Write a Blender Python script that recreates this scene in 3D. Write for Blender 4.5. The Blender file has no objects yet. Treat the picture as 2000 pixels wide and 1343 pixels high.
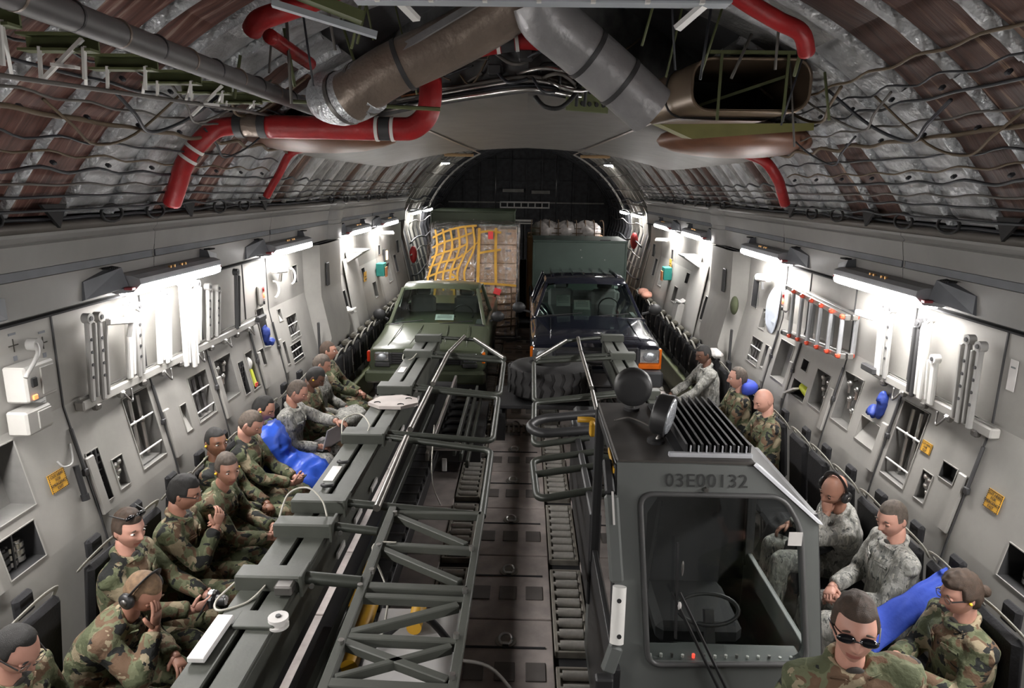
import bpy, bmesh, math, random
import numpy as np
from mathutils import Vector, Matrix, Quaternion
S = bpy.context.scene
COL = S.collection
PI = math.pi
random.seed(7)
# ------------------------------------------------------------------ camera
cam_data = bpy.data.cameras.new('camera')
cam_data.sensor_width = 36.0
cam_data.lens = 36.0 * 1333.0 / 2000.0
cam_data.clip_start = 0.05
cam = bpy.data.objects.new('camera', cam_data)
COL.objects.link(cam)
R3 = Matrix(((0.99970321, -0.01744988, 0.01699981), (0.02047014, 0.22334382, -0.97452476), (0.01320854, 0.97458352, 0.22363474)))
cam.matrix_world = Matrix.Translation((0, 0, 3.47)) @ R3.to_4x4()
S.camera = cam
# ------------------------------------------------------------------ world, exposure
W = bpy.data.worlds.new('world'); S.world = W
W.use_nodes = True
W.node_tree.nodes['Background'].inputs[0].default_value = (0.5, 0.55, 0.62, 1)
W.node_tree.nodes['Background'].inputs[1].default_value = 0.02
S.view_settings.view_transform = 'Standard'
S.view_settings.look = 'None'
S.view_settings.exposure = 0.35
S.view_settings.gamma = 1.0
S.view_settings.use_curve_mapping = False
LAMP_STRENGTH = 64.0      # the cabin's fluorescent fixtures
SPOT_STRENGTH = 60.0      # round fixtures at the tail

S.cycles.adaptive_threshold = .03
S.cycles.max_bounces = 5
S.cycles.diffuse_bounces = 4
S.cycles.glossy_bounces = 3
S.cycles.transparent_max_bounces = 8
S.cycles.caustics_reflective = False
S.cycles.caustics_refractive = False
# ------------------------------------------------------------------ materials
MATS = {}
def _nt(name):
    m = bpy.data.materials.new(name); m.use_nodes = True
    return m, m.node_tree, m.node_tree.nodes['Principled BSDF']
def mat(name, col, rough=0.6, metal=0.0, var=0.12, scale=6.0, bump=0.0, bscale=40.0, coat=0.0, spec=None, dirt=0.0):
    if name in MATS: return MATS[name]
    m, t, b = _nt(name); N = t.nodes; L = t.links
    b.inputs['Roughness'].default_value = rough; b.inputs['Metallic'].default_value = metal
    b.inputs['Coat Weight'].default_value = coat
    if spec is not None: b.inputs['Specular IOR Level'].default_value = spec
    tc = N.new('ShaderNodeTexCoord')
    n = N.new('ShaderNodeTexNoise'); n.inputs['Scale'].default_value = scale; n.inputs['Detail'].default_value = 5
    L.new(tc.outputs['Object'], n.inputs['Vector'])
    r = N.new('ShaderNodeValToRGB'); e = r.color_ramp.elements
    e[0].position = .3; e[1].position = .72
    e[0].color = tuple(max(0, c * (1 - var)) for c in col) + (1,)
    e[1].color = tuple(min(1, c * (1 + var)) for c in col) + (1,)
    L.new(n.outputs['Fac'], r.inputs['Fac'])
    out = r.outputs['Color']
    if dirt:
        n2 = N.new('ShaderNodeTexNoise'); n2.inputs['Scale'].default_value = scale * .35; n2.inputs['Detail'].default_value = 9; n2.inputs['Roughness'].default_value = .7
        L.new(tc.outputs['Object'], n2.inputs['Vector'])
        r2 = N.new('ShaderNodeValToRGB'); r2.color_ramp.elements[0].position = .45; r2.color_ramp.elements[1].position = .7
        L.new(n2.outputs['Fac'], r2.inputs['Fac'])
        mx = N.new('ShaderNodeMix'); mx.data_type = 'RGBA'; mx.inputs['B'].default_value = tuple(c * .45 for c in col) + (1,)
        ml = N.new('ShaderNodeMath'); ml.operation = 'MULTIPLY'; ml.inputs[1].default_value = dirt
        L.new(r2.outputs['Color'], ml.inputs[0]); L.new(ml.outputs[0], mx.inputs['Factor'])
        L.new(out, mx.inputs['A']); out = mx.outputs['Result']
    L.new(out, b.inputs['Base Color'])
    if bump:
        n3 = N.new('ShaderNodeTexNoise'); n3.inputs['Scale'].default_value = bscale; n3.inputs['Detail'].default_value = 3
        L.new(tc.outputs['Object'], n3.inputs['Vector'])
        bp = N.new('ShaderNodeBump'); bp.inputs['Strength'].default_value = bump; bp.inputs['Distance'].default_value = .02
        L.new(n3.outputs['Fac'], bp.inputs['Height']); L.new(bp.outputs['Normal'], b.inputs['Normal'])
    MATS[name] = m
    return m
def emit(name, col, strength):
    if name in MATS: return MATS[name]
    m, t, b = _nt(name)
    b.inputs['Base Color'].default_value = tuple(col) + (1,)
    b.inputs['Emission Color'].default_value = tuple(col) + (1,)
    b.inputs['Emission Strength'].default_value = strength
    MATS[name] = m
    return m
def glass(name, tint=(.75, .82, .8), refl=.08):
    if name in MATS: return MATS[name]
    m = bpy.data.materials.new(name); m.use_nodes = True; t = m.node_tree; N = t.nodes; L = t.links; N.clear()
    o = N.new('ShaderNodeOutputMaterial'); tr = N.new('ShaderNodeBsdfTransparent'); gl = N.new('ShaderNodeBsdfGlossy'); mx = N.new('ShaderNodeMixShader'); fr = N.new('ShaderNodeFresnel')
    fr.inputs['IOR'].default_value = 1.5; tr.inputs['Color'].default_value = tuple(tint) + (1,); gl.inputs['Roughness'].default_value = .03
    L.new(fr.outputs[0], mx.inputs[0]); L.new(tr.outputs[0], mx.inputs[1]); L.new(gl.outputs[0], mx.inputs[2]); L.new(mx.outputs[0], o.inputs[0])
    MATS[name] = m
    return m
def ramp_mat(name, stops, scale=(8, 8, 8), detail=3, rough=.85, metal=0, bump=0, bscale=60, distort=0.6, second=None):
    """blotchy pattern: noise thresholded into flat colours; second = another set of blotches laid over it"""
    if name in MATS: return MATS[name]
    m, t, b = _nt(name); N = t.nodes; L = t.links
    b.inputs['Roughness'].default_value = rough; b.inputs['Metallic'].default_value = metal
    tc = N.new('ShaderNodeTexCoord')
    def layer(scale, stops, off):
        mp = N.new('ShaderNodeMapping'); mp.inputs['Scale'].default_value = scale; mp.inputs['Location'].default_value = off
        L.new(tc.outputs['Object'], mp.inputs['Vector'])
        n = N.new('ShaderNodeTexNoise'); n.inputs['Scale'].default_value = 1; n.inputs['Detail'].default_value = detail; n.inputs['Distortion'].default_value = distort
        L.new(mp.outputs[0], n.inputs['Vector'])
        r = N.new('ShaderNodeValToRGB'); r.color_ramp.interpolation = 'CONSTANT'
        e = r.color_ramp.elements
        while len(e) < len(stops): e.new(.5)
        for i, (p, c) in enumerate(stops): e[i].position = p; e[i].color = tuple(c) + ((1,) if len(c) == 3 else ())
        L.new(n.outputs['Fac'], r.inputs['Fac'])
        return r
    r = layer(scale, stops, (0, 0, 0)); out = r.outputs['Color']
    if second:
        for k, (sc2, stops2) in enumerate(second):
            r2 = layer(sc2, stops2, (3.1 + 5 * k, 7.7, 1.3))
            mx = N.new('ShaderNodeMix'); mx.data_type = 'RGBA'
            L.new(r2.outputs['Alpha'], mx.inputs['Factor']); L.new(out, mx.inputs['A']); L.new(r2.outputs['Color'], mx.inputs['B'])
            out = mx.outputs['Result']
    L.new(out, b.inputs['Base Color'])
    if bump:
        n3 = N.new('ShaderNodeTexNoise'); n3.inputs['Scale'].default_value = bscale; n3.inputs['Detail'].default_value = 4
        L.new(tc.outputs['Object'], n3.inputs['Vector'])
        bp = N.new('ShaderNodeBump'); bp.inputs['Strength'].default_value = bump; bp.inputs['Distance'].default_value = .03
        L.new(n3.outputs['Fac'], bp.inputs['Height']); L.new(bp.outputs['Normal'], b.inputs['Normal'])
    MATS[name] = m
    return m
def stripe_mat(name, base, line, axis, freq, width, rough=.7, bump=.4, wob=.8, metal=0):
    """brown quilted blanket: narrow paler creases running along one direction"""
    if name in MATS: return MATS[name]
    m, t, b = _nt(name); N = t.nodes; L = t.links
    b.inputs['Roughness'].default_value = rough; b.inputs['Metallic'].default_value = metal
    tc = N.new('ShaderNodeTexCoord'); w = N.new('ShaderNodeTexWave'); w.bands_direction = axis
    w.inputs['Scale'].default_value = freq; w.inputs['Distortion'].default_value = wob; w.inputs['Detail'].default_value = 2; w.inputs['Detail Scale'].default_value = 2
    L.new(tc.outputs['Object'], w.inputs['Vector'])
    n = N.new('ShaderNodeTexNoise'); n.inputs['Scale'].default_value = 3; n.inputs['Detail'].default_value = 4
    L.new(tc.outputs['Object'], n.inputs['Vector'])
    r = N.new('ShaderNodeValToRGB'); e = r.color_ramp.elements; e[0].position = 1 - width; e[1].position = 1 - width * .35
    e[0].color = tuple(base) + (1,); e[1].color = tuple(line) + (1,)
    L.new(w.outputs['Fac'], r.inputs['Fac'])
    mx = N.new('ShaderNodeMix'); mx.data_type = 'RGBA'; mx.blend_type = 'MULTIPLY'; mx.inputs['Factor'].default_value = .8
    r2 = N.new('ShaderNodeValToRGB'); r2.color_ramp.elements[0].position = .3; r2.color_ramp.elements[1].position = .65
    r2.color_ramp.elements[0].color = (.5, .5, .5, 1)
    L.new(n.outputs['Fac'], r2.inputs['Fac']); L.new(r.outputs['Color'], mx.inputs['A']); L.new(r2.outputs['Color'], mx.inputs['B'])
    L.new(mx.outputs['Result'], b.inputs['Base Color'])
    bp = N.new('ShaderNodeBump'); bp.inputs['Strength'].default_value = bump; bp.inputs['Distance'].default_value = .02
    L.new(w.outputs['Fac'], bp.inputs['Height']); L.new(bp.outputs['Normal'], b.inputs['Normal'])
    MATS[name] = m
    return m

# ------------------------------------------------------------------ mesh helpers
ORG = {}
class MB:
    def __init__(s): s.v = []; s.f = []; s.m = []; s.mi = 0
    def add(s, vs, fs):
        o = len(s.v); s.v += [tuple(p) for p in vs]
        s.f += [tuple(i + o for i in f) for f in fs]; s.m += [s.mi] * len(fs)
        return s
    def box(s, c, d, b=0.0, rot=None):
        """box centred on c with full size d, edges chamfered by b; rot = Matrix or z angle"""
        hx, hy, hz = d[0] / 2, d[1] / 2, d[2] / 2
        if rot is not None and not isinstance(rot, Matrix): rot = Matrix.Rotation(rot, 3, 'Z')
        b = min(b, .49 * min(d))
        vs, fs = [], []
        if b <= 0:
            vs = [(x, y, z) for x in (-hx, hx) for y in (-hy, hy) for z in (-hz, hz)]
            fs = [(0, 1, 3, 2), (4, 6, 7, 5), (0, 4, 5, 1), (2, 3, 7, 6), (0, 2, 6, 4), (1, 5, 7, 3)]
        else:
            idx = {}
            for sx in (-1, 1):
                for sy in (-1, 1):
                    for sz in (-1, 1):
                        for a in range(3):
                            p = [sx * (hx - b), sy * (hy - b), sz * (hz - b)]
                            p[a] = (sx, sy, sz)[a] * (hx, hy, hz)[a]
                            idx[(sx, sy, sz, a)] = len(vs); vs.append(tuple(p))
            g = lambda k, a: idx[(k[0], k[1], k[2], a)]
            for a in range(3):
                o1, o2 = [i for i in range(3) if i != a]
                for sg in (-1, 1):
                    q = []
                    for u, w in ((-1, -1), (1, -1), (1, 1), (-1, 1)):
                        k = [0, 0, 0]; k[a] = sg; k[o1] = u; k[o2] = w; q.append(g(k, a))
                    fs.append(tuple(q))
            for a in range(3):
                o1, o2 = [i for i in range(3) if i != a]
                for u in (-1, 1):
                    for w in (-1, 1):
                        k0 = [0, 0, 0]; k0[a] = -1; k0[o1] = u; k0[o2] = w; k1 = list(k0); k1[a] = 1
                        fs.append((g(k0, o1), g(k1, o1), g(k1, o2), g(k0, o2)))
            for sx in (-1, 1):
                for sy in (-1, 1):
                    for sz in (-1, 1): fs.append(tuple(idx[(sx, sy, sz, a)] for a in range(3)))
        C = Vector(c)
        if rot is not None: vs = [rot @ Vector(p) + C for p in vs]
        else: vs = [(p[0] + C.x, p[1] + C.y, p[2] + C.z) for p in vs]
        return s.add(vs, fs)
    def bar(s, p, q, w, h=None, b=0.0, up=(0, 0, 1)):
        """rectangular bar from p to q, w wide across, h tall along up"""
        p, q = Vector(p), Vector(q); d = q - p; l = d.length; d.normalize()
        u = Vector(up); x = d.cross(u)
        if x.length < 1e-4: x = d.cross(Vector((0, 1, 0)))
        x.normalize(); z = x.cross(d)
        R = Matrix((x, d, z)).transposed()
        return s.box((p + q) / 2, (w, l, h or w), b, R)
    def tube(s, pts, r, n=8, cap=True, closed=False, flat=None):
        pts = [Vector(p) for p in pts]; k = len(pts)
        rs = r if isinstance(r, (list, tuple)) else [r] * k
        T = []
        for i in range(k):
            if closed: d = pts[(i + 1) % k] - pts[i - 1]
            else: d = pts[min(i + 1, k - 1)] - pts[max(i - 1, 0)]
            T.append(d.normalized() if d.length > 1e-9 else Vector((0, 0, 1)))
        a = Vector((0, 0, 1)) if abs(T[0].z) < .9 else Vector((0, 1, 0))
        nrm = (a - T[0] * a.dot(T[0])).normalized()
        vs, fs = [], []
        for i in range(k):
            nrm = nrm - T[i] * nrm.dot(T[i])
            nrm = nrm.normalized() if nrm.length > 1e-6 else T[i].orthogonal().normalized()
            bn = T[i].cross(nrm)
            for j in range(n):
                an = 2 * PI * j / n
                e = (1, 1) if flat is None else flat
                vs.append(pts[i] + (nrm * math.cos(an) * e[0] + bn * math.sin(an) * e[1]) * rs[i])
        for i in range(k if closed else k - 1):
            i2 = (i + 1) % k
            for j in range(n):
                j2 = (j + 1) % n
                fs.append((i * n + j, i * n + j2, i2 * n + j2, i2 * n + j))
        if cap and not closed:
            fs.append(tuple(range(n - 1, -1, -1))); fs.append(tuple((k - 1) * n + j for j in range(n)))
        return s.add(vs, fs)
    def disc(s, c, ax, r, h, n=16, r2=None):
        c = Vector(c); ax = Vector(ax).normalized()
        return s.tube([c - ax * h / 2, c + ax * h / 2], [r, r if r2 is None else r2], n)
    def loft(s, rings, cap=True, closed=True):
        n = len(rings[0]); vs = [p for r in rings for p in r]; fs = []
        for i in range(len(rings) - 1):
            for j in range(n if closed else n - 1):
                j2 = (j + 1) % n
                fs.append((i * n + j, i * n + j2, (i + 1) * n + j2, (i + 1) * n + j))
        if cap: fs.append(tuple(range(n - 1, -1, -1))); fs.append(tuple((len(rings) - 1) * n + j for j in range(n)))
        return s.add(vs, fs)
    def prism(s, poly, vec, at=(0, 0, 0)):
        """polygon (3-D points) swept along vec"""
        v = Vector(vec); o = Vector(at)
        a = [Vector(p) + o for p in poly]
        return s.loft([a, [p + v for p in a]])
    def ell(s, c, r, n=10, m=8, rot=None):
        c = Vector(c); rings = []
        vs = []; fs = []
        for i in range(1, m):
            th = PI * i / m
            for j in range(n):
                ph = 2 * PI * j / n
                vs.append(Vector((r[0] * math.sin(th) * math.cos(ph), r[1] * math.sin(th) * math.sin(ph), r[2] * math.cos(th))))
        vs += [Vector((0, 0, r[2])), Vector((0, 0, -r[2]))]
        for i in range(m - 2):
            for j in range(n):
                j2 = (j + 1) % n; fs.append((i * n + j, (i + 1) * n + j, (i + 1) * n + j2, i * n + j2))
        t, bt = len(vs) - 2, len(vs) - 1
        for j in range(n):
            j2 = (j + 1) % n; fs.append((t, j, j2)); fs.append((bt, (m - 2) * n + j2, (m - 2) * n + j))
        if rot is not None: vs = [rot @ p for p in vs]
        return s.add([p + c for p in vs], fs)
    def mesh(s, name, off=(0, 0, 0)):
        me = bpy.data.meshes.new(name)
        o = Vector(off)
        me.from_pydata([(p[0] - o.x, p[1] - o.y, p[2] - o.z) for p in s.v], [], s.f)
        return me
    def obj(s, name, mats, parent=None, smooth=False, fix=True):
        o = ORG.get(parent.name, (0, 0, 0)) if parent else (0, 0, 0)
        me = s.mesh(name, o)
        if fix:
            bm = bmesh.new(); bm.from_mesh(me); bmesh.ops.recalc_face_normals(bm, faces=bm.faces); bm.to_mesh(me); bm.free()
        ms = mats if isinstance(mats, (list, tuple)) else [mats]
        for m in ms: me.materials.append(m)
        if len(ms) > 1: me.polygons.foreach_set('material_index', s.m)
        if smooth is True: me.polygons.foreach_set('use_smooth', [True] * len(me.polygons))
        elif smooth: me.polygons.foreach_set('use_smooth', [True] * len(me.polygons)); me.set_sharp_from_angle(angle=math.radians(smooth))
        ob = bpy.data.objects.new(name, me); COL.objects.link(ob)
        if parent:
            ob.parent = parent; ORG[ob.name] = ORG.get(parent.name, (0, 0, 0))
        return ob
def B(): return MB()
def tag(o, label, cat=None, group=None, kind=None):
    if label: o['label'] = label
    if cat: o['category'] = cat
    if group: o['group'] = group
    if kind: o['kind'] = kind
    return o
def root(name, label, cat, loc=(0, 0, 0), group=None):
    o = bpy.data.objects.new(name, None); COL.objects.link(o); o.location = loc; o.empty_display_size = .1
    ORG[o.name] = tuple(loc)
    return tag(o, label, cat, group)
def struct(name, loc=(0, 0, 0), label=None):
    o = bpy.data.objects.new(name, None); COL.objects.link(o); o.location = loc; ORG[o.name] = tuple(loc)
    o['kind'] = 'structure'
    if label: o['label'] = label
    return o
def thing(name, mb, mats, label, cat, group=None, smooth=False, origin=None):
    """a top-level thing that is one mesh, its origin at its base"""
    v = np.array([tuple(p) for p in mb.v]); lo, hi = v.min(0), v.max(0)
    c = origin or ((lo[0] + hi[0]) / 2, (lo[1] + hi[1]) / 2, lo[2])
    mb.v = [(p[0] - c[0], p[1] - c[1], p[2] - c[2]) for p in mb.v]
    o = mb.obj(name, mats, None, smooth); o.location = c
    return tag(o, label, cat, group)
def copy_tree(o, parent=None):
    c = o.copy(); COL.objects.link(c)
    if parent: c.parent = parent
    for ch in o.children: copy_tree(ch, c)
    return c
def share(o, loc, parent=None, rz=None):
    """a copy of a piece that shares its mesh"""
    c = o.copy(); COL.objects.link(c); c.location = loc
    if parent: c.parent = parent
    if rz is not None: c.rotation_euler = (0, 0, rz)
    return c
def arc(c, r, a0, a1, n, u, v):
    c, u, v = Vector(c), Vector(u), Vector(v)
    return [c + (u * math.cos(a0 + (a1 - a0) * i / n) + v * math.sin(a0 + (a1 - a0) * i / n)) * r for i in range(n + 1)]
def smoothpath(pts, k=6):
    """Catmull-Rom through the points"""
    P = [Vector(p) for p in pts]; out = []
    for i in range(len(P) - 1):
        p0, p1, p2, p3 = P[max(i - 1, 0)], P[i], P[i + 1], P[min(i + 2, len(P) - 1)]
        for j in range(k):
            t = j / k
            out.append(.5 * ((2 * p1) + (p2 - p0) * t + (2 * p0 - 5 * p1 + 4 * p2 - p3) * t * t + (3 * p1 - p0 - 3 * p2 + p3) * t ** 3))
    return out + [P[-1]]
def fillet(pts, r, k=5):
    """polyline with rounded corners"""
    P = [Vector(p) for p in pts]; out = [P[0]]
    for i in range(1, len(P) - 1):
        a = (P[i - 1] - P[i]); b = (P[i + 1] - P[i]); ra = min(r, a.length * .49, b.length * .49)
        s, e = P[i] + a.normalized() * ra, P[i] + b.normalized() * ra
        for j in range(k + 1):
            t = j / k; out.append(s * (1 - t) ** 2 + P[i] * 2 * t * (1 - t) + e * t * t)
    return out + [P[-1]]

def text_mesh(name, body, size, m, parent, space=1.0):
    """flat lettering turned into a mesh"""
    c = bpy.data.curves.new(name, 'FONT'); c.body = body; c.size = size; c.align_x = 'CENTER'; c.align_y = 'CENTER'; c.extrude = .0006; c.space_line = 1.05; c.space_character = space
    t = bpy.data.objects.new(name + '_curve', c); COL.objects.link(t)
    me = bpy.data.meshes.new_from_object(t.evaluated_get(bpy.context.evaluated_depsgraph_get())); bpy.data.objects.remove(t); bpy.data.curves.remove(c)
    me.materials.clear(); me.materials.append(m); o = bpy.data.objects.new(name, me); COL.objects.link(o); o.parent = parent; ORG[o.name] = ORG.get(parent.name, (0, 0, 0))
    return o
# ================================================================== the setting
M_paint = mat('grey_paint', (.31, .30, .278), .48, var=.06, scale=2.5, dirt=.35)
M_paint2 = mat('pale_grey_paint', (.40, .39, .365), .5, var=.06, scale=3, dirt=.25)
M_band = mat('trough_paint', (.29, .285, .275), .5, var=.06, scale=2, dirt=.3)
M_dark = mat('dark_void', (.02, .02, .022), .8)
M_black = mat('black_matte', (.012, .012, .013), .7)
M_dgrey = mat('dark_grey_metal', (.06, .06, .062), .5, .3)
M_steel = mat('bright_steel', (.55, .54, .52), .3, .95, var=.1)
M_white = mat('white_enamel', (.74, .73, .70), .45, var=.04)
M_hood = mat('blue_grey_vent', (.15, .16, .18), .55)
M_floor = mat('floor_plate', (.42, .37, .345), .5, .1, var=.22, scale=5, dirt=.5, bump=.06, bscale=30)
M_floor2 = mat('floor_tray', (.36, .335, .29), .5, .4, var=.2, scale=9, dirt=.5)
M_roller = mat('roller_steel', (.52, .50, .46), .4, .4, var=.15, scale=20)
def foil(name, col, rough=.34, sc=9):
    m = mat(name, col, rough, .45, var=.3, scale=sc, bump=1.0, bscale=sc * 3.2)
    return m
M_foil = foil('silver_foil', (.52, .54, .56))
M_foil2 = foil('pale_foil_blanket', (.52, .53, .54), .42, 6)
M_foil3 = foil('dull_grey_blanket', (.34, .335, .325), .5, 7)
def streak_mat(name, cols, rough=.6, sc=(1.2, 15, 1.2)):
    m, t, b = _nt(name); N = t.nodes; L = t.links
    b.inputs['Roughness'].default_value = rough
    tc = N.new('ShaderNodeTexCoord'); mp = N.new('ShaderNodeMapping'); mp.inputs['Scale'].default_value = sc
    n = N.new('ShaderNodeTexNoise'); n.inputs['Scale'].default_value = 1; n.inputs['Detail'].default_value = 6; n.inputs['Roughness'].default_value = .62; n.inputs['Distortion'].default_value = .25
    L.new(tc.outputs['Object'], mp.inputs['Vector']); L.new(mp.outputs[0], n.inputs['Vector'])
    r = N.new('ShaderNodeValToRGB'); e = r.color_ramp.elements
    while len(e) < len(cols): e.new(.5)
    for i, (p, c) in enumerate(cols): e[i].position = p; e[i].color = c + (1,)
    L.new(n.outputs['Fac'], r.inputs['Fac']); L.new(r.outputs['Color'], b.inputs['Base Color'])
    bp = N.new('ShaderNodeBump'); bp.inputs['Strength'].default_value = .5; bp.inputs['Distance'].default_value = .02
    L.new(n.outputs['Fac'], bp.inputs['Height']); L.new(bp.outputs['Normal'], b.inputs['Normal'])
    return m
M_brown = streak_mat('brown_quilt_blanket', [(.3, (.035, .015, .012)), (.46, (.12, .048, .036)), (.55, (.17, .075, .058)), (.62, (.34, .24, .20)), (.68, (.10, .045, .035))])
M_brown2 = streak_mat('dark_brown_quilt_blanket', [(.3, (.028, .015, .012)), (.5, (.07, .034, .026)), (.6, (.10, .05, .036)), (.66, (.30, .20, .14)), (.72, (.06, .03, .025))], .5)
M_cable = mat('dark_cable', (.02, .022, .028), .5)
M_cable2 = mat('tan_cable', (.12, .085, .05), .6)
M_cable3 = mat('grey_cable', (.11, .10, .09), .6)
M_primer = mat('green_primer', (.10, .115, .045), .55, var=.1)
M_duct = mat('grey_duct', (.115, .11, .11), .5, .1, var=.15)
M_redduct = mat('red_duct', (.36, .018, .02), .42, var=.18, scale=9, bump=.35, bscale=14)
M_clamp = mat('clamp_metal', (.22, .21, .2), .35, .8)
M_yellow = mat('sign_yellow', (.62, .33, .03), .6)

# floor ------------------------------------------------------------
fl = struct('floor', (0, 8, 0))
B().box((0, 12, -.15), (5.7, 31, .22)).obj('floor_base', M_dark, fl)
lanes = [(-2.66, -1.56), (-1.54, -.76), (-.46, .27), (.57, 1.52), (1.54, 2.66)]
pl = {}
for li, (a, b) in enumerate(lanes):
    for k in range(15):
        y0 = 1.98 + k * 1.0
        if li not in pl:
            o = B().box((0, 0, 0), (b - a, .985, .05), .006).obj('floor_panel', M_floor, None); o.parent = fl
            pl[li] = o
        else: o = share(pl[li], (0, 0, 0), fl)
        o.location = ((a + b) / 2, y0 + .5 - 8, -.025)
# roller trays
def tray_proto():
    t = B().box((0, 0, -.03), (.28, 1.16, .01)).box((-.125, 0, -.005), (.03, 1.16, .05), .004).box((.125, 0, -.005), (.03, 1.16, .05), .004)
    for k in (-.57, .57): t.box((0, k, -.005), (.28, .02, .05), .004)
    o = t.obj('roller_tray', M_floor2, None)
    r = B().disc((0, 0, 0), (1, 0, 0), .036, .19, 12)
    r.disc((0, 0, 0), (1, 0, 0), .018, .23, 8)
    ro = r.obj('roller', M_roller, None, smooth=40)
    return o, ro
tp, rp = tray_proto()
first = True
for lx in (-.61, .42):
    for k in range(11):
        y = 2.5 + k * 1.32
        t = tp if first else share(tp, (0, 0, 0))
        t.parent = fl; t.location = (lx, y - 8, 0)
        for j in range(8):
            r = rp if first else share(rp, (0, 0, 0))
            r.parent = t; r.location = (0, -.49 + j * .14, .012); first = False
# tie-down rings: a pan with a ring in it
def tie_proto():
    p = B().disc((0, 0, .003), (0, 0, 1), .085, .008, 16).obj('tie_down_pan', M_floor2, None)
    ring = B().tube(arc((0, 0, .02), .05, 0, 2 * PI * .97, 14, (1, 0, 0), (0, .9, .35)), .011, 6).box((0, -.055, .018), (.05, .03, .02), .004).obj('tie_down_ring', M_steel, None, smooth=40)
    ring.parent = p
    return p
tie = tie_proto(); used = False
for x in (-2.3, -1.2, -.10, 1.05, 2.15, 2.45):
    for k in range(14):
        y = 2.2 + k * 1.0 + (.5 if x in (2.45, -.10) else 0)
        t = tie if not used else copy_tree(tie); used = True
        t.parent = fl; t.location = (x, y - 8, 0)
# hinged flaps and slots in the centre plates
h = B().box((0, 0, .003), (.15, .20, .012), .004).obj('floor_flap', mat('floor_flap_dark', (.15, .135, .125), .55, .3), None)
used = False
for k in range(14):
    for x in (-.33, -.10, .13):
        t = h if not used else share(h, (0, 0, 0)); used = True
        t.parent = fl; t.location = (x, 2.35 + k - 8, 0)
g = B().box((0, 0, .002), (.62, .02, .01)).obj('floor_slot', M_dark, None); used = False
for k in range(14):
    t = g if not used else share(g, (0, 0, 0)); used = True
    t.parent = fl; t.location = (-.1, 2.62 + k - 8, 0)
# ribbed non-skid strips across the floor before the vehicles
rb = B()
for k in range(26): rb.box((-.95 + k * .075, 9.52, .012), (.035, .34, .02), .004)
rb.obj('ribbed_strip', M_floor2, fl)

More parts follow.
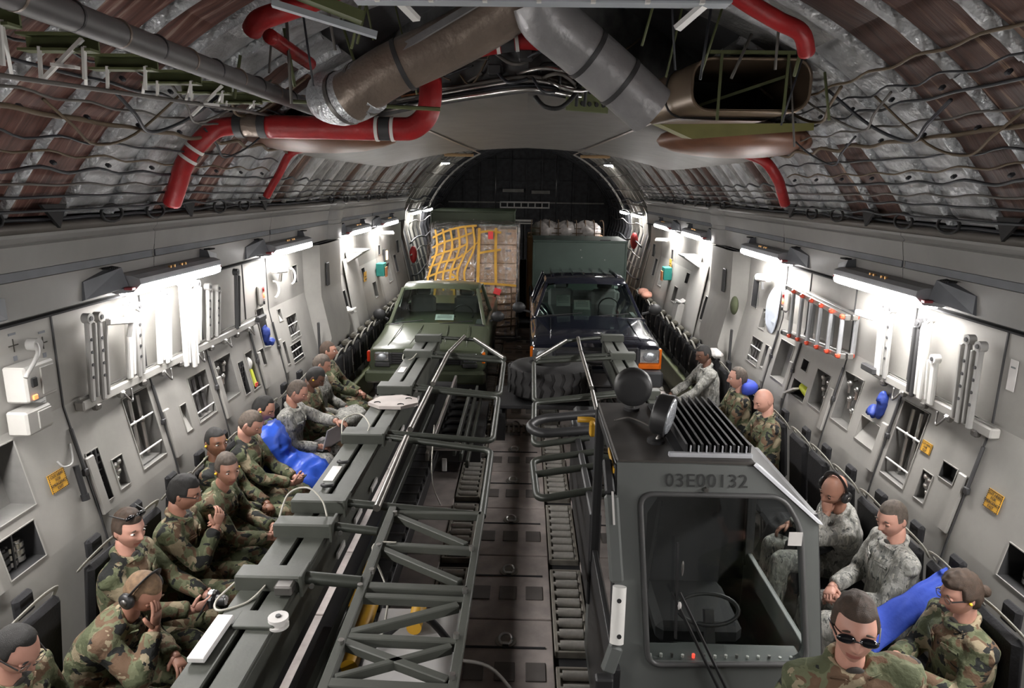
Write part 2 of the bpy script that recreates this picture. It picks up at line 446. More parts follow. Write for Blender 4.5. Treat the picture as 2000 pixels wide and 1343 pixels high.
# side walls -------------------------------------------------------
WP = [(2.74, 0), (2.80, .45), (2.92, 1.19), (3.08, 2.0), (3.08, 2.64)]
def wx(z):
    for (x0, z0), (x1, z1) in zip(WP, WP[1:]):
        if z <= z1: return x0 + (x1 - x0) * (z - z0) / (z1 - z0)
    return WP[-1][0]
def wall_panel(parent, s, y0, y1, holes, m=M_paint, name='wall_panel'):
    """one liner panel between two frame seams with real openings; each opening gets a niche box behind it"""
    ys = sorted({y0, y1} | {h[0] for h in holes} | {h[1] for h in holes})
    zs = sorted({0.0, .45, 1.19, 2.0, 2.64} | {h[2] for h in holes} | {h[3] for h in holes})
    mb = B()
    for ya, yb in zip(ys, ys[1:]):
        for za, zb in zip(zs, zs[1:]):
            ym, zm = (ya + yb) / 2, (za + zb) / 2
            if any(h[0] < ym < h[1] and h[2] < zm < h[3] for h in holes): continue
            mb.add([(s * wx(za), ya, za), (s * wx(za), yb, za), (s * wx(zb), yb, zb), (s * wx(zb), ya, zb)], [(0, 1, 2, 3)])
    mb.obj(name, m, parent)
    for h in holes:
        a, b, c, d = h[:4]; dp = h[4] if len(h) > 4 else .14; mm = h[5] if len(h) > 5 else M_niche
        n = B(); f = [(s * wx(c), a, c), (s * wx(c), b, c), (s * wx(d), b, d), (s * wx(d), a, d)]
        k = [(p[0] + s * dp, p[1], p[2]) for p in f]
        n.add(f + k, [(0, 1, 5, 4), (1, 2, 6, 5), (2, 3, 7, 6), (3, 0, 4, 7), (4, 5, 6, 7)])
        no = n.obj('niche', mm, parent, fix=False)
        e = .009
        fr = B()
        P0 = [Vector(p) - Vector((s * .004, 0, 0)) for p in f]
        for i in range(4): fr.bar(P0[i], P0[(i + 1) % 4], e, e * .7)
        fr.obj('niche_frame', M_paint, no)
        kind = h[6] if len(h) > 6 else None
        xm = s * (wx((c + d) / 2) + dp * .45)
        if kind == 'rack':
            r = B(); nb = max(2, int((b - a) / .09))
            for i in range(nb):
                yy = a + (i + .5) * (b - a) / nb
                r.tube([(xm - s * .02, yy, c + .03), (xm + s * .03, yy + .01, d - .06)], .016, 6); r.ell((xm, yy, c + (d - c) * .55), (.02, .025, .03), 6, 5)
            r.obj('bottle_rack', M_steel if h[4:5] and dp > .15 else M_duct, no, smooth=40)
            q = B(); 
            for zz in (.2, .62): q.tube([(s * (wx(c + (d - c) * zz) + .01), a, c + (d - c) * zz), (s * (wx(c + (d - c) * zz) + .01), b, c + (d - c) * zz)], .008, 6)
            q.obj('retaining_bar', M_white, no, smooth=40)
        elif kind == 'grid':
            r = B(); nz = max(3, int((d - c) / .05))
            for i in range(1, nz): r.box((xm, (a + b) / 2, c + i * (d - c) / nz), (.03, b - a, .012))
            for i in range(1, 3): r.box((xm, a + i * (b - a) / 3, (c + d) / 2), (.035, .014, d - c))
            r.obj('breaker_panel', M_dgrey, no)
        elif kind == 'valve':
            r = B()
            for i, (yy, zz) in enumerate([(.3, .75), (.6, .5), (.4, .3), (.7, .8)]):
                p = (xm, a + yy * (b - a), c + zz * (d - c))
                r.tube([p, (p[0], p[1], p[2] - (d - c) * .2)], .014, 6); r.ell(p, (.03, .03, .03), 8, 6); r.tube([p, (p[0] + s * .07, p[1], p[2] + .02)], .012, 6)
            r.obj('valve', M_steel, no, smooth=40)
        elif kind == 'cans':
            for i in range(3):
                r = B(); yy = a + (b - a) * (.3 + .2 * i)
                for zz in range(3): r.disc((xm, yy, c + .03 + zz * .045), (0, 0, 1), .045, .03, 12).disc((xm, yy, c + .05 + zz * .045), (0, 0, 1), .03, .02, 10)
                r.obj('reel', M_steel if i else M_dgrey, no, smooth=40)
            B().box((xm, a + (b - a) * .45, (c + d) / 2), (.1, .012, d - c)).obj('divider', M_dgrey, no)
        elif kind == 'flap':
            r = B(); r.add([(s * wx(c) , a, c), (s * wx(c), b, c), (s * (wx(d) + dp), b, d), (s * (wx(d) + dp), a, d)], [(0, 1, 2, 3)])
            r.obj('sloped_back', M_paint2, no)
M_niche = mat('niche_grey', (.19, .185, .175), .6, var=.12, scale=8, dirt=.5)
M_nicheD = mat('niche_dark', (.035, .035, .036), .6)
seams = [-3.0, -1.9, -.86, .2, 1.22, 2.24, 3.28, 4.30, 5.33, 6.33, 7.36, 8.04, 9.40]
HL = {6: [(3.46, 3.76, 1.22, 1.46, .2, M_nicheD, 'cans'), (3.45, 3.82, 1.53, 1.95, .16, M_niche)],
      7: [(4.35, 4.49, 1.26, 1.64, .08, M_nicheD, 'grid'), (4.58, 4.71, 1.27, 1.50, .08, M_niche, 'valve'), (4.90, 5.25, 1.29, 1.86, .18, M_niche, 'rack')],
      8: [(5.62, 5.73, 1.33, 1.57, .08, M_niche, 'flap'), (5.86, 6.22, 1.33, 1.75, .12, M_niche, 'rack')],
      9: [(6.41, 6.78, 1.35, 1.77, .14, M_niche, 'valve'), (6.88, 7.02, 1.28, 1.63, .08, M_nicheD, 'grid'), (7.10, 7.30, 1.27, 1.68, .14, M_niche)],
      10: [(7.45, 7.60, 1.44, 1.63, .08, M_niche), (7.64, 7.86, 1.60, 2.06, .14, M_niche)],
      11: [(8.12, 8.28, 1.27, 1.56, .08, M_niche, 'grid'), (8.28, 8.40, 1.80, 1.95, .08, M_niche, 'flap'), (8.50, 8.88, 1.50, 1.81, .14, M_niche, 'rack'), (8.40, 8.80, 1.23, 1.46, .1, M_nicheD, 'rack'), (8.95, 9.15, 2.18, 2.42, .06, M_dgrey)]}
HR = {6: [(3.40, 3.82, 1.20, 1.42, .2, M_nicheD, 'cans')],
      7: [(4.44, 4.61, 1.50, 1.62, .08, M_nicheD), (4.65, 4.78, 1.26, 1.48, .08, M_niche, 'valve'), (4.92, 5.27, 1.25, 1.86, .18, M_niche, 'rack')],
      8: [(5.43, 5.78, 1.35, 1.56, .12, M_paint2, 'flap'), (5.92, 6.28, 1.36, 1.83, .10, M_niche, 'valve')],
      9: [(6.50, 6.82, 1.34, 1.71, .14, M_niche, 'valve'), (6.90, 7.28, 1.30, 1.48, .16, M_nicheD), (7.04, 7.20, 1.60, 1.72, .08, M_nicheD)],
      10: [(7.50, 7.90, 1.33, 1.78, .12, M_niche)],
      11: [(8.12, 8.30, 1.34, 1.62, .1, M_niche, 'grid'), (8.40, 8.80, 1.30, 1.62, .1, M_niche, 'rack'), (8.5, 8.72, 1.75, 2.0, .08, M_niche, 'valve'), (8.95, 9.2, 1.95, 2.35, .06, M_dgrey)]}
FAR = [10.9, 12.5, 14.1, 15.6, 17.0]
HF = {0: [(11.1, 11.35, 1.35, 1.75, .1, M_nicheD), (11.5, 12.2, .95, 1.2, .1, M_niche)], 1: [(12.7, 12.95, 1.75, 1.95, .08, M_nicheD), (13.3, 13.6, 1.3, 1.6, .08, M_niche)],
      2: [(14.3, 14.5, 2.05, 2.25, .08, M_nicheD), (14.8, 15.2, 1.4, 1.8, .08, M_niche)], 3: [(15.8, 16.1, 1.5, 1.9, .08, M_nicheD), (16.3, 16.6, 1.9, 2.2, .08, M_nicheD)]}
walls = {}
for s, nm, HH in ((-1, 'wall_left', HL), (1, 'wall_right', HR)):
    w = struct(nm, (s * 3.0, 7, 0)); walls[s] = w
    for i, (a, b) in enumerate(zip(seams, seams[1:])): wall_panel(w, s, a + .006, b - .006, HH.get(i, []))
    for i, (a, b) in enumerate(zip(FAR, FAR[1:])): wall_panel(w, s, a + .006, b - .006, HF.get(i, []))
    for y in (3.28, 4.30, 5.33, 6.33, 7.36, 8.04):
        # dark seam groove and the half-height joint strip beside it
        sm = B()
        for (x0, z0), (x1, z1) in zip(WP[1:], WP[2:]): sm.bar((s * (x0 - .002), y, z0), (s * (x1 - .002), y, z1), .014, .012, up=(0, 1, 0))
        sm.obj('seam_strip', M_dgrey, w)
        js = B(); js.bar((s * (wx(1.2) - .012), y + .06, 1.2), (s * (wx(1.62) - .012), y + .06, 1.62), .09, .03, .008, up=(s, 0, 0)); js.obj('joint_cover', M_paint, w)
        lt = B(); lt.tube([(s * (wx(1.55) - .02), y - .02, 1.55), (s * (wx(1.85) - .02), y - .02, 1.85)], .012, 6).box((s * (wx(1.55) - .02), y - .02, 1.54), (.03, .04, .05), .006); lt.obj('door_bolt', M_dgrey, w, smooth=40)
    # broad structural column standing proud of the liner
    cl = B()
    prof = [(0, .06, .30), (.45, .06, .3), (1.05, .10, .34), (1.3, .30, .34), (1.9, .30, .36), (2.0, .34, .36), (2.64, .36, .36)]
    ring = []
    for z, e, dpt in prof:
        x1 = wx(z) - (.05 + .42 * (e - .06)); xo = wx(z) + .1
        ring.append([(s * xo, 9.36, z), (s * x1, 9.52 + .12 * (z > 1.2), z), (s * (x1 - .015), 10.0, z), (s * x1, 10.72, z), (s * xo, 10.92, z)])
    cl.loft(ring, closed=False, cap=False); cl.obj('wall_column', M_paint, w, smooth=35)
    B().box((s * (wx(2.2) - .20), 9.9, 2.2), (.02, .14, .34), .01).obj('column_slot', M_nicheD, w)
    B().box((s * (wx(1.2) - .05), 9.3, 1.35), (.03, .05, .5), .01).obj('column_slot', M_nicheD, w)
    # outer skin so that no light leaks in
    B().box((s * 3.45, 7, 1.3), (.05, 20.4, 2.9)).obj('outer_skin', M_dark, w)
    # far wall furniture: grey crew door leaf, ledges
    dr = B(); dr.bar((s * (wx(.75) - .02), 11.9, .75), (s * (wx(2.25) - .02), 11.9, 2.25), .95, .02, .01, up=(s, 0, 0)); dr.obj('door_leaf', M_paint2, w)
    # bottom kick strip
    kb = struct('baseboard_left' if s < 0 else 'baseboard_right', (s * 2.72, 7, 0))
    B().box((s * 2.70, 7, .06), (.05, 20, .12), .01).obj('kick_strip', M_band, kb)
# trough above the lamps: trim pieces, each section its own piece
TP = [(3.10, 2.64), (3.02, 2.655), (2.955, 2.68), (2.93, 2.90), (2.945, 2.905), (2.94, 2.955), (2.925, 2.96), (2.90, 3.10), (2.915, 3.115), (2.905, 3.125), (2.88, 3.15), (2.87, 3.20), (2.90, 3.24), (3.10, 3.26)]
cuts = [-3.0, .3, 2.9, 5.35, 7.85, 10.25]
cuts2 = [10.75, 13.2, 16.75]
for s, nm in ((-1, 'trim_1'), (1, 'trim_2')):
    t = struct(nm, (s * 2.95, 7, 2.7))
    for cc in (cuts, cuts2):
        for a, b in zip(cc, cc[1:]):
            mb = B(); mb.loft([[(s * x, y, z) for x, z in TP] for y in (a + .003, b - .003)], closed=False, cap=False)
            mb.obj('trough_section', M_band, t)
            st = B().box((s * 2.936, (a + b) / 2, 2.93), (.012, b - a - .05, .05)); st.obj('dark_strip', M_hood, t)
    sh = B().box((s * 2.985, 7, 2.652), (.06, 20, .012)).obj('shadow_gap', M_dark, t)
    # vertical cover joining the two runs at the column
    cv = B(); ring = []
    for y, e in ((10.2, 0), (10.27, .07), (10.4, .10), (10.6, .10), (10.73, .07), (10.8, 0)): ring.append([(s * (x - e), y, z) for x, z in TP])
    cv.loft(ring, closed=False, cap=False); cv.obj('trough_joint_cover', M_band, t, smooth=50)
    e = B(); e.prism([(s * x, 16.74, z) for x, z in TP], (0, .04, 0)); e.obj('end_plate', M_band, t)

# crown ------------------------------------------------------------
CZ, CR = 1.45, 3.40
def cp(th, y, R=CR):
    a = math.radians(th); return Vector((R * math.sin(a), y, CZ + R * math.cos(a)))
ce = struct('ceiling', (0, 7, 4.8))
mb = B(); mb.loft([[cp(t, y, 3.46) for t in range(-64, 65, 4)] for y in (-3, 8, 17.2)], closed=False, cap=False)
mb.obj('hull_skin', mat('hull_inner_skin', (.10, .10, .105), .6, .2, var=.4, scale=3), ce, smooth=True)
def puff(th0, th1, y0, y1, m, name='insulation_panel', R=3.43, amp=.05, n=8, k=5):
    mb = B(); vs = []
    rn = random.random() * 9
    for i in range(n + 1):
        for j in range(k + 1):
            u, v = i / n, j / k
            e = (math.sin(PI * u) ** .4) * (math.sin(PI * v) ** .5) if 0 < u < 1 and 0 < v < 1 else 0
            q = .004 * math.sin(17 * u + rn) * math.sin(9 * v + rn * 2)
            vs.append(cp(th0 + (th1 - th0) * u, y0 + (y1 - y0) * v, R - amp * e - (q if e else 0)))
    fs = [(i * (k + 1) + j, i * (k + 1) + j + 1, (i + 1) * (k + 1) + j + 1, (i + 1) * (k + 1) + j) for i in range(n) for j in range(k)]
    return mb.add(vs, fs).obj(name, m, ce, smooth=True)
def rib(th0, th1, y, m=M_foil, w=.055, R=3.388, name='foil_rib'):
    mb = B(); n = 12; rings = []
    for i in range(n + 1):
        t = th0 + (th1 - th0) * i / n; ww = w * (1 + .25 * math.sin(i * 2.3 + y * 7)); rr = R + .004 * math.sin(i * 3.7 + y)
        rings.append([cp(t, y - ww / 2, 3.45), cp(t, y - ww / 2, rr + .02), cp(t, y - ww / 4, rr), cp(t, y + ww / 4, rr), cp(t, y + ww / 2, rr + .02), cp(t, y + ww / 2, 3.45)])
    return mb.loft(rings, closed=False, cap=False).obj(name, m, ce, smooth=60)
yr = [3.25 + .5 * k for k in range(-6, 9)]
for s in (-1, 1):
    for i, y in enumerate(yr):
        top = 14 if y < 5 else 26
        rib(s * 58, s * 40, y, M_foil); rib(s * 40, s * top, y + .02, M_foil if s < 0 else M_foil2)
        a, b = y + .025, y + .475
        if s < 0:
            lo = M_brown if y < 4.2 else (M_foil2 if y < 5.2 else (M_brown if y < 6.2 else M_foil2))
            mid = M_brown if y < 4.2 else (M_foil2 if y < 5.2 else M_brown2)
            hi = M_brown if y < 3.9 else M_foil2
        else:
            lo = M_brown2 if y < 4.2 else (M_foil2 if y < 5.2 else (M_brown2 if y < 6.2 else M_foil2))
            mid = M_brown2 if y < 4.2 else M_foil2
            hi = M_brown2 if y < 4.2 else M_foil3
        puff(s * 58, s * 46, a, b, lo, amp=.018); puff(s * 46, s * 32, a, b, mid, amp=.018); puff(s * 32, s * top, a, b, hi, amp=.018)
    # grey quilts beside the wing box and aft of it
    for k in range(18):
        y = 7.75 + .5 * k
        rib(s * 58, s * 30, y, M_foil3, .06)
        puff(s * 58, s * 44, y + .04, y + .46, random.choice([M_foil3, M_foil2, M_brown2]), amp=.05, n=5, k=4)
        puff(s * 44, s * 30, y + .04, y + .46, M_foil3, amp=.05, n=4, k=4)
    # shelf of dark cable runs on top of the trough
    for k, (th, R, rr, m) in enumerate([(57.5, 3.36, .016, M_cable), (56, 3.33, .012, M_cable), (54.5, 3.34, .012, M_cable), (53.0, 3.33, .010, M_cable3), (51.2, 3.33, .014, M_cable), (49.5, 3.34, .009, M_cable2), (47.5, 3.33, .010, M_cable), (45.0, 3.32, .018, M_cable2), (43.0, 3.33, .010, M_cable3), (40.5, 3.32, .012, M_cable), (38.5, 3.33, .009, M_cable), (36.0, 3.32, .012, M_cable2)]):
        end = 7.0 if th < 50 else 16.6
        pts = []; y = 1.2
        while y < end:
            sag = (.45 if th < 52 else .15) * (1 + .5 * math.sin(k * 3 + y))
            pts += [cp(s * (th + .25 * math.sin(y * 1.7 + k)), y, R), cp(s * (th + sag), y + .25, R)]; y += .5
        B().tube(smoothpath(pts, 3), rr * .72, 6).obj('cable', m, ce, smooth=True)
    # loose cable loops hanging higher up
    for k in range(5):
        y0 = 3.4 + k * .42; th = 44 - (k % 4) * 2.4
        pts = [cp(s * th, y0, 3.34), cp(s * (th + 1.4), y0 + .22, 3.28), cp(s * (th + 3.2), y0 + .5, 3.27), cp(s * (th + 1.5 - (k % 3)), y0 + .8, 3.28), cp(s * (th - 5), y0 + 1.0, 3.33)]
        B().tube(smoothpath(pts, 5), .008 + .003 * (k % 2), 6).obj('cable', (M_cable2, M_cable, M_cable3)[k % 3], ce, smooth=True)
    # clamps along the cables
    cproto = B().box((0, 0, 0), (.02, .03, .03), .005).obj('cable_clamp', M_cable, None); cu = False
    for y in [3.28 + .5 * k for k in range(0, 9)]:
        for th in (50.5, 45, 40):
            c = cproto if not cu else share(cproto, (0, 0, 0)); cu = True
            p = cp(s * th, y, 3.33); c.parent = ce; c.location = (p.x, p.y - 7, p.z - 4.8); c.rotation_euler = (0, math.radians(s * th), 0)
    # black strap loops and triangular brackets standing on the trough top
    for k in range(14):
        y = 3.5 + k * (.55 if k < 8 else .8); p = cp(s * 57.2, y, 3.30)
        if k % 3 == 1:
            B().prism([p + Vector((0, -.12, .1)), p + Vector((0, .1, .1)), p + Vector((0, .02, -.04))], (s * .02, 0, 0)).obj('bracket', M_black, ce)
        else:
            lp = [p + Vector((0, .12 * math.cos(a) , .055 * math.sin(a) + .03)) for a in np.linspace(0, 2 * PI, 14)[:-1]]
            B().tube(lp, .010, 6, closed=True).obj('strap_loop', M_black, ce, smooth=True)
# hanging edge strip over trough
    B().tube([cp(s * 58.2, 1, 3.33), cp(s * 58.2, 16.6, 3.33)], .03, 8).obj('conduit', M_cable3, ce, smooth=True)

# tail section: dark hull aft of the wing, ramp and end wall -----------------
ta = struct('wall_tail', (0, 20, 0))
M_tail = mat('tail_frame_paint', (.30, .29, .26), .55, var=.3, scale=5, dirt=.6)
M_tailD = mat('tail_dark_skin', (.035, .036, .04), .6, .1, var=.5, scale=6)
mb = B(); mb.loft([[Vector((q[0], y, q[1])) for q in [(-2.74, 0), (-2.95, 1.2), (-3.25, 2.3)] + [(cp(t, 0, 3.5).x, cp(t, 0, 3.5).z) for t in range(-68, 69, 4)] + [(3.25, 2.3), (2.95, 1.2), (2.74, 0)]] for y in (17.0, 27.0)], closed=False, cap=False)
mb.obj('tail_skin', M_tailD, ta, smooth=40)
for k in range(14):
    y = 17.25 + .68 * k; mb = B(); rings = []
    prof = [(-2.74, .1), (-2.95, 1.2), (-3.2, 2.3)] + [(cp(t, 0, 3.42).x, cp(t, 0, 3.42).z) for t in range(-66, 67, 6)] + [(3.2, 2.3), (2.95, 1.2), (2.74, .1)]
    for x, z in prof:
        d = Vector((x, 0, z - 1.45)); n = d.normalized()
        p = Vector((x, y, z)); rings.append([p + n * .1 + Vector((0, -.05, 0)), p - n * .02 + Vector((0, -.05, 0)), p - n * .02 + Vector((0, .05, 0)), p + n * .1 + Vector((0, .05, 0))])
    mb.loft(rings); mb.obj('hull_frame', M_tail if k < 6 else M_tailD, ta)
for s in (-1, 1):
    for k in range(9):
        z = .6 + k * .3 + (.15 if k > 5 else 0)
        B().tube(smoothpath([(s * (2.86 + .09 * min(z, 2.6) / 1.0 * .35 - .02), 17.3 + j * .9, z + .05 * math.sin(j * 2 + k)) for j in range(9)], 3), .012 + .006 * (k % 3), 6).obj('tail_pipe', (M_cable3, M_steel, M_cable)[k % 3], ta, smooth=True)
    for k in range(5):
        th = 62 - k * 8
        B().tube([cp(s * th, 17.1, 3.38), cp(s * th, 24, 3.38)], .015, 6).obj('tail_pipe', M_cable3, ta, smooth=True)
    # inboard bright vertical frame with lightening holes
    fr = B()
    for k in range(12): 
        p, q = cp(s * (66 - k * 3.4), 21.3, 3.32), cp(s * (66 - (k + 1) * 3.4), 21.3, 3.32)
        fr.bar(p, q, .05, .02); fr.bar(p + Vector((0, .3, 0)), q + Vector((0, .3, 0)), .05, .02); fr.bar(p, p + Vector((0, .3, 0)), .03)
    fr.obj('ladder_frame', M_paint2, ta)
wb = struct('wall_back', (0, 27, 0))
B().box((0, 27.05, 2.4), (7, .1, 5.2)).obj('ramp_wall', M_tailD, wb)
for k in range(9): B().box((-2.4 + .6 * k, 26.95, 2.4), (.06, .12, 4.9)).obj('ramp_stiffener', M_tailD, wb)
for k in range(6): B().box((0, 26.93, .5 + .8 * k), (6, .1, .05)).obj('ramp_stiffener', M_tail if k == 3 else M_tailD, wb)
tf = B()
for z in (2.72, 2.92): tf.box((-.05, 26.6, z), (1.9, .06, .05))
for k in range(8): tf.box((-.98 + k * .265, 26.6, 2.82), (.04, .06, .2))
tf.obj('ramp_toe_frame', M_white, wb)
for x in (-1.15, 1.12): B().tube([(x, 26.2, 2.6), (x, 26.2, 4.6)], .014, 6).obj('hanging_rod', M_steel, wb, smooth=True)
B().box((-.5, 26.7, 3.35), (.8, .1, .12)).obj('ramp_box', M_tail, wb); B().box((.55, 26.7, 3.3), (.7, .1, .12)).obj('ramp_box', M_tail, wb)
wf = struct('wall_front', (0, -3, 0))
B().box((0, -3.1, 2.4), (7.2, .1, 5.4)).obj('bulkhead', M_paint, wf)
# ================================================================== lamps
M_tube = emit('lamp_diffuser', (1.0, .97, .95), LAMP_STRENGTH)
M_spot = emit('spot_lens', (1.0, .97, .93), SPOT_STRENGTH)
M_house = mat('lamp_housing', (.30, .31, .33), .5)
M_redstripe = mat('red_stripe', (.30, .05, .06), .6)
def side_lamp(s, y, label, hoods=True):
    L = root('fluorescent_lamp', label, 'lamp', (s * 2.88, y, 2.66), 'fluorescent lamps along the cabin walls')
    hl = .66
    # wedge housing hung under the trough, its lens tilted inboard and down
    sec = [(2.97, 2.82), (2.80, 2.82), (2.745, 2.80), (2.74, 2.758), (2.80, 2.70), (2.93, 2.685), (2.97, 2.70)]
    B().loft([[(s * x, y + q, z) for x, z in sec] for q in (-hl, hl)]).obj('housing', M_house, L)
    lens = [(2.745, 2.752), (2.732, 2.728), (2.742, 2.698), (2.78, 2.680), (2.84, 2.672), (2.92, 2.676)]
    B().loft([[(s * x, y + q, z) for x, z in lens] + [(s * 2.93, y + q, 2.72)] for q in (-hl + .03, hl - .03)]).obj('diffuser', M_tube, L)
    if hoods:
        for e in (-1, 1):
            h = B(); ya, yb = y + e * (hl + .01), y + e * (hl + .34)
            h.loft([[(s * 2.97, ya, 2.90), (s * 2.86, ya, 2.88), (s * 2.82, ya, 2.74), (s * 2.97, ya, 2.70)], [(s * 2.955, yb, 2.82), (s * 2.93, yb, 2.82), (s * 2.93, yb, 2.70), (s * 2.955, yb, 2.69)]])
            ho = h.obj('end_hood', M_hood, L)
            for k in range(5): B().box((s * 2.885, ya + e * (.05 + k * .022), 2.885), (.06, .01, .012)).obj('vent_slot', M_black, ho)
            B().box((s * 2.80, ya + e * .03, 2.735), (.06, .05, .02), .004).obj('red_stripe', M_redstripe, ho)
        for q in (-.12, -.06, .06, .12): B().disc((s * 2.80, y + q, 2.825), (0, 0, 1), .014, .02, 8).obj('fastener', mat('brass', (.6, .35, .15), .3, .8), L)
    return L
for s, side, more in ((-1, 'left', 'stowed white stanchions'), (1, 'right', 'ladder and white stanchions')):
    for y, l in ((.05, None), (2.75, None), (5.45, 'nearest lit fluorescent lamp on the %s wall above the %s' % (side, more)), (8.15, 'second lit fluorescent lamp on the %s wall above the round signal lights' % side),
                 (11.55, 'third lit fluorescent lamp on the %s wall just aft of the column' % side), (14.2, 'fourth lit fluorescent lamp on the %s wall before the trough ends' % side)):
        side_lamp(s, y, l or ('fluorescent lamp on the %s wall at the crew end %s' % (side, {-2.3: 'by the bulkhead', .05: 'out of view beside the viewer, added for the cab front', 2.75: 'just out of frame'}[y])))  # unseen pair beside the viewer continues the row, added to light the cab front
    for y, nth in ((18.6, 'nearer'), (20.9, 'farther')):
        L = root('tail_lamp', '%s short lit lamp on the %s tail frames beyond the trough' % (nth, side), 'lamp', (s * 3.0, y, 2.72), 'short lamps on the tail frames')
        B().loft([[(s * x, y + q, z) for x, z in [(3.1, 2.88), (2.96, 2.86), (2.88, 2.82), (3.08, 2.78)]] for q in (-.45, .45)]).obj('housing', M_house, L)
        B().loft([[(s * x, y + q, z) for x, z in [(2.875, 2.815), (2.87, 2.76), (2.95, 2.73), (3.06, 2.76)]] for q in (-.42, .42)]).obj('diffuser', M_tube, L)
    for (x, y, z), nth in (((2.14, 16.0, 4.17), 'outer'), ((2.15, 18.6, 4.06), 'inner')):
        L = root('round_ceiling_lamp', '%s round lit lamp under the %s shoulder of the tail hull' % (nth, side), 'lamp', (s * x, y, z), 'round lamps under the tail hull')
        B().disc((s * x, y, z + .05), (0, 0, 1), .13, .08, 18, .10).obj('housing', M_house, L, smooth=40)
        B().ell((s * x, y, z + .01), (.12, .12, .03), 16, 8).obj('lens', M_spot, L, smooth=True)
        B().tube([(s * x, y, z + .08), (s * (x + .12), y, z + .35)], .02, 6).obj('arm', M_clamp, L)
# ================================================================== wing box, ducts and gear under the crown
M_wing = mat('wing_box_skin', (.155, .143, .132), .5, .25, var=.12, scale=4, dirt=.35, bump=.15, bscale=5)
M_wrapB = mat('brown_duct_wrap', (.24, .19, .155), .36, .35, var=.15, scale=5, bump=.5, bscale=16)
M_wrapG = mat('grey_duct_wrap', (.34, .335, .34), .4, .35, var=.12, scale=5, bump=.5, bscale=14)
M_bronze = mat('bronze_duct', (.20, .145, .10), .38, .45, var=.12)
M_fairing = mat('brown_fairing', (.15, .065, .035), .45, .1, var=.3, scale=4)
wbx = root('wing_box', 'broad grey wing carry-through box across the crown of the hold', 'beam', (0, 7.5, 4.0))
def wz(x): return 4.05 - .22 * (min(abs(x), 2.6) / 2.25) ** 2.5
def yf(x): return 5.0 + .98 * abs(x)
def yrr(x): return 11.2 + .6 * abs(x)
xs = [-2.75, -2.4, -2.1, -1.7, -1.3, -.9, -.45, 0, .45, .9, 1.3, 1.7, 2.1, 2.4, 2.75]
for a, b in ((0, 5), (5, 7), (7, 9), (9, 14)):
    q = xs[a:b + 1]; mb = B(); rings = []
    for t in (0, .04, .12, .4, .75, .96, 1):
        rings.append([(x, yf(x) + (yrr(x) - yf(x)) * t, wz(x) + (.06 if t in (0, 1) else .015 if t in (.04, .96) else 0)) for x in q])
    mb.loft(rings, closed=False, cap=False).obj('lower_skin', M_wing, wbx, smooth=40)
mb = B(); mb.loft([[(x, yf(x), wz(x) + .06) for x in xs], [(x, yf(x) + .02, 4.25) for x in xs], [(x, yf(x) + .02, 4.95) for x in xs]], closed=False, cap=False).obj('front_spar', mat('front_spar_grime', (.10, .10, .10), .6, .2, var=.5, scale=7), wbx, smooth=40)
mb = B(); mb.loft([[(x, yrr(x), wz(x) + .06) for x in xs], [(x, yrr(x), 4.95) for x in xs]], closed=False, cap=False).obj('rear_spar', M_tailD, wbx)
for x in (-1.05, 1.05): B().loft([[(x - .02, yf(x) + .02, wz(x) - .004), (x + .02, yf(x) + .02, wz(x) - .004)], [(x * .75 - .02, yrr(x), wz(x) - .004), (x * .75 + .02, yrr(x), wz(x) - .004)]], closed=False, cap=False).obj('seam_strip', M_wrapB, wbx)
for s in (-1, 1):
    B().box((s * 1.15, yrr(1.15) + .05, 3.99), (.5, .05, .05), .01).obj('fairing_strip', mat('tan_seal', (.30, .19, .09), .6), wbx)
# conduits and harness across the front spar
for k in range(9):
    z = 4.10 + .022 * (k % 5); m = (M_steel, M_cable, M_clamp, M_cable3, mat('copper_pipe', (.4, .16, .07), .4, .7))[k % 5]
    pts = [(x, yf(x) - .03 - .035 * (k // 5) - .02 * (k % 2), z + .035 * math.cos(x * 1.3) * (1 + .2 * math.sin(k))) for x in np.linspace(-1.25 + .05 * k, 1.1 - .06 * k, 11)]
    B().tube(smoothpath(pts, 2), .011 + .003 * (k % 3), 6).obj('conduit', m, wbx, smooth=True)
rng = random.Random(3)
for k in range(26):
    x0 = rng.uniform(-1.3, .5); z0 = rng.uniform(4.2, 4.55); l = rng.uniform(.15, .5)
    pts = [(x0, yf(x0) - .06, z0), (x0 + l * .4, yf(x0) - rng.uniform(.1, .3), z0 - rng.uniform(-.05, .12)), (x0 + l, yf(x0 + l) - .07, z0 + rng.uniform(-.15, .15))]
    B().tube(smoothpath(pts, 5), rng.uniform(.006, .014), 6).obj('harness_cable', rng.choice([M_cable, M_cable3, M_steel, M_cable2, M_cable]), wbx, smooth=True)
for k in range(7):
    x0 = -.9 + k * .22
    B().box((x0, yf(x0) - .08, 4.28 + .06 * (k % 3)), (.1, .08, .07), .01).obj('junction_block', rng.choice([M_dgrey, M_primer, M_clamp]), wbx)
gp = B(); 
gp.box((.44, 5.32, 4.12), (.38, .02, .20), .004, Matrix.Rotation(.55, 3, 'Z')); gpo = gp.obj('green_hole_panel', M_primer, wbx)
for i in range(6):
    for j in range(2):
        if i == 1: continue
        x = .29 + i * .055; B().disc((x, 5.30 + .6 * (x - .42) - .006, 4.075 + j * .085), (.5, -.86, 0), .017, .012, 10).obj('hole', M_black, gpo)
for a in ((-.02, .30), (.12, .36)):
    B().tube(fillet([(a[0] + .1, 5.15, 4.12), (a[0] + .1, 5.0, 4.30), (a[1] + .05, 5.0, 4.30), (a[1] + .05, 5.2, 4.05)], .05), .013, 6).obj('black_hose', M_black, wbx, smooth=True)
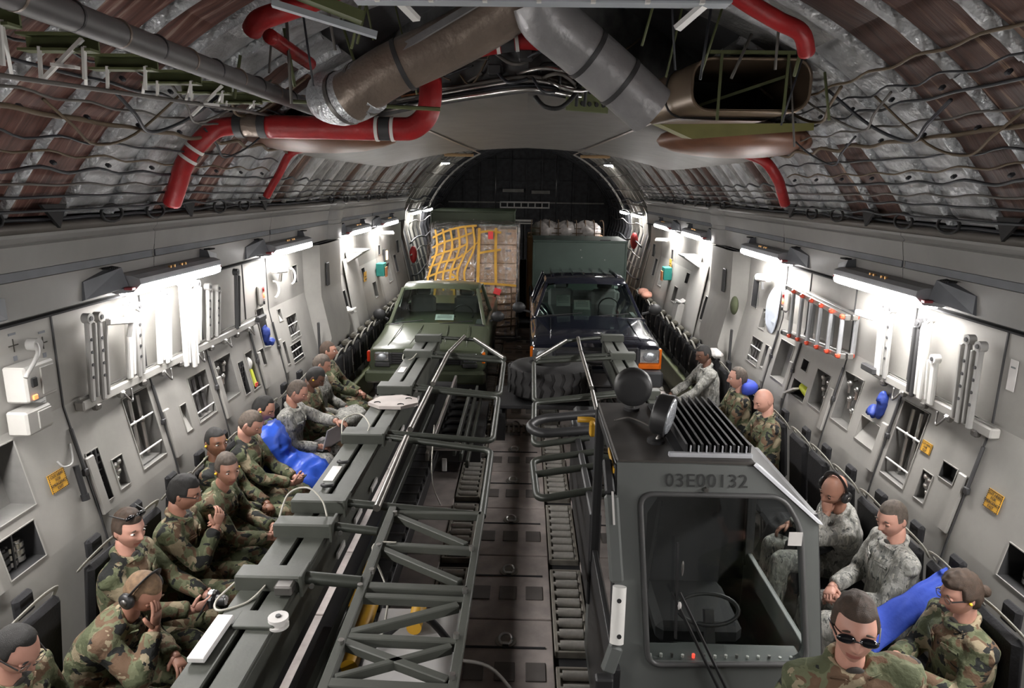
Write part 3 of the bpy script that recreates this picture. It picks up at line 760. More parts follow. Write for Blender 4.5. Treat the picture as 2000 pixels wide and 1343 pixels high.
B().tube(smoothpath([(.05, 5.1, 4.10), (.12, 5.0, 4.02), (.24, 5.0, 4.02), (.36, 5.05, 4.16), (.36, 5.1, 4.3)], 5), .016, 8).obj('black_hose', M_black, wbx, smooth=True)
# brown fairing lumps where the box meets the hull
for s in (-1, 1):
    B().ell((s * 1.95, 6.6, 3.92), (.75, .75, .16), 20, 10).obj('brown_fairing', M_fairing, wbx, smooth=True)

# wrapped air ducts joining over the centre line
def ring_band(mb, p, q, t, r, w):
    p, q = Vector(p), Vector(q); d = (q - p).normalized(); c = p.lerp(q, t); mb.tube([c - d * w / 2, c + d * w / 2], r, 20)
def wrapped_duct(name, label, pts, r, m, bands, seam=None):
    D = root(name, label, 'duct', pts[-1])
    B().tube(smoothpath(pts, 6), r, 22).obj('duct_wrap', m, D, smooth=40)
    for t in bands:
        n = len(pts) - 1; i = min(int(t * n), n - 1); b = B(); ring_band(b, pts[i], pts[i + 1], t * n - i, r + .006, .03); b.obj('clamp_band', M_dgrey, D, smooth=40)
    if seam:
        P = smoothpath(pts, 6); b = B()
        b.bar(P[3] + Vector(seam) * (r + .004), P[-4] + Vector(seam) * (r + .004), .05, .012, up=seam); b.obj('seam_tape', M_wrapG, D)
    return D
wrapped_duct('wrapped_air_duct', 'fat brown plastic-wrapped air duct slanting from centre to left hull', [(-.02, 4.42, 4.62), (-.16, 4.5, 4.51), (-.5, 4.58, 4.345), (-.89, 4.62, 4.18), (-1.10, 4.66, 4.06), (-1.16, 4.68, 4.03)], .160, M_wrapB, (.55,), (0.1, -.8, .5))
el = root('foil_duct_elbow', 'silver foil elbow ending the brown wrapped duct', 'duct', (-1.4, 4.72, 3.9))
B().tube(smoothpath([(-1.03, 4.66, 4.10), (-1.12, 4.70, 4.055), (-1.24, 4.78, 4.03), (-1.36, 4.92, 4.06)], 5), [.172] * 16, 20).obj('foil_sleeve', M_foil, el, smooth=True)
for t in (-1.05, -1.20): B().tube([(t, 4.67 - (t + 1.05) * .5, 4.09 + (t + 1.05) * .35), (t - .025, 4.685 - (t + 1.05) * .5, 4.08 + (t + 1.05) * .35)], .178, 20).obj('clamp_band', M_clamp, el, smooth=40)
wrapped_duct('wrapped_air_duct', 'fat pale grey wrapped air duct slanting from centre to the right', [(.04, 4.38, 4.56), (.10, 4.42, 4.46), (.24, 4.5, 4.37), (.38, 4.55, 4.275), (.58, 4.6, 4.13), (.80, 4.66, 3.965)], .165, M_wrapG, (.58, .8))
cr = root('duct_crown', 'brown top manifold where the two wrapped ducts meet', 'duct', (0, 4.3, 4.5))
B().tube([(-.75, 4.25, 4.66), (.15, 4.25, 4.66)], .14, 18).obj('manifold', M_wrapB, cr, smooth=40)
B().tube([(-.75, 4.25, 4.66), (-.48, 4.25, 4.66)], .15, 18).obj('white_sleeve', M_wrapG, cr, smooth=40)

# red ducts
def red_duct(label, pts, r, bands=(), cuff=None, loc=None):
    D = root('red_duct', label, 'duct', loc or pts[0])
    B().tube(smoothpath(pts, 6), r, 16).obj('red_sleeve', M_redduct, D, smooth=True)
    for p, q in bands:
        p, q = Vector(p), Vector(q); d = (q - p).normalized()
        b = B().tube([p, q], r * 1.02, 16); b.obj('dark_coupling', M_dgrey, D, smooth=40)
        for e in (p - d * .018, q + d * .018): B().tube([e - d * .012, e + d * .012], r * 1.09, 16).obj('white_band', M_white, D, smooth=40)
    return D
red_duct('long red duct running level under the left side of the wing box', [(-1.95, 5.3, 3.888), (-1.49, 5.3, 3.884), (-.99, 5.3, 3.882), (-.85, 5.3, 3.895), (-.75, 5.3, 3.98), (-.72, 5.3, 4.10), (-.72, 5.32, 4.24)], .084, [((-1.10, 5.3, 3.882), (-1.02, 5.3, 3.882))])
gd = root('bare_duct_sleeve', 'short bare grey duct sleeve between two red ducts on the left', 'duct', (-2.1, 5.3, 3.8))
B().tube([(-2.16, 5.3, 3.893), (-1.95, 5.3, 3.889)], .078, 16).obj('sleeve', M_wrapB, gd, smooth=40)
for x in (-2.15, -1.97): B().tube([(x - .03, 5.3, 3.891), (x + .03, 5.3, 3.891)], .088, 16).obj('clamp', M_dgrey, gd, smooth=40)
red_duct('red duct bending down the left hull to the trough', [(-2.16, 5.3, 3.893), (-2.30, 5.22, 3.86), (-2.40, 5.12, 3.74), (-2.50, 5.10, 3.60), (-2.58, 5.15, 3.47), (-2.68, 5.22, 3.32)], .066, [((-2.43, 5.11, 3.70), (-2.46, 5.105, 3.66))], loc=(-2.6, 5.2, 3.3))
red_duct('short red duct crossing behind the two wrapped ducts at the centre', [(-.50, 4.9, 4.34), (-.25, 4.9, 4.396), (0, 4.9, 4.43), (.2, 4.9, 4.39), (.45, 4.95, 4.28)], .062, [((-.19, 4.9, 4.408), (-.10, 4.9, 4.42))])
red_duct('upper red duct looping out of the left crown', [(-1.0, 4.16, 4.58), (-1.19, 4.13, 4.48), (-1.34, 4.07, 4.41), (-1.48, 4.03, 4.35), (-1.55, 4.09, 4.31)], .056)
red_duct('red duct stub below the upper red loop on the left', [(-1.52, 4.28, 4.315), (-1.53, 4.5, 4.315), (-1.54, 5.1, 4.30)], .044)
red_duct('red duct dropping from the top right crown', [(.95, 3.9, 4.55), (1.12, 3.93, 4.45), (1.33, 3.98, 4.36), (1.46, 3.98, 4.30), (1.54, 4.08, 4.22)], .046)
red_duct('small red duct curving down the right hull beyond the fairing', [(2.2, 7.15, 3.83), (2.3, 6.85, 3.74), (2.45, 6.9, 3.58), (2.53, 7.0, 3.48), (2.62, 7.1, 3.34)], .05)
red_duct('small red duct curving down the left hull beyond the fairing', [(-2.25, 7.3, 3.84), (-2.35, 7.0, 3.77), (-2.53, 7.14, 3.57), (-2.62, 7.18, 3.46), (-2.70, 7.2, 3.34)], .038)
# long grey duct at upper left with its white struts and green shelf plates
D = root('grey_pipe_duct', 'long dark grey pipe duct running along the upper left crown', 'duct', (-1.7, 4, 4.0))
B().tube([(-1.70, 1.2, 4.07), (-1.70, 5.9, 4.06)], .055, 20).obj('pipe', M_duct, D, smooth=40)
for k in range(12):
    y = 2.4 + k * .3; B().tube([(-1.70, y, 4.07), (-1.70, y + .012, 4.07)], .059, 20).obj('clamp_band', M_dgrey if k % 2 else M_wrapB, D, smooth=40)
for k, y in enumerate((2.50, 2.95, 3.41, 3.86, 4.25, 4.73)):
    R_ = root('shelf_bracket', 'green primer cross bracket, %s of six from the viewer under the grey pipe duct' % ('first', 'second', 'third', 'fourth', 'fifth', 'sixth')[k], 'bracket', (-1.95, y, 3.9), 'green cross brackets under the pipe')
    for dz in (0, -.06): B().box((-1.92, y, 4.05 + dz), (.30, .07, .010)).obj('flange', M_primer, R_)
    B().box((-1.92, y + .03, 4.02), (.30, .010, .06)).obj('web', M_primer, R_)
    for x in (-1.80, -1.98): B().bar((x, y - .03, 4.0), (x - .01, y - .03, 3.855 + (y - 2.5) * .045), .012).obj('strut', M_white, R_)
    B().bar((-1.80, y - .02, 4.0), (-1.95, y + .20, 3.86 + (y - 2.5) * .045), .012).obj('strut', M_white, R_)
    if k in (1, 4): B().bar((-1.80, y - .03, 4.03), (-1.99, y - .04, 3.86), .018, .014).obj('strut', M_white, R_); B().bar((-1.93, y - .035, 3.93), (-1.83, y - .035, 3.92), .035, .012).obj('gusset', M_white, R_)
B().tube([(-1.92, 1.5, 3.80), (-1.92, 2.6, 3.842), (-1.92, 4.76, 3.949), (-1.92, 5.4, 3.97)], .010, 6).obj('support_rail', M_cable3, D, smooth=True)
t = B().tube([(-1.87, 5.0, 4.043), (-.61, 5.0, 3.995)], .014, 6); thing('olive_rod', t, M_primer, 'thin olive rod stretched across under the brown wrapped duct', 'rod')
# bronze intake box on the right
bx_ = root('bronze_duct_box', 'bronze duct box with a large rounded open mouth at upper right', 'duct', (1.5, 5.0, 3.98))
def rrect(cx, cz, w, h, r, y, n=5):
    out = []
    for sx, sz, a0 in ((1, 1, 0), (-1, 1, 90), (-1, -1, 180), (1, -1, 270)):
        for i in range(n + 1):
            a = math.radians(a0 + 90 * i / n); out.append(Vector((cx + sx * (w / 2 - r) + r * math.cos(a), y, cz + sz * (h / 2 - r) + r * math.sin(a))))
    return out
mb = B(); mb.loft([rrect(1.42, 4.16, .98, .34, .12, 5.9), rrect(1.50, 4.16, .80, .345, .12, 4.9), rrect(1.50, 4.16, .77, .31, .11, 4.89), rrect(1.42, 4.16, .93, .30, .11, 5.9)], cap=False).obj('duct_shell', M_bronze, bx_, smooth=40)
B().tube(rrect(1.50, 4.16, .79, .335, .12, 4.895), .011, 6, closed=True).obj('mouth_rim', M_bronze, bx_, smooth=True)
B().tube(rrect(1.46, 4.16, .90, .342, .12, 5.3), .008, 6, closed=True).obj('black_band', M_black, bx_, smooth=True)
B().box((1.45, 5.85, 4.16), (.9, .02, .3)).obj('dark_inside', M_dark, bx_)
for x in (1.28, 1.72): B().bar((x, 4.86, 4.36), (x, 4.86, 3.93), .018, .012, up=(0, 1, 0)).obj('strap', M_primer, bx_)
B().bar((1.2, 4.86, 4.36), (1.76, 4.86, 4.36), .03, .02).obj('strap', M_primer, bx_)
B().bar((1.2, 5.2, 4.05), (1.8, 5.1, 4.25), .02).obj('inner_brace', M_primer, bx_)
mb = B(); mb.prism([(.96, 5.2, 3.93), (2.07, 5.2, 3.95), (2.07, 5.2, 3.90), (1.2, 5.2, 3.83)], (0, .35, .03)); thing('olive_fairing', mb, mat('olive_yellow', (.20, .19, .06), .5), 'long olive yellow fairing under the bronze duct box', 'fairing')
# pale beam across the very top with a drooping end strut
tb = root('cross_beam', 'pale blue-grey beam across the very top of the view', 'beam', (0, 3.2, 4.2))
B().box((.05, 3.2, 4.265), (1.62, .10, .05), .006).obj('beam', mat('pale_blue_paint', (.38, .41, .44), .5), tb)
for k in range(7): B().box((-.65 + k * .23, 3.15, 4.265), (.02, .03, .06)).obj('cleat', M_white, tb)
B().bar((.78, 3.2, 4.27), (.66, 3.3, 4.17), .05, .02).obj('end_strut', M_white, tb)
B().bar((-.62, 3.2, 4.3), (-.52, 3.4, 4.22), .04, .02).obj('end_strut', M_white, tb)
B().bar((-1.3, 3.6, 4.44), (-.85, 3.75, 4.30), .1, .05).obj('outrigger', M_primer, tb); B().bar((-1.3, 3.72, 4.36), (-.8, 3.85, 4.24), .06, .03).obj('outrigger', mat('pale_blue_paint', (0, 0, 0)), tb)
rng = random.Random(11)
for k in range(22):
    s = rng.choice((-1, 1)); x = s * rng.uniform(.9, 1.9) if s < 0 else rng.uniform(.7, 1.9); y = rng.uniform(4.2, 5.0)
    z = CZ + math.sqrt(max(.1, 3.35 ** 2 - x * x))
    B().tube([(x, y, z), (x + rng.uniform(-.15, .15), y + rng.uniform(-.1, .1), z - rng.uniform(.25, .6))], rng.uniform(.006, .012), 6).obj('hanger_rod', rng.choice([M_primer, M_cable, M_cable3]), ce, smooth=True)
# ================================================================== cargo loader
M_olive = mat('loader_green', (.075, .08, .068), .5, .1, var=.12, scale=4, dirt=.35, bump=.05)
M_olive2 = mat('loader_green_tube', (.05, .055, .046), .38, .2, var=.12)
M_barsteel = mat('worn_tube_steel', (.30, .285, .26), .3, .8, var=.15, scale=8)
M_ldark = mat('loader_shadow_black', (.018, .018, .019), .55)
M_lblack = mat('loader_black_paint', (.03, .03, .031), .42, .1)
M_cabgrey = mat('cab_grey_green', (.11, .118, .113), .45, .05, var=.05, scale=6)
M_cabroof = mat('cab_roof_brown', (.055, .05, .045), .55, var=.25, scale=6)
M_wire = mat('lashing_wire', (.5, .48, .42), .45)
M_label = mat('white_label', (.66, .64, .62), .6)
M_yel = mat('machine_yellow', (.55, .30, .02), .45)
M_reflect = mat('grey_reflector', (.48, .49, .52), .4)
LD = root('cargo_loader', 'large dark green aircraft cargo loader with folded rails and right-hand cab', 'loader', (-.05, 6, 0))
# side beams: two top channels with a slot, on a deep dark web
def side_beam(x0, x1, y0, y1, nm):
    w = (x1 - x0 - .035) / 2
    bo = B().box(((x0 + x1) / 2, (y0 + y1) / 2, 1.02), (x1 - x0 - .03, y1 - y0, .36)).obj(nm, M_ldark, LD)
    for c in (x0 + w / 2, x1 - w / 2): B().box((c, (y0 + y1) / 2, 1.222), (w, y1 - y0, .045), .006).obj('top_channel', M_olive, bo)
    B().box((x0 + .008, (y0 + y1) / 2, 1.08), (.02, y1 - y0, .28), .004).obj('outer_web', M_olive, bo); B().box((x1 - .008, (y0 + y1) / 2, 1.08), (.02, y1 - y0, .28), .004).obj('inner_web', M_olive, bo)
    return bo
LBm = side_beam(-1.575, -1.262, 2.0, 10.0, 'left_beam'); RBm = side_beam(1.19, 1.48, 4.6, 10.1, 'right_beam')
def socket(x0, x1, y, sy=.15, m=M_olive):
    o = B().box(((x0 + x1) / 2, y, 1.285), (abs(x1 - x0), sy, .10), .010).obj('post_socket', m, LD)
    e = x1 if abs(x1) < abs(x0) else x0
    B().box((e, y, 1.285), (.02, sy + .03, .13), .004).obj('socket_flange', M_olive, o)
    B().disc((e - math.copysign(.06, e), y - sy / 2 - .004, 1.285), (0, 1, 0), .014, .016, 8).obj('bolt', M_steel, o)
    return o
for y in (9.82, 8.86, 7.24, 5.75, 4.40, 4.06, 3.46): socket(-1.60, -1.22, y, .2 if y in (7.24, 5.75) else .13)
for y in (10.05, 8.93, 7.2): socket(1.50, 1.17, y, .13)
def rail(pts, r=.028, m=M_olive2, nm='guard_rail', f=.10): return B().tube(fillet(pts, f, 6), r, 12).obj(nm, m, LD, smooth=40)
zo, zi = 1.295, 1.235
rail([(-1.22, 9.82, zo), (-.72, 9.78, 1.28), (-.25, 8.72, zi + .02)], f=.04); 
rail([(-1.22, 8.86, zo), (-.255, 8.86, zi)], f=.04)
rail([(-1.22, 8.80, zo - .03), (-.255, 8.78, zi - .02), (-.255, 7.28, zi - .02), (-1.22, 7.29, zo)])
rail([(-1.22, 7.19, zo), (-.262, 7.13, zi), (-.265, 5.80, zi), (-1.22, 5.80, zo)])
rail([(-1.22, 5.70, zo), (-.265, 5.58, zi), (-.268, 4.36, zi)])
rail([(-1.22, 4.40, zo), (-.27, 4.37, zi)]); rail([(-1.22, 4.06, zo), (-.93, 4.05, 1.27)]); rail([(-1.22, 3.46, zo), (-.90, 3.46, 1.27)], .036)
for a, b in (((-.87, 9.80, 1.32), (-.99, 8.75, 1.325)), ((-.99, 8.72, 1.325), (-1.005, 7.30, 1.325)), ((-1.005, 7.12, 1.325), (-1.01, 5.82, 1.325)), ((-1.01, 5.62, 1.325), (-.99, 4.30, 1.31))): rail([a, b], .027, M_barsteel, 'mid_rail')
rail([(-.72, 9.775, 1.295), (-.25, 8.735, 1.275)], .024, M_barsteel, 'end_brace'); rail([(.62, 9.78, 1.295), (.15, 8.70, 1.275)], .024, M_barsteel, 'end_brace')
rail([(1.17, 10.02, zo), (.62, 9.80, 1.28), (.15, 8.72, zi)], f=.04); rail([(1.17, 8.93, zo), (.14, 8.86, zi)], f=.04)
rail([(1.17, 8.86, zo - .03), (.14, 8.78, zi - .02), (.125, 7.05, zi - .02), (1.17, 7.25, zo)])
rail([(1.17, 7.15, zo), (.125, 6.96, zi), (.105, 5.72, zi), (.6, 5.78, zo)])
rail([(.62, 5.45, zo), (.09, 5.38, zi), (.12, 4.64, zi), (.55, 4.70, zo)]); rail([(.6, 5.15, zo), (.11, 5.09, zi)])
rail([(.70, 6.26, 1.36), (.16, 6.14, 1.34), (.05, 5.93, 1.33), (.16, 5.76, 1.33), (.70, 5.86, 1.35)], .042, M_lblack, 'step_loop', .16)
rail([(.80, 9.85, 1.32), (.775, 8.95, 1.325)], .025, M_barsteel, 'mid_rail'); rail([(.775, 8.90, 1.325), (.76, 7.25, 1.325)], .025, M_barsteel, 'mid_rail'); rail([(.755, 7.12, 1.325), (.735, 6.4, 1.325)], .025, M_barsteel, 'mid_rail')
# folded catwalk truss
TR = B().bar((-.89, 4.36, 1.27), (-.87, 2.2, 1.24), .05, .06, .006).obj('catwalk_truss', M_olive, LD)
def tb_(a, b, w=.045, h=.05): B().bar(a + (1.25,), b + (1.25,), w, h, .005).obj('truss_bar', M_olive, TR)
tb_((-.272, 4.36), (-.30, 2.2)); tb_((-.9, 4.33), (-.27, 4.33)); tb_((-.87, 4.30), (-.34, 3.92)); tb_((-.9, 3.90), (-.29, 3.86)); tb_((-.88, 3.86), (-.34, 3.50))
tb_((-.90, 3.44), (-.29, 3.42), .06); tb_((-.88, 3.34), (-.30, 3.32)); tb_((-.33, 3.28), (-.86, 3.02)); tb_((-.88, 2.99), (-.30, 2.97)); tb_((-.86, 2.95), (-.32, 2.70)); tb_((-.33, 2.94), (-.84, 2.70), .035); tb_((-.87, 2.66), (-.31, 2.64), .06); tb_((-.6, 2.6), (-.33, 2.3))
for x, y in ((-.86, 4.28), (-.88, 3.84), (-.89, 3.40), (-.30, 3.84), (-.30, 3.38), (-.31, 2.99), (-.3, 2.7), (-.87, 2.92), (-.86, 3.56)): B().disc((x, y, 1.285), (0, 0, 1), .016, .03, 8).obj('bolt', M_steel, TR)
# inner works seen through the rails
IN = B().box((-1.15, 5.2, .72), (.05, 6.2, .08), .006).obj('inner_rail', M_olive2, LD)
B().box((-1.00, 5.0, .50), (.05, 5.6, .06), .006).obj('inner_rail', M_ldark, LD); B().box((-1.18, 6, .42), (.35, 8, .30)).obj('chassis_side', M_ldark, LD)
for k in range(22): B().disc((-1.08, 3.3 + k * .2, .54), (1, 0, 0), .04, .2, 10).obj('side_roller', M_lblack, IN, smooth=40)
for y, l in ((6.62, .22), (5.3, .22), (4.75, .2), (4.25, .18), (7.6, .3)): B().box((-1.235, y, 1.02), (.012, l, .045)).obj('decal', M_label, LD)
for y, l in ((4.45, .16), (4.12, .3)): B().box((-1.10, y, .765), (.05, l, .012)).obj('yellow_stripe', M_yel, LD)
for x, y0, y1, z in ((-.66, 6.9, 9.5, .62), (-.60, 7.0, 9.3, .50), (-.72, 6.8, 9.0, .72), (-.98, 6.6, 9.6, .74)): B().box((x, (y0 + y1) / 2, z), (.035, y1 - y0, .09), .005).obj('lift_arm', M_olive2 if x > -.9 else M_barsteel, LD)
B().disc((-.82, 6.75, .80), (1, 0, 0), .042, .36, 14).obj('shiny_cross_shaft', M_steel, LD, smooth=40); B().box((-.80, 6.6, .66), (.05, .02, .14), .005).obj('tag', M_label, LD)
for k in range(6): B().disc((-.84, 7.75 + .3 * k, .5), (1, 0, 0), .035, .34, 10).obj('cross_roller', M_lblack, LD, smooth=40)
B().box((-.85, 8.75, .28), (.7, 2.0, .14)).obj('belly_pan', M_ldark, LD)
# rear platform carrying the tyre, mechanism beside it
B().box((.35, 9.45, .52), (1.5, .95, .06), .01).obj('rear_platform', M_ldark, LD)
for x in (-.3, 1.0): B().box((x, 9.45, .2), (.12, .8, .4)).obj('platform_leg', M_ldark, LD)
for x in (.95, 1.1, 1.22): B().box((x, 8.6, .55), (.05, 1.5, .12), .01).obj('lift_arm', M_olive2, LD)
for k in range(5): B().ell((1.0 + .05 * (k % 2), 8.3 + .22 * k, .66), (.05, .07, .05), 10, 6).obj('hydraulic_fitting', M_clamp, LD, smooth=True)
# front end below the truss
B().box((-.62, 3.15, .85), (.50, 1.35, .03), .006).obj('pale_deck_plate', mat('pale_deck', (.38, .37, .36), .6), LD)
B().box((-1.12, 3.45, .62), (.34, 1.0, .02), .004).obj('grey_deck_plate', mat('deck_plate_grey', (.12, .12, .12), .5), LD)
B().tube([(-.96, 3.35, .80), (-.97, 4.0, .80)], .05, 14).obj('yellow_cylinder', M_yel, LD, smooth=40); B().tube([(-.62, 3.55, .92), (-.62, 3.8, .92)], .045, 14).obj('yellow_cylinder', M_yel, LD, smooth=40)
B().tube(smoothpath([(-.84, 3.4, .9), (-.6, 3.62, .96), (-.36, 3.4, .9)], 6), .022, 8).obj('black_hose', M_black, LD, smooth=True)
for x, w in ((-.16, .10), (.02, .07), (.24, .12)): B().box((x, 2.5, .55), (w, 1.7 if x != .24 else 1.2, .14), .01).obj('front_frame', M_lblack, LD)
B().bar((.22, 3.42, .55), (.28, 2.2, .85), .10, .08, .01).obj('front_strut', M_lblack, LD); B().bar((.25, 2.85, .74), (.255, 2.7, .78), .075, .06, .005).obj('strut_label', mat('strut_label_grey', (.25, .26, .28), .5), LD)
B().tube(smoothpath([(-.30, 3.05, 1.1), (-.12, 3.1, 1.0), (.1, 2.95, .8), (.22, 2.8, .7)], 6), .010, 6).obj('loose_cable', M_cable3, LD, smooth=True); B().tube(smoothpath([(-.32, 2.55, 1.1), (-.15, 2.58, 1.05), (.1, 2.4, .9), (.3, 2.2, .8)], 6), .010, 6).obj('loose_cable', M_cable3, LD, smooth=True)
B().box((.1, 2.6, .2), (2.9, 2.2, .12)).obj('front_belly', M_ldark, LD)
# fittings on the left beam
def wire(pts): B().tube(smoothpath(pts, 7), .0065, 6).obj('lashing_wire', M_wire, LD, smooth=True)
wire([(-1.60, 3.43, 1.28), (-1.66, 3.30, 1.24), (-1.60, 3.20, 1.25), (-1.48, 3.28, 1.25), (-1.42, 3.40, 1.28)]); wire([(-1.60, 4.10, 1.3), (-1.58, 4.26, 1.42), (-1.46, 4.30, 1.45), (-1.34, 4.22, 1.4), (-1.28, 4.12, 1.33)]); wire([(-1.60, 5.70, 1.3), (-1.62, 5.85, 1.4), (-1.5, 5.95, 1.42), (-1.38, 5.82, 1.36), (-1.40, 5.66, 1.30)])
wire([(-.78, 3.90, 1.28), (-.92, 3.85, 1.27), (-.78, 3.6, 1.1), (-.80, 3.42, .9)]); wire([(-1.6, 8.8, 1.28), (-1.58, 8.68, 1.24), (-1.48, 8.68, 1.25), (-1.42, 8.8, 1.3)]); wire([(-.86, 6.3, 1.2), (-.84, 5.95, .8), (-.74, 5.8, .6)])
for y in (5.2, 4.75): B().tube(arc((-1.46, y, 1.265), .04, -.5, PI + .5, 10, (1, 0, 0), (0, -1, .25)), .013, 6).obj('beam_hook', M_ldark, LD, smooth=True)
for (x, y, l) in ((-1.50, 5.0, .28), (-1.51, 8.15, .25)): B().box((x + .01, y, 1.248), (.075, l, .006)).obj('label_strip', M_label, LD)
B().box((-1.525, 2.95, 1.27), (.085, .34, .03), .005).obj('white_block', mat('white_block', (.78, .77, .76), .5), LD)
B().box((-1.36, 3.12, 1.255), (.22, .14, .02), .004).obj('pulley_arm', M_olive, LD); pu = B().disc((-1.24, 3.09, 1.29), (0, 0, 1), .052, .018, 18).disc((-1.24, 3.09, 1.27), (0, 0, 1), .036, .03, 16).disc((-1.24, 3.09, 1.25), (0, 0, 1), .052, .014, 18).obj('pulley', M_label, LD, smooth=40); B().disc((-1.24, 3.09, 1.302), (0, 0, 1), .014, .012, 6).obj('pulley_nut', M_dgrey, pu)
B().box((-1.30, 3.38, 1.29), (.10, .12, .06), .01).obj('latch', M_clamp, LD)
# --- cab
def fy(z): return 3.34 - .21 * (2.08 - z)
CAB = B().box((1.05, 3.9, .35), (1.1, 1.3, .5)).obj('cab_base', M_cabgrey, LD)
outer = [(.50, 2.08), (1.215, 2.08), (1.545, 1.80), (1.62, .20), (.50, .20)]
inner = fillet([(.90, 0, 1.925), (1.36, 0, 1.925), (1.455, 0, 1.77), (1.505, 0, 1.07), (.68, 0, 1.045), (.62, 0, 1.925), (.90, 0, 1.925)], .075, 8)[:-1]
cx, cz = 1.06, 1.48
def poly_hit(px, pz):
    d = Vector((px - cx, pz - cz)); best = None
    for (x0, z0), (x1, z1) in zip(outer, outer[1:] + outer[:1]):
        e = Vector((x1 - x0, z1 - z0)); den = d.x * e.y - d.y * e.x
        if abs(den) < 1e-9: continue
        t = ((x0 - cx) * e.y - (z0 - cz) * e.x) / den; u = ((x0 - cx) * d.y - (z0 - cz) * d.x) / den
        if t > 0 and -1e-6 <= u <= 1 + 1e-6 and (best is None or t < best): best = t
    return cx + d.x * best, cz + d.y * best
# add outer corner directions to the inner loop so that corners stay sharp
loop = [(p.x, p.z) for p in inner]
for ox, oz in outer:
    a = math.atan2(oz - cz, ox - cx); best = None
    for i in range(len(loop)):
        p, q = loop[i], loop[(i + 1) % len(loop)]; a0 = math.atan2(p[1] - cz, p[0] - cx); a1 = math.atan2(q[1] - cz, q[0] - cx)
        d1 = (a1 - a0 + PI) % (2 * PI) - PI; d2 = (a - a0 + PI) % (2 * PI) - PI
        if d1 and 0 < d2 / d1 < 1: best = (i, d2 / d1)
    i, t = best; p, q = loop[i], loop[(i + 1) % len(loop)]; loop.insert(i + 1, (p[0] + (q[0] - p[0]) * t, p[1] + (q[1] - p[1]) * t))
F_in = [Vector((x, fy(z), z)) for x, z in loop]; F_out = [Vector((x, fy(z), z)) for x, z in [poly_hit(*p) for p in loop]]
bk = Vector((0, .06, 0))
B().loft([[p + bk for p in F_in], F_in, F_out, [p + bk for p in F_out]], cap=False).obj('front_panel', M_cabgrey, CAB)
B().tube([Vector((p.x, fy(p.z) - .004, p.z)) for p in inner], .014, 8, closed=True).obj('window_gasket', mat('gasket_grey', (.07, .07, .07), .5), CAB, smooth=True)
B().add([p + Vector((0, .025, 0)) for p in [Vector((q.x, fy(q.z), q.z)) for q in inner]], [tuple(range(len(inner)))]).obj('windscreen', glass('cab_glass', (.80, .83, .82)), CAB)
RY = 4.34
B().box((.86, (3.34 + RY) / 2, 2.075), (.72, RY - 3.36, .03), .006).obj('roof_panel', M_cabroof, CAB)
B().loft([[(1.215, 3.36, 2.09), (1.215, RY, 2.09), (1.215, RY, 2.06), (1.215, 3.36, 2.06)], [(1.545, 3.30, 1.81), (1.545, RY, 1.81), (1.53, RY, 1.78), (1.53, 3.30, 1.78)]]).obj('roof_bevel', M_lblack, CAB)
B().prism([(x, RY - .02, z) for x, z in outer], (0, .04, 0)).obj('rear_panel', M_ldark, CAB)
# sides with openings
for x, nm in ((.515, 'left'), (1.575, 'right')):
    zt = 2.06 if x < 1 else 1.80
    B().box((x, (3.1 + RY) / 2, .62), (.035, RY - 3.05, .85), .004).obj('side_skirt', M_lblack if x < 1 else M_cabgrey, CAB)
    for y in (3.37, 4.30): B().bar((x, y if y > 4 else fy(1.0) + .04, .95), (x - (.03 if x > 1 else 0), y, zt), .05, .06, .005, up=(1, 0, 0)).obj('side_post', M_lblack, CAB)
    B().box((x - (.015 if x > 1 else 0), 3.84, zt - .03), (.04, .95, .06), .004).obj('side_header', M_lblack, CAB)
    B().add([(x, fy(1.05) + .06, 1.05), (x, 4.28, 1.05), (x - (.03 if x > 1 else 0), 4.28, zt - .06), (x - (.03 if x > 1 else 0), 3.36, zt - .06)], [(0, 1, 2, 3)]).obj('side_glass', glass('cab_glass', (0, 0, 0)), CAB)
B().bar((.485, 3.34, 2.03), (.49, 3.62, 2.04), .012, .03, .004).obj('yellow_edge', M_yel, CAB); B().box((.50, 4.62, 1.80), (.04, .08, .10), .01).obj('yellow_bracket', M_yel, CAB)
B().tube(fillet([(.40, 4.70, 1.84), (.52, 4.70, 1.84), (.56, 4.62, 1.74)], .03), .022, 8).obj('yellow_handle', M_yel, CAB, smooth=True)
B().box((.50, 5.3, .95), (.05, 2.0, .7), .01).obj('engine_side', M_lblack, LD); B().box((.98, 5.6, .85), (.9, 2.5, .8), .03).obj('engine_cover', M_ldark, LD)
# corner post with the white padded tube
B().bar((.465, 3.27, 1.93), (.50, 3.16, 1.50), .07, .06, .012, up=(0, 1, 0)).obj('corner_post', M_cabgrey, CAB); B().bar((.455, 3.42, 2.06), (.46, 3.28, 1.93), .05, .05, .01, up=(0, 1, 0)).obj('corner_post', M_lblack, CAB); B().bar((.465, 3.225, 1.97), (.478, 3.20, 1.80), .010, .012, up=(0, 1, 0)).obj('post_edge', M_label, CAB)
wt = B().tube([(.515, 3.15, 1.48), (.50, 3.06, 1.215)], .036, 16).obj('white_bumper_tube', M_white, CAB, smooth=40)
for z, y in ((1.43, 3.10), (1.265, 3.043)): B().disc((.508, y, z), (0, 1, -.3), .012, .01, 10).obj('bumper_hole', M_black, wt)
B().bar((.50, 3.06, 1.20), (.455, 3.03, 1.07), .07, .05, .01, up=(0, 1, 0)).obj('bumper_foot', M_cabgrey, CAB); B().box((.44, 3.02, 1.0), (.09, .06, .10), .008).obj('bumper_foot', M_lblack, CAB)
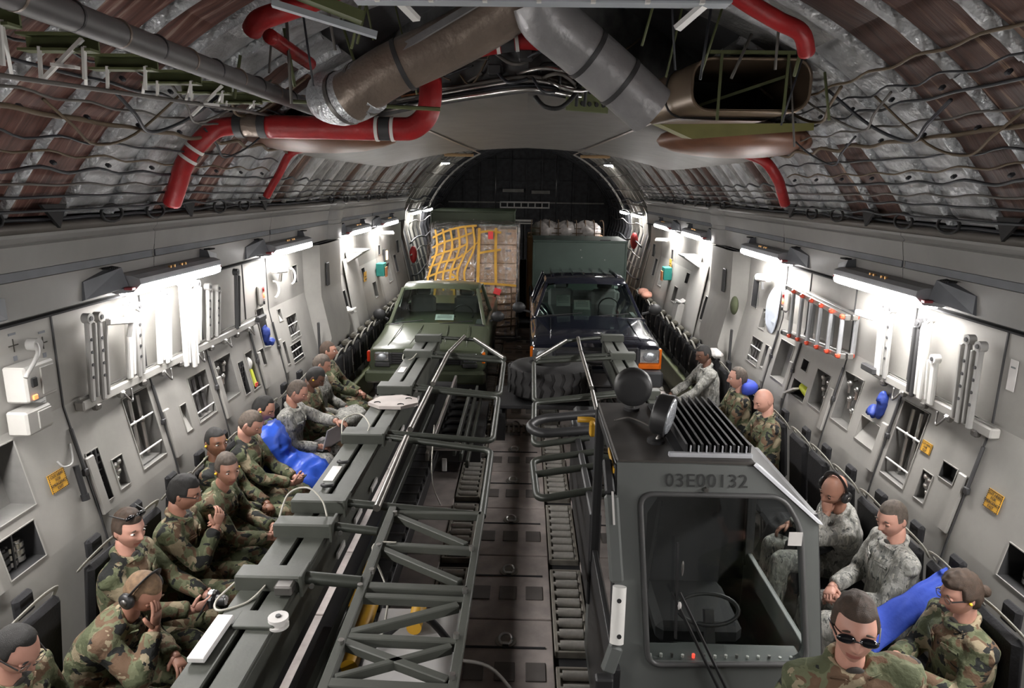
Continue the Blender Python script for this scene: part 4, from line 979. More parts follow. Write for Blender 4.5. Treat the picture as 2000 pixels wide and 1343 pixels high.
# reflective edge strips
B().loft([[(1.20, 3.325, 2.085), (1.235, 3.325, 2.075), (1.26, 3.36, 2.062), (1.225, 3.36, 2.088)], [(1.535, 3.262, 1.80), (1.565, 3.262, 1.79), (1.57, 3.30, 1.79), (1.545, 3.30, 1.81)]]).obj('reflective_strip', M_reflect, CAB)
B().box((1.605, fy(.85) - .005, .85), (.05, .012, .42), .003).obj('reflective_strip', M_reflect, CAB)
# number on the header
to = text_mesh('cab_number', '03E00132', .098, mat('number_black', (.018, .019, .019), .6), CAB, 1.12)
to.location = (.962 - ORG['cargo_loader'][0], fy(1.995) - .008 - ORG['cargo_loader'][1], 1.995); to.rotation_euler = (PI / 2 - .207, 0, .01)
B().disc((.96, fy(1.955) - .01, 1.955), (0, 1, 0), .012, .02, 8).obj('header_bolt', M_clamp, CAB); B().bar((.96, fy(1.95) - .004, 1.95), (.96, fy(1.93) - .004, 1.92), .004).obj('header_scratch', M_black, CAB)
# roof grille
GR = B().box((1.0, 3.42, 2.10), (.44, .03, .025), .004).obj('grille_front', M_reflect, CAB)
for k in range(9): B().box((.875 + k * .042, 3.86, 2.125), (.012, .86, .06)).obj('grille_slat', M_lblack, GR)
B().box((1.02, 3.86, 2.095), (.40, .86, .012)).obj('grille_well', M_black, GR)
for k in range(8): B().box((.896 + k * .042, 3.425, 2.125), (.006, .012, .05)).obj('slat_end', M_reflect, GR)
# work lamps on the roof
def work_lamp(c, ax, base):
    c = Vector(c); ax = Vector(ax).normalized()
    o = B().tube([c - ax * .062, c - ax * .058, c - ax * .045, c + ax * .01, c + ax * .03], [.075, .105, .116, .121, .122], 24).obj('work_lamp', M_lblack, CAB, smooth=50)
    B().ell(c + ax * .028, (.110, .110, .02), 18, 6, ax.to_track_quat('Z', 'Y').to_matrix()).obj('lamp_lens', mat('lamp_glass_off', (.55, .58, .62), .15, .6, bump=.4, bscale=60), o, smooth=True)
    B().tube([c - Vector((0, 0, .09)), Vector(base)], .014, 8).obj('lamp_stem', M_clamp, o, smooth=True); B().disc(Vector(base) + Vector((0, 0, .008)), (0, 0, 1), .05, .02, 16).obj('lamp_foot', M_lblack, o, smooth=40)
work_lamp((.70, 4.18, 2.245), (.12, 1, -.05), (.70, 4.19, 2.09)); work_lamp((.80, 3.66, 2.235), (.86, -.42, -.15), (.75, 3.62, 2.09))
B().tube(smoothpath([(.56, 3.95, 2.1), (.66, 4.0, 2.1), (.76, 3.85, 2.1), (.8, 3.7, 2.1)], 6), .006, 6).obj('lamp_lead', M_cable3, CAB, smooth=True)
# interior
st = B(); st.loft([[(x, y, z) for x, z in ((.80, .9), (1.28, .9), (1.28, 1.45), (1.22, 1.68), (1.08, 1.74), (.92, 1.70), (.80, 1.48))] for y in (3.98, 4.12)]).obj('seat_back', mat('cab_seat', (.022, .022, .024), .75), CAB, smooth=40)
B().box((1.05, 3.75, .95), (.5, .5, .14), .04).obj('seat_cushion', M_black, CAB)
B().tube([Vector((1.06, 3.42, 1.18)) + Vector((math.cos(a) * .17, math.sin(a) * .06, math.sin(a) * .06)) for a in np.linspace(0, 2 * PI, 25)[:-1]], .012, 6, closed=True).obj('steering_wheel', M_lblack, CAB, smooth=True)
B().bar((1.06, 3.42, 1.18), (1.06, 3.3, .95), .05).obj('steering_column', M_lblack, CAB)
ds = B().box((1.08, 3.22, 1.03), (.86, .16, .05), .01).obj('dash_shelf', M_cabgrey, CAB)
led = {0: emit('led_red', (1, .05, .03), 2.0), 1: mat('switch_white', (.7, .7, .66), .4), 2: mat('switch_white', (0, 0, 0)), 3: M_clamp}
for k in range(14): B().disc((.70 + k * .057, 3.175, 1.06), (0, 0, 1), .008, .022 + .008 * (k % 3), 8).obj('dash_switch', led[0] if k in (4,) else led[1 + k % 3], ds)
B().bar((.70, 3.5, 1.0), (.86, 3.9, 1.6), .02).obj('grab_bar', M_lblack, CAB); B().box((1.42, 3.245 - .005, 1.72), (.07, .004, .075)).obj('windscreen_sticker', M_label, CAB)
# wiper
wp = B().bar((1.13, fy(.78) - .03, .78), (.79, fy(1.44) - .03, 1.44), .014, .012).obj('wiper_arm', M_lblack, CAB); B().bar((1.17, fy(.78) - .03, .78), (.83, fy(1.42) - .03, 1.44), .012, .012).obj('wiper_arm', M_lblack, CAB)
B().bar((.815, fy(1.68) - .025, 1.69), (.815, fy(1.2) - .025, 1.2), .012, .02).obj('wiper_blade', M_black, CAB); B().ell((.845, fy(1.55) - .02, 1.555), (.007, .007, .045), 8, 6).obj('wiper_nozzle', M_steel, CAB, smooth=True); B().ell((.83, fy(1.36) - .03, 1.37), (.012, .01, .025), 8, 6).obj('wiper_joint', M_label, CAB, smooth=True)
for x in (.66, .80): B().ell((x, fy(.70) - .012, .72), (.01, .012, .035), 8, 6).obj('front_bolt', M_label, CAB, smooth=True)

# things lying on the loader
mb = B(); q = [(-1.60, 6.72), (-1.46, 6.60), (-1.24, 6.60), (-1.08, 6.74), (-1.12, 6.90), (-1.30, 7.0), (-1.52, 6.93)]
PL = root('octagonal_plate', 'pale pinkish many-sided plate lying on the loader beam near the laptop user', 'plate', (-1.35, 6.8, 1.245))
mb.prism([(x, y, 1.25) for x, y in q], (0, 0, .035)); mb.obj('plate', mat('pale_plate', (.52, .47, .44), .6), PL)
for x, y in ((-1.50, 6.70), (-1.25, 6.65), (-1.2, 6.85)): B().tube(arc((x, y, 1.288), .03, 0, PI, 6, (1, 0, 0), (0, 1, 0)), .006, 5).obj('strap_hook', M_black, PL)
# spare tyre on the rear platform
TY = root('spare_tyre', 'big black spare tyre lying flat before the dark pickup', 'tyre', (.38, 9.45, .55))
pr = [(.30, .02), (.40, .0), (.52, .03), (.565, .08), (.58, .16), (.58, .36), (.565, .44), (.52, .48), (.40, .51), (.30, .49), (.285, .30), (.285, .2)]
n = 44; mb = B(); mb.loft([[(.38 + r * math.cos(a), 9.45 + r * math.sin(a) * .8, .552 + z) for r, z in pr] for a in np.linspace(0, 2 * PI, n + 1)], cap=False); mb.obj('carcass', mat('tyre_rubber', (.022, .021, .021), .75, bump=.1), TY, smooth=50)
M_tread = mat('tyre_tread', (.035, .034, .034), .7)
for k in range(26):
    a = 2 * PI * k / 26; mb = B(); r0, r1 = .575, .602; da = .088
    R = []
    for z, sk in ((.08, .0), (.2, .06), (.26, .0), (.36, .07), (.44, .03)):
        R.append([(.38 + r * math.cos(a + sk + d), 9.45 + r * math.sin(a + sk + d) * .8, .552 + z) for r, d in ((r0, -da), (r1, -da * .9), (r1, da * .9), (r0, da))])
    mb.loft(R); mb.obj('tread_block', M_tread, TY)
# ================================================================== vehicles
M_vgreen = mat('van_olive_paint', (.075, .088, .055), .33, .0, var=.05, coat=.15)
M_vblack = mat('truck_black_paint', (.008, .009, .016), .12, .0, var=.02, coat=1.0)
M_trimb = mat('black_plastic_trim', (.02, .02, .021), .5)
M_chrome = mat('lamp_chrome', (.7, .72, .74), .12, .9, bump=.3, bscale=70)
M_amber = mat('amber_lens', (.75, .16, .01), .25)
M_redl = mat('red_marker', (.5, .03, .01), .3)
M_tyre = mat('tyre_rubber', (0, 0, 0))
M_vglass = glass('car_glass', (.62, .70, .66))
M_seat = mat('car_seat_grey', (.14, .14, .14), .8)
M_dash = mat('dash_grey', (.16, .17, .165), .75)
M_paper = mat('paper', (.62, .70, .66), .8, var=.05)
M_ink = mat('faint_print', (.2, .22, .22), .8)
def pickup(name, label, cx, y0, p):
    V = root(name, label, 'truck', (cx, y0, 0)); X = lambda x: cx + x; Y = lambda y: y0 + y
    w = p['w'] / 2; L_ = p['L']; body = p['body']; hz0, hz1, yc, zc = p['hz0'], p['hz1'], p['yc'], p['zc']
    def ring(y, ww, zb, zs, zt, ins):
        return [(X(-ww + .04), Y(y), zb), (X(-ww), Y(y), zb + .08), (X(-ww), Y(y), zs), (X(-ww + ins * .35), Y(y), zs + (zt - zs) * .75), (X(-ww + ins), Y(y), zt), (X(-ww * .35), Y(y), zt + p['crown']), (X(ww * .35), Y(y), zt + p['crown']), (X(ww - ins), Y(y), zt), (X(ww - ins * .35), Y(y), zs + (zt - zs) * .75), (X(ww), Y(y), zs), (X(ww), Y(y), zb + .08), (X(ww - .04), Y(y), zb)]
    h = B(); h.loft([ring(.16, w - .04, .62, hz0 - .12, hz0 - .03, .06), ring(.20, w - .02, .60, hz0 - .10, hz0, .08), ring(.6, w, .55, hz0 - .06 + (hz1 - hz0) * .3, hz0 + (hz1 - hz0) * .35, .16), ring(1.1, w, .5, hz1 - .09, hz0 + (hz1 - hz0) * .75, .16), ring(yc, w, .45, zc - .08, zc, .12)])
    ho = h.obj('front_body', body, V, smooth=50)
    # hood creases
    for sx in (-1, 1):
        for f in p['crease']: B().tube([(X(sx * f[0]), Y(.28), hz0 + .005 + p['crown'] * (1 - abs(f[0]) / w)), (X(sx * f[1]), Y(yc - .12), zc + .004 + p['crown'] * .5)], .008, 6).obj('hood_crease', body, ho, smooth=True)
    b = B(); yb = p['yb']; b.loft([ring(yc, w, .42, zc - .1, zc, .03), ring(yb, w, .42, zc - .1, zc, .03), ring(L_ - .1, w, .42, zc - .1, zc - .02, .03), ring(L_, w - .05, .5, zc - .15, zc - .08, .03)]).obj('rear_body', body, V, smooth=50)
    # bumper, valance, grille
    B().box((X(0), Y(.06), p['bz']), (p['w'] + .02, .16, p['bh']), .035).obj('bumper', p['bmat'], V)
    B().box((X(0), Y(.14), p['bz'] - p['bh'] * .8), (p['w'] - .2, .12, .14), .03).obj('valance', M_trimb, V)
    gz0, gz1 = p['gz']; gw = p['gw']
    G = B().box((X(0), Y(.155), (gz0 + gz1) / 2), (gw, .05, gz1 - gz0), .01).obj('grille', M_trimb, V)
    for k in range(p['gbars']): B().box((X(0), Y(.125), gz0 + (k + .5) * (gz1 - gz0) / p['gbars']), (gw - .04, .02, .018 if p['gbars'] > 3 else .05), .004).obj('grille_bar', p['gmat'], G)
    for k in (-1, 1): B().box((X(k * gw / 2), Y(.13), (gz0 + gz1) / 2), (.04, .03, gz1 - gz0), .006).obj('grille_bar', p['gmat'], G)
    for sx in (-1, 1):
        lx = sx * (gw / 2 + .02 + p['lw'] / 2)
        Lt = B().box((X(lx), Y(.145), p['lz']), (p['lw'], .05, p['lh']), .02).obj('headlight', M_chrome, V)
        B().ell((X(lx), Y(.125), p['lz']), (p['lw'] * .32, .03, p['lh'] * .36), 14, 8).obj('bulb_bowl', mat('lamp_glass_off', (0, 0, 0)), Lt, smooth=True)
        if p['turn_below']: B().box((X(lx), Y(.14), p['lz'] - p['lh'] / 2 - .045), (p['lw'] + .02, .06, .085), .015).obj('turn_signal', M_amber, Lt)
        else: B().box((X(lx), Y(.15), p['lz'] - p['lh'] / 2 - .05), (p['lw'], .04, .07), .01).obj('lower_lamp', M_dgrey, Lt)
        B().box((X(sx * (w - .025)), Y(.19), p['lz'] - (.04 if p['turn_below'] else 0)), (.05, .09, p['lh'] + (.1 if p['turn_below'] else .02)), .01).obj('side_marker', M_amber if (sx > 0 or p['turn_below']) else M_redl, V)
        for yw in p['wheels']:
            Wn = B().disc((X(sx * (w - .14)), Y(yw), p['wr']), (1, 0, 0), p['wr'], .24, 28).obj('wheel', M_tyre, V, smooth=40)
            B().disc((X(sx * (w - .03)), Y(yw), p['wr']), (1, 0, 0), p['wr'] * .6, .03, 20).obj('rim', M_clamp, Wn, smooth=40)
    # cab: pillars, roof, glass
    wb, wt, yt, zt, yr_, zr = p['wb'], p['wt'], p['yt'], p['zt'], p['yr'], p['zr']
    R = B(); rings = []
    for y, ww, zz in ((yt - .05, wt - .03, zt - .02), (yt + .03, wt, zt + .035), (yt + .3, wt + .015, zr), (yr_ - .25, wt + .015, zr), (yr_, wt - .02, zr - .05), (yr_ + .05, wt - .05, zr - .12)):
        rings.append([(X(-ww), Y(y), zz - .06), (X(-ww + .03), Y(y), zz - .015), (X(-ww * .6), Y(y), zz + .012), (X(0), Y(y), zz + .02), (X(ww * .6), Y(y), zz + .012), (X(ww - .03), Y(y), zz - .015), (X(ww), Y(y), zz - .06)])
    Rf = R.loft(rings, closed=False, cap=False).obj('roof', body, V, smooth=45)
    for x in p['ribs']: B().box((X(x), Y((yt + yr_) / 2 + .12), zr + .014), (.05, yr_ - yt - .45, .032), .012).obj('roof_rib', body, Rf)
    for sx in (-1, 1):
        B().bar((X(sx * (wb - .02)), Y(p['yw0']), zc - .02), (X(sx * (wt - .02)), Y(yt), zt - .01), .06, .07, .012, up=(0, 1, 0)).obj('front_pillar', body, V)
        B().bar((X(sx * (wb - .01)), Y(yr_ + .12), zc - .02), (X(sx * (wt - .02)), Y(yr_ + .02), zr - .08), .10, .07, .012, up=(0, 1, 0)).obj('rear_pillar', body, V)
        if p['crew']: B().bar((X(sx * wb), Y((yt + yr_) / 2 + .15), zc - .02), (X(sx * wt), Y((yt + yr_) / 2 + .1), zr - .06), .07, .05, .01, up=(0, 1, 0)).obj('door_pillar', body, V)
        B().add([(X(sx * wb), Y(p['yw0'] + .06), zc), (X(sx * wb), Y(yr_ + .1), zc), (X(sx * wt), Y(yr_), zr - .08), (X(sx * wt), Y(yt + .08), zt - .02)], [(0, 1, 2, 3)]).obj('side_glass', M_vglass, V)
        mi = B(); mi.ell((X(sx * (w + p['mir'])), Y(p['yw0'] + .22), zc + .12), (.12, .06, .10), 12, 8); mo = mi.obj('mirror', M_trimb if not p['crew'] else M_trimb, V, smooth=True)
        B().bar((X(sx * (w - .02)), Y(p['yw0'] + .25), zc + .03), (X(sx * (w + p['mir'])), Y(p['yw0'] + .24), zc + .09), .03, .03).obj('mirror_arm', M_trimb, mo)
    B().add([(X(-wb + .03), Y(p['yw0']), zc + .01), (X(wb - .03), Y(p['yw0']), zc + .01), (X(wt - .04), Y(yt - .02), zt), (X(-wt + .04), Y(yt - .02), zt)], [(0, 1, 2, 3)]).obj('windscreen', M_vglass, V)
    B().add([(X(-wb + .05), Y(yr_ + .14), zc + .02), (X(wb - .05), Y(yr_ + .14), zc + .02), (X(wt - .06), Y(yr_ + .05), zr - .12), (X(-wt + .06), Y(yr_ + .05), zr - .12)], [(0, 1, 2, 3)]).obj('rear_glass', M_vglass, V)
    B().box((X(0), Y(p['yw0'] - .03), zc - .005), (2 * wb - .04, .10, .03), .008).obj('cowl_grille', M_trimb, V)
    B().box((X(0), Y(p['yw0'] + .30), zc - .03), (2 * wb - .1, .5, .08), .03).obj('dashboard', M_dash, V)
    for sx in (-1, 1):
        s_ = B(); s_.box((X(sx * .42), Y(yt + .45), zc - .2), (.5, .5, .16), .05); s_.box((X(sx * .42), Y(yt + .66), zc + .05), (.48, .14, .55), .05, Matrix.Rotation(-.15, 3, 'X')); so = s_.obj('front_seat', M_seat, V)
        B().box((X(sx * .42), Y(yt + .73), zc + .40), (.28, .10, .17), .04).obj('headrest', M_seat, so)
    B().box((X(0), Y(yr_ + .0), zc), (2 * wb - .2, .12, .3), .04).obj('rear_bench', M_seat, V)
    B().tube([Vector((X(.42), Y(p['yw0'] + .55), zc + .10)) + Vector((.18 * math.cos(a), -.06 * math.sin(a), .17 * math.sin(a))) for a in np.linspace(0, 2 * PI, 21)[:-1]], .013, 6, closed=True).obj('steering_wheel', M_trimb, V, smooth=True)
    for sx, q in ((-1, p['wip'][0]), (1, p['wip'][1])): B().tube([(X(q[0]), Y(p['yw0'] - .05), zc + .02), (X(q[1]), Y(p['yw0'] + .02), zc + .07)], .009, 6).obj('wiper', M_trimb, V)
    return V
pv = dict(w=1.86, L=4.95, body=M_vgreen, hz0=.985, hz1=1.06, yc=1.50, zc=1.10, crown=.025, crease=[(.28, .22), (.62, .58)], yb=3.0, bz=.56, bh=.2, bmat=M_vgreen, gz=(.74, .92), gw=1.10, gbars=5, gmat=M_trimb, lw=.24, lh=.15, lz=.85, turn_below=False,
          wheels=(.85, 3.9), wr=.36, wb=.86, wt=.70, yt=2.12, zt=1.66, yr=2.92, zr=1.71, ribs=[], crew=False, yw0=1.55, mir=.13, wip=((-.72, -.25), (.05, .62)))
VAN = pickup('green_pickup', 'matte olive green pickup truck parked facing the viewer on the left', -1.53, 10.22, pv)
pt = dict(w=2.03, L=5.9, body=M_vblack, hz0=1.14, hz1=1.24, yc=1.62, zc=1.26, crown=.035, crease=[(.70, .66)], yb=4.0, bz=.62, bh=.26, bmat=mat('grey_plastic_bumper', (.05, .052, .056), .42), gz=(.80, 1.08), gw=1.28, gbars=2, gmat=mat('dark_chrome', (.10, .10, .11), .25, .6), lw=.32, lh=.22, lz=.95, turn_below=True,
          wheels=(.95, 4.9), wr=.40, wb=.95, wt=.74, yt=2.30, zt=1.78, yr=3.95, zr=1.86, ribs=[-.60, -.40, -.20, 0, .20, .40, .60], crew=True, yw0=1.72, mir=.20, wip=((-.80, -.1), (.05, .72)))
TRK = pickup('black_pickup', 'glossy black crew-cab pickup truck parked facing the viewer on the right', 1.12, 10.12, pt)
def sheet(nm, lab, c, w_, h_, rx, lines=5):
    S_ = root(nm, lab, 'paper', c); q = Matrix.Rotation(rx, 3, 'X'); C_ = Vector(c)
    B().box(C_, (w_, .004, h_), 0, q).obj('page', M_paper, S_)
    for k in range(lines): B().box(C_ + q @ Vector((0, -.004, h_ * (.38 - .14 * k))), (w_ * (.8 if k else .5), .002, .008), 0, q).obj('print_line', M_ink, S_)
sheet('windscreen_notice', 'left white notice behind the black pickup windscreen', (.70, 12.16, 1.50), .25, .24, -.75); sheet('windscreen_notice', 'right white notice behind the black pickup windscreen', (1.03, 12.08, 1.44), .28, .20, -.75)
sheet('dash_notice', 'white notice lying on the green pickup dashboard', (-1.42, 11.98, 1.19), .33, .16, -1.1); B().box((1.66, 12.36, 1.73), (.07, .004, .06), 0, Matrix.Rotation(-.8, 3, 'X')).obj('inspection_sticker', M_paper, TRK)
# ================================================================== cargo behind the vehicles
M_card = mat('cardboard', (.50, .31, .17), .75, var=.1, scale=3)
M_net = mat('yellow_net_webbing', (.55, .30, .04), .7)
M_netd = mat('dark_strap', (.10, .06, .03), .7)
M_cgreen = mat('container_green', (.035, .058, .046), .5, var=.1, scale=3, dirt=.2)
M_cgreen2 = mat('container_olive', (.062, .085, .05), .5, var=.1, scale=3, dirt=.2)
def wrap_film(name):
    m = bpy.data.materials.new(name); m.use_nodes = True; t = m.node_tree; N = t.nodes; L = t.links; N.clear()
    o = N.new('ShaderNodeOutputMaterial'); tr = N.new('ShaderNodeBsdfTransparent'); gl = N.new('ShaderNodeBsdfGlossy'); df = N.new('ShaderNodeBsdfDiffuse'); mx = N.new('ShaderNodeMixShader'); m2 = N.new('ShaderNodeMixShader')
    tc = N.new('ShaderNodeTexCoord'); n = N.new('ShaderNodeTexNoise'); n.inputs['Scale'].default_value = 5; n.inputs['Detail'].default_value = 5; n.inputs['Distortion'].default_value = 2.5
    r = N.new('ShaderNodeValToRGB'); r.color_ramp.elements[0].position = .5; r.color_ramp.elements[1].position = .72; r.color_ramp.elements[1].color = (.5, .5, .5, 1)
    bp = N.new('ShaderNodeBump'); bp.inputs['Strength'].default_value = 1; bp.inputs['Distance'].default_value = .12
    gl.inputs['Roughness'].default_value = .18; gl.inputs['Color'].default_value = (.9, .9, .9, 1); df.inputs['Color'].default_value = (.6, .56, .54, 1); tr.inputs['Color'].default_value = (.93, .92, .92, 1)
    L.new(tc.outputs['Object'], n.inputs['Vector']); L.new(n.outputs['Fac'], r.inputs['Fac']); L.new(n.outputs['Fac'], bp.inputs['Height']); L.new(bp.outputs['Normal'], gl.inputs['Normal'])
    L.new(r.outputs['Color'], mx.inputs[0]); L.new(tr.outputs[0], mx.inputs[1]); L.new(df.outputs[0], mx.inputs[2]); m2.inputs[0].default_value = .22; L.new(mx.outputs[0], m2.inputs[1]); L.new(gl.outputs[0], m2.inputs[2]); L.new(m2.outputs[0], o.inputs[0])
    return m
M_film = wrap_film('stretch_film')
y0 = 15.45
PA = root('cargo_pallet', 'flat metal cargo pallet under the wrapped cardboard boxes', 'pallet', (-1.2, 16.4, 0)); B().box((-1.25, 16.45, .05), (2.15, 2.1, .09), .01).obj('pallet_deck', M_clamp, PA)
B().box((-1.25, 15.42, .05), (2.1, .03, .06)).obj('pallet_edge', M_steel, PA)
rng = random.Random(5)
names = ['lowest', 'second', 'third', 'fourth', 'fifth', 'topmost']
for c, (xa, xb) in enumerate(((-.66, -.20), (-1.12, -.68), (-1.58, -1.14), (-2.04, -1.60))):
    col = ('right', 'middle right', 'middle left', 'left')[c]
    z = .10
    for k in range(6):
        hh = (.46, .40, .44, .38, .42, .36)[k]
        if c == 3 and k == 5: continue
        bx = root('cardboard_box', 'brown cardboard box in the %s column of the wrapped pallet, %s of its stack' % (col, names[k]), 'box', ((xa + xb) / 2, 16.2, z), 'cardboard boxes on the wrapped pallet')
        B().box(((xa + xb) / 2, 16.1, z + hh / 2), (xb - xa - .01, 1.2, hh - .012), .008).obj('carton', M_card, bx)
        B().box(((xa + xb) / 2, 15.498, z + hh / 2), (.06, .004, hh - .03)).obj('tape', mat('box_tape', (.42, .30, .19), .4), bx)
        B().box(((xa + xb) / 2 + .05, 15.497, z + hh * .7), (.12, .004, .05)).obj('box_label', mat('box_print', (.16, .13, .12), .7), bx)
        z += hh
# transparent wrapping bulging over the left side
def bulge_pts(u, v):
    """front sheet of the film: u 0..1 left to right, v 0..1 bottom to top"""
    x = -2.12 + 1.97 * u - .18 * math.sin(PI * min(1, v * 1.3)) * (1 - u) ** 2; z = .12 + 2.54 * v - .10 * (1 - u) ** 3 * v
    return (x, 15.46 - .16 * math.sin(PI * v) * (1 - u) - .03 * math.sin(9 * u) * math.sin(7 * v), z)
FI = root('stretch_wrap', 'clear stretch film wound round the cardboard boxes behind the green pickup', 'wrap', (-1.2, 16.2, .1))
nu, nv = 24, 24; mb = B()
vs = [bulge_pts(i / nu, j / nv) for j in range(nv + 1) for i in range(nu + 1)]
mb.add(vs, [(j * (nu + 1) + i, j * (nu + 1) + i + 1, (j + 1) * (nu + 1) + i + 1, (j + 1) * (nu + 1) + i) for j in range(nv) for i in range(nu)]); mb.obj('front_sheet', M_film, FI, smooth=True)
mb = B(); n2 = 12
vs = [(-2.12 + 1.97 * i / nu + 0, 15.46 + 1.5 * j / n2, 2.66 - .08 * (1 - i / nu) ** 3 + .03 * math.sin(i * 1.3 + j)) for j in range(n2 + 1) for i in range(nu + 1)]
mb.add(vs, [(j * (nu + 1) + i, j * (nu + 1) + i + 1, (j + 1) * (nu + 1) + i + 1, (j + 1) * (nu + 1) + i) for j in range(n2) for i in range(nu)]); mb.obj('top_sheet', M_film, FI, smooth=True)
for x, nm in ((-2.14, 'side_sheet'), (-.15, 'side_sheet')):
    mb = B(); vs = [(x + .03 * math.sin(i * 2 + j) - (.12 * math.sin(PI * j / 12) if x < -1 else 0), 15.46 + 1.5 * i / 8, .12 + 2.54 * j / 12) for j in range(13) for i in range(9)]
    mb.add(vs, [(j * 9 + i, j * 9 + i + 1, (j + 1) * 9 + i + 1, (j + 1) * 9 + i) for j in range(12) for i in range(8)]); mb.obj(nm, M_film, FI, smooth=True)
NE = root('cargo_net', 'yellow webbing cargo net stretched over the left of the wrapped boxes', 'net', (-1.6, 15.4, .8))
def on(u, v, o=.02): p = bulge_pts(u, v); return Vector((p[0], p[1] - o, p[2]))
def strap(uv, w=.045, m=M_net):
    P = smoothpath([on(*q) for q in uv], 6); mb = B(); mb.loft([[p + Vector((-w / 2, 0, 0)), p + Vector((w / 2, 0, 0))] if abs((P[-1] - P[0]).z) > abs((P[-1] - P[0]).x) else [p + Vector((0, 0, -w / 2)), p + Vector((0, 0, w / 2))] for p in P], closed=False, cap=False); mb.obj('net_strap', m, NE)
for k in range(6): a = .05 + .085 * k; strap([(a, .98), (a + .02, .8), (a - .01 - .012 * k, .58), (a - .02, .42)])
for k in range(6): v = .96 - .09 * k; strap([(.02, v - .05), (.15, v - .01), (.32, v + .02), (.52 - .05 * k, min(.99, v + .06))])
strap([(.55, .97), (.55, .7), (.555, .48)], .06); strap([(.74, .97), (.74, .7), (.75, .48)], .06); strap([(.35, .46), (.6, .48), (.98, .46)], .05); strap([(.55, .93), (.65, .94), (.8, .93)], .05); strap([(.55, .75), (.65, .765), (.8, .78)], .05)
strap([(.12, .45), (.10, .3), (.12, .15)], .05); strap([(.3, .5), (.31, .35), (.3, .2)], .05); strap([(.36, .72), (.47, .80), (.55, .86)], .04)
for v in (.40, .31, .25, .17, .10): strap([(.55, v), (.75, v - .02), (.99, v - .005)], .04, M_netd)
strap([(.92, .45), (.93, .25), (.92, .05)], .03, M_netd)
thing('red_label', B().box((-.78, 15.405, 2.42), (.11, .006, .17)), mat('red_tag', (.75, .06, .06), .6), 'bright red paper label on the top of the wrapped boxes', 'label')
thing('red_tag', B().box((-.62, 15.38, 1.16), (.16, .01, .14), 0, Matrix.Rotation(.3, 3, 'Y')), mat('red_tag', (0, 0, 0)), 'red tag on the wrapped boxes beside the green pickup bed', 'label')
# big containers
def container(name, label, x0, x1, ya, yb, zt, m, lid=True):
    Cn = root(name, label, 'container', ((x0 + x1) / 2, (ya + yb) / 2, 0)); xc = (x0 + x1) / 2
    B().box((xc, (ya + yb) / 2, zt / 2 + .08), (x1 - x0, yb - ya, zt - .2), .02).obj('shell', m, Cn)
    B().box((xc, (ya + yb) / 2, zt - .02), (x1 - x0 + .04, yb - ya + .04, .05), .012).obj('lid', m, Cn)
    for x in (x0 + .3, x1 - .3): B().box((x, (ya + yb) / 2, .05), (.2, yb - ya - .1, .1)).obj('skid', M_dgrey, Cn)
    for x in (x0, x1): B().box((x, ya, zt / 2), (.05, .05, zt - .1), .01).obj('corner_post', m, Cn)
    for x, z in ((xc + .02, zt - .22), (xc + .05, zt - .4), (xc + .6, zt - .45)): B().disc((x, ya - .005, z), (0, 1, 0), .014, .02, 8).obj('bolt', M_clamp, Cn)
    if lid:
        for k, x in enumerate((x0 + .4, x1 - .5)): B().box((x, ya + .05, zt + .01), (.25, .06, .03), .006).obj('lid_latch', M_lblack, Cn)
    return Cn
container('green_crate', 'dark green container with a flat lid behind the black pickup', .20, 2.40, 16.35, 17.9, 2.26, M_cgreen)
container('olive_container', 'tall olive container rising behind the wrapped boxes', -2.45, -.30, 18.0, 20.4, 2.86, M_cgreen2, False)
bl = root('wrapped_load', 'white plastic-wrapped netted load on top behind the dark green container', 'cargo', (1.15, 19.2, 0))
B().box((1.1, 19.3, 1.1), (2.1, 1.8, 2.2), .03).obj('load_body', M_card, bl)
for k, (x, ww, hh) in enumerate(((.50, .55, .28), (1.05, .55, .25), (1.62, .55, .27))):
    mb = B(); mb.ell((x + .05, 19.0, 2.32), (ww * .72, .75, hh), 18, 12); mb.v = [Vector(p) + Vector((0, 0, .035 * math.sin(p[0] * 23 + p[1] * 9))) for p in mb.v]; mb.obj('wrapped_bale', mat('crumpled_white_film', (.50, .46, .44), .22, 0, var=.25, scale=9, bump=1, bscale=10), bl, smooth=True)
for k in range(9): B().tube(smoothpath([(.15 + .24 * k, 18.3, 2.2), (.15 + .24 * k, 18.42, 2.50), (.17 + .24 * k, 18.9, 2.61), (.17 + .24 * k, 19.5, 2.58)], 5), .014, 6).obj('net_strap', M_netd, bl)
for z in (2.30, 2.42): B().tube([(.1, 18.33 + (z - 2.3), z), (2.05, 18.33 + (z - 2.3), z)], .012, 6).obj('net_strap', M_netd, bl)
bm = root('tail_cross_bar', 'pale bar lying across the aisle between the olive container and the white load', 'bar', (-.1, 20.3, 2.3)); B().box((-.05, 20.4, 2.52), (.5, .1, .05)).obj('bar', M_label, bm); B().box((-.05, 20.4, 2.44), (.5, .08, .03)).obj('bar', M_label, bm)
B().tube([(-.05, 20.3, 1.4), (-.05, 20.3, 2.4)], .03, 8).obj('post', M_lblack, bm); B().box((-.05, 20.3, .7), (.2, .2, 1.4), .01).obj('stand', M_lblack, bm)
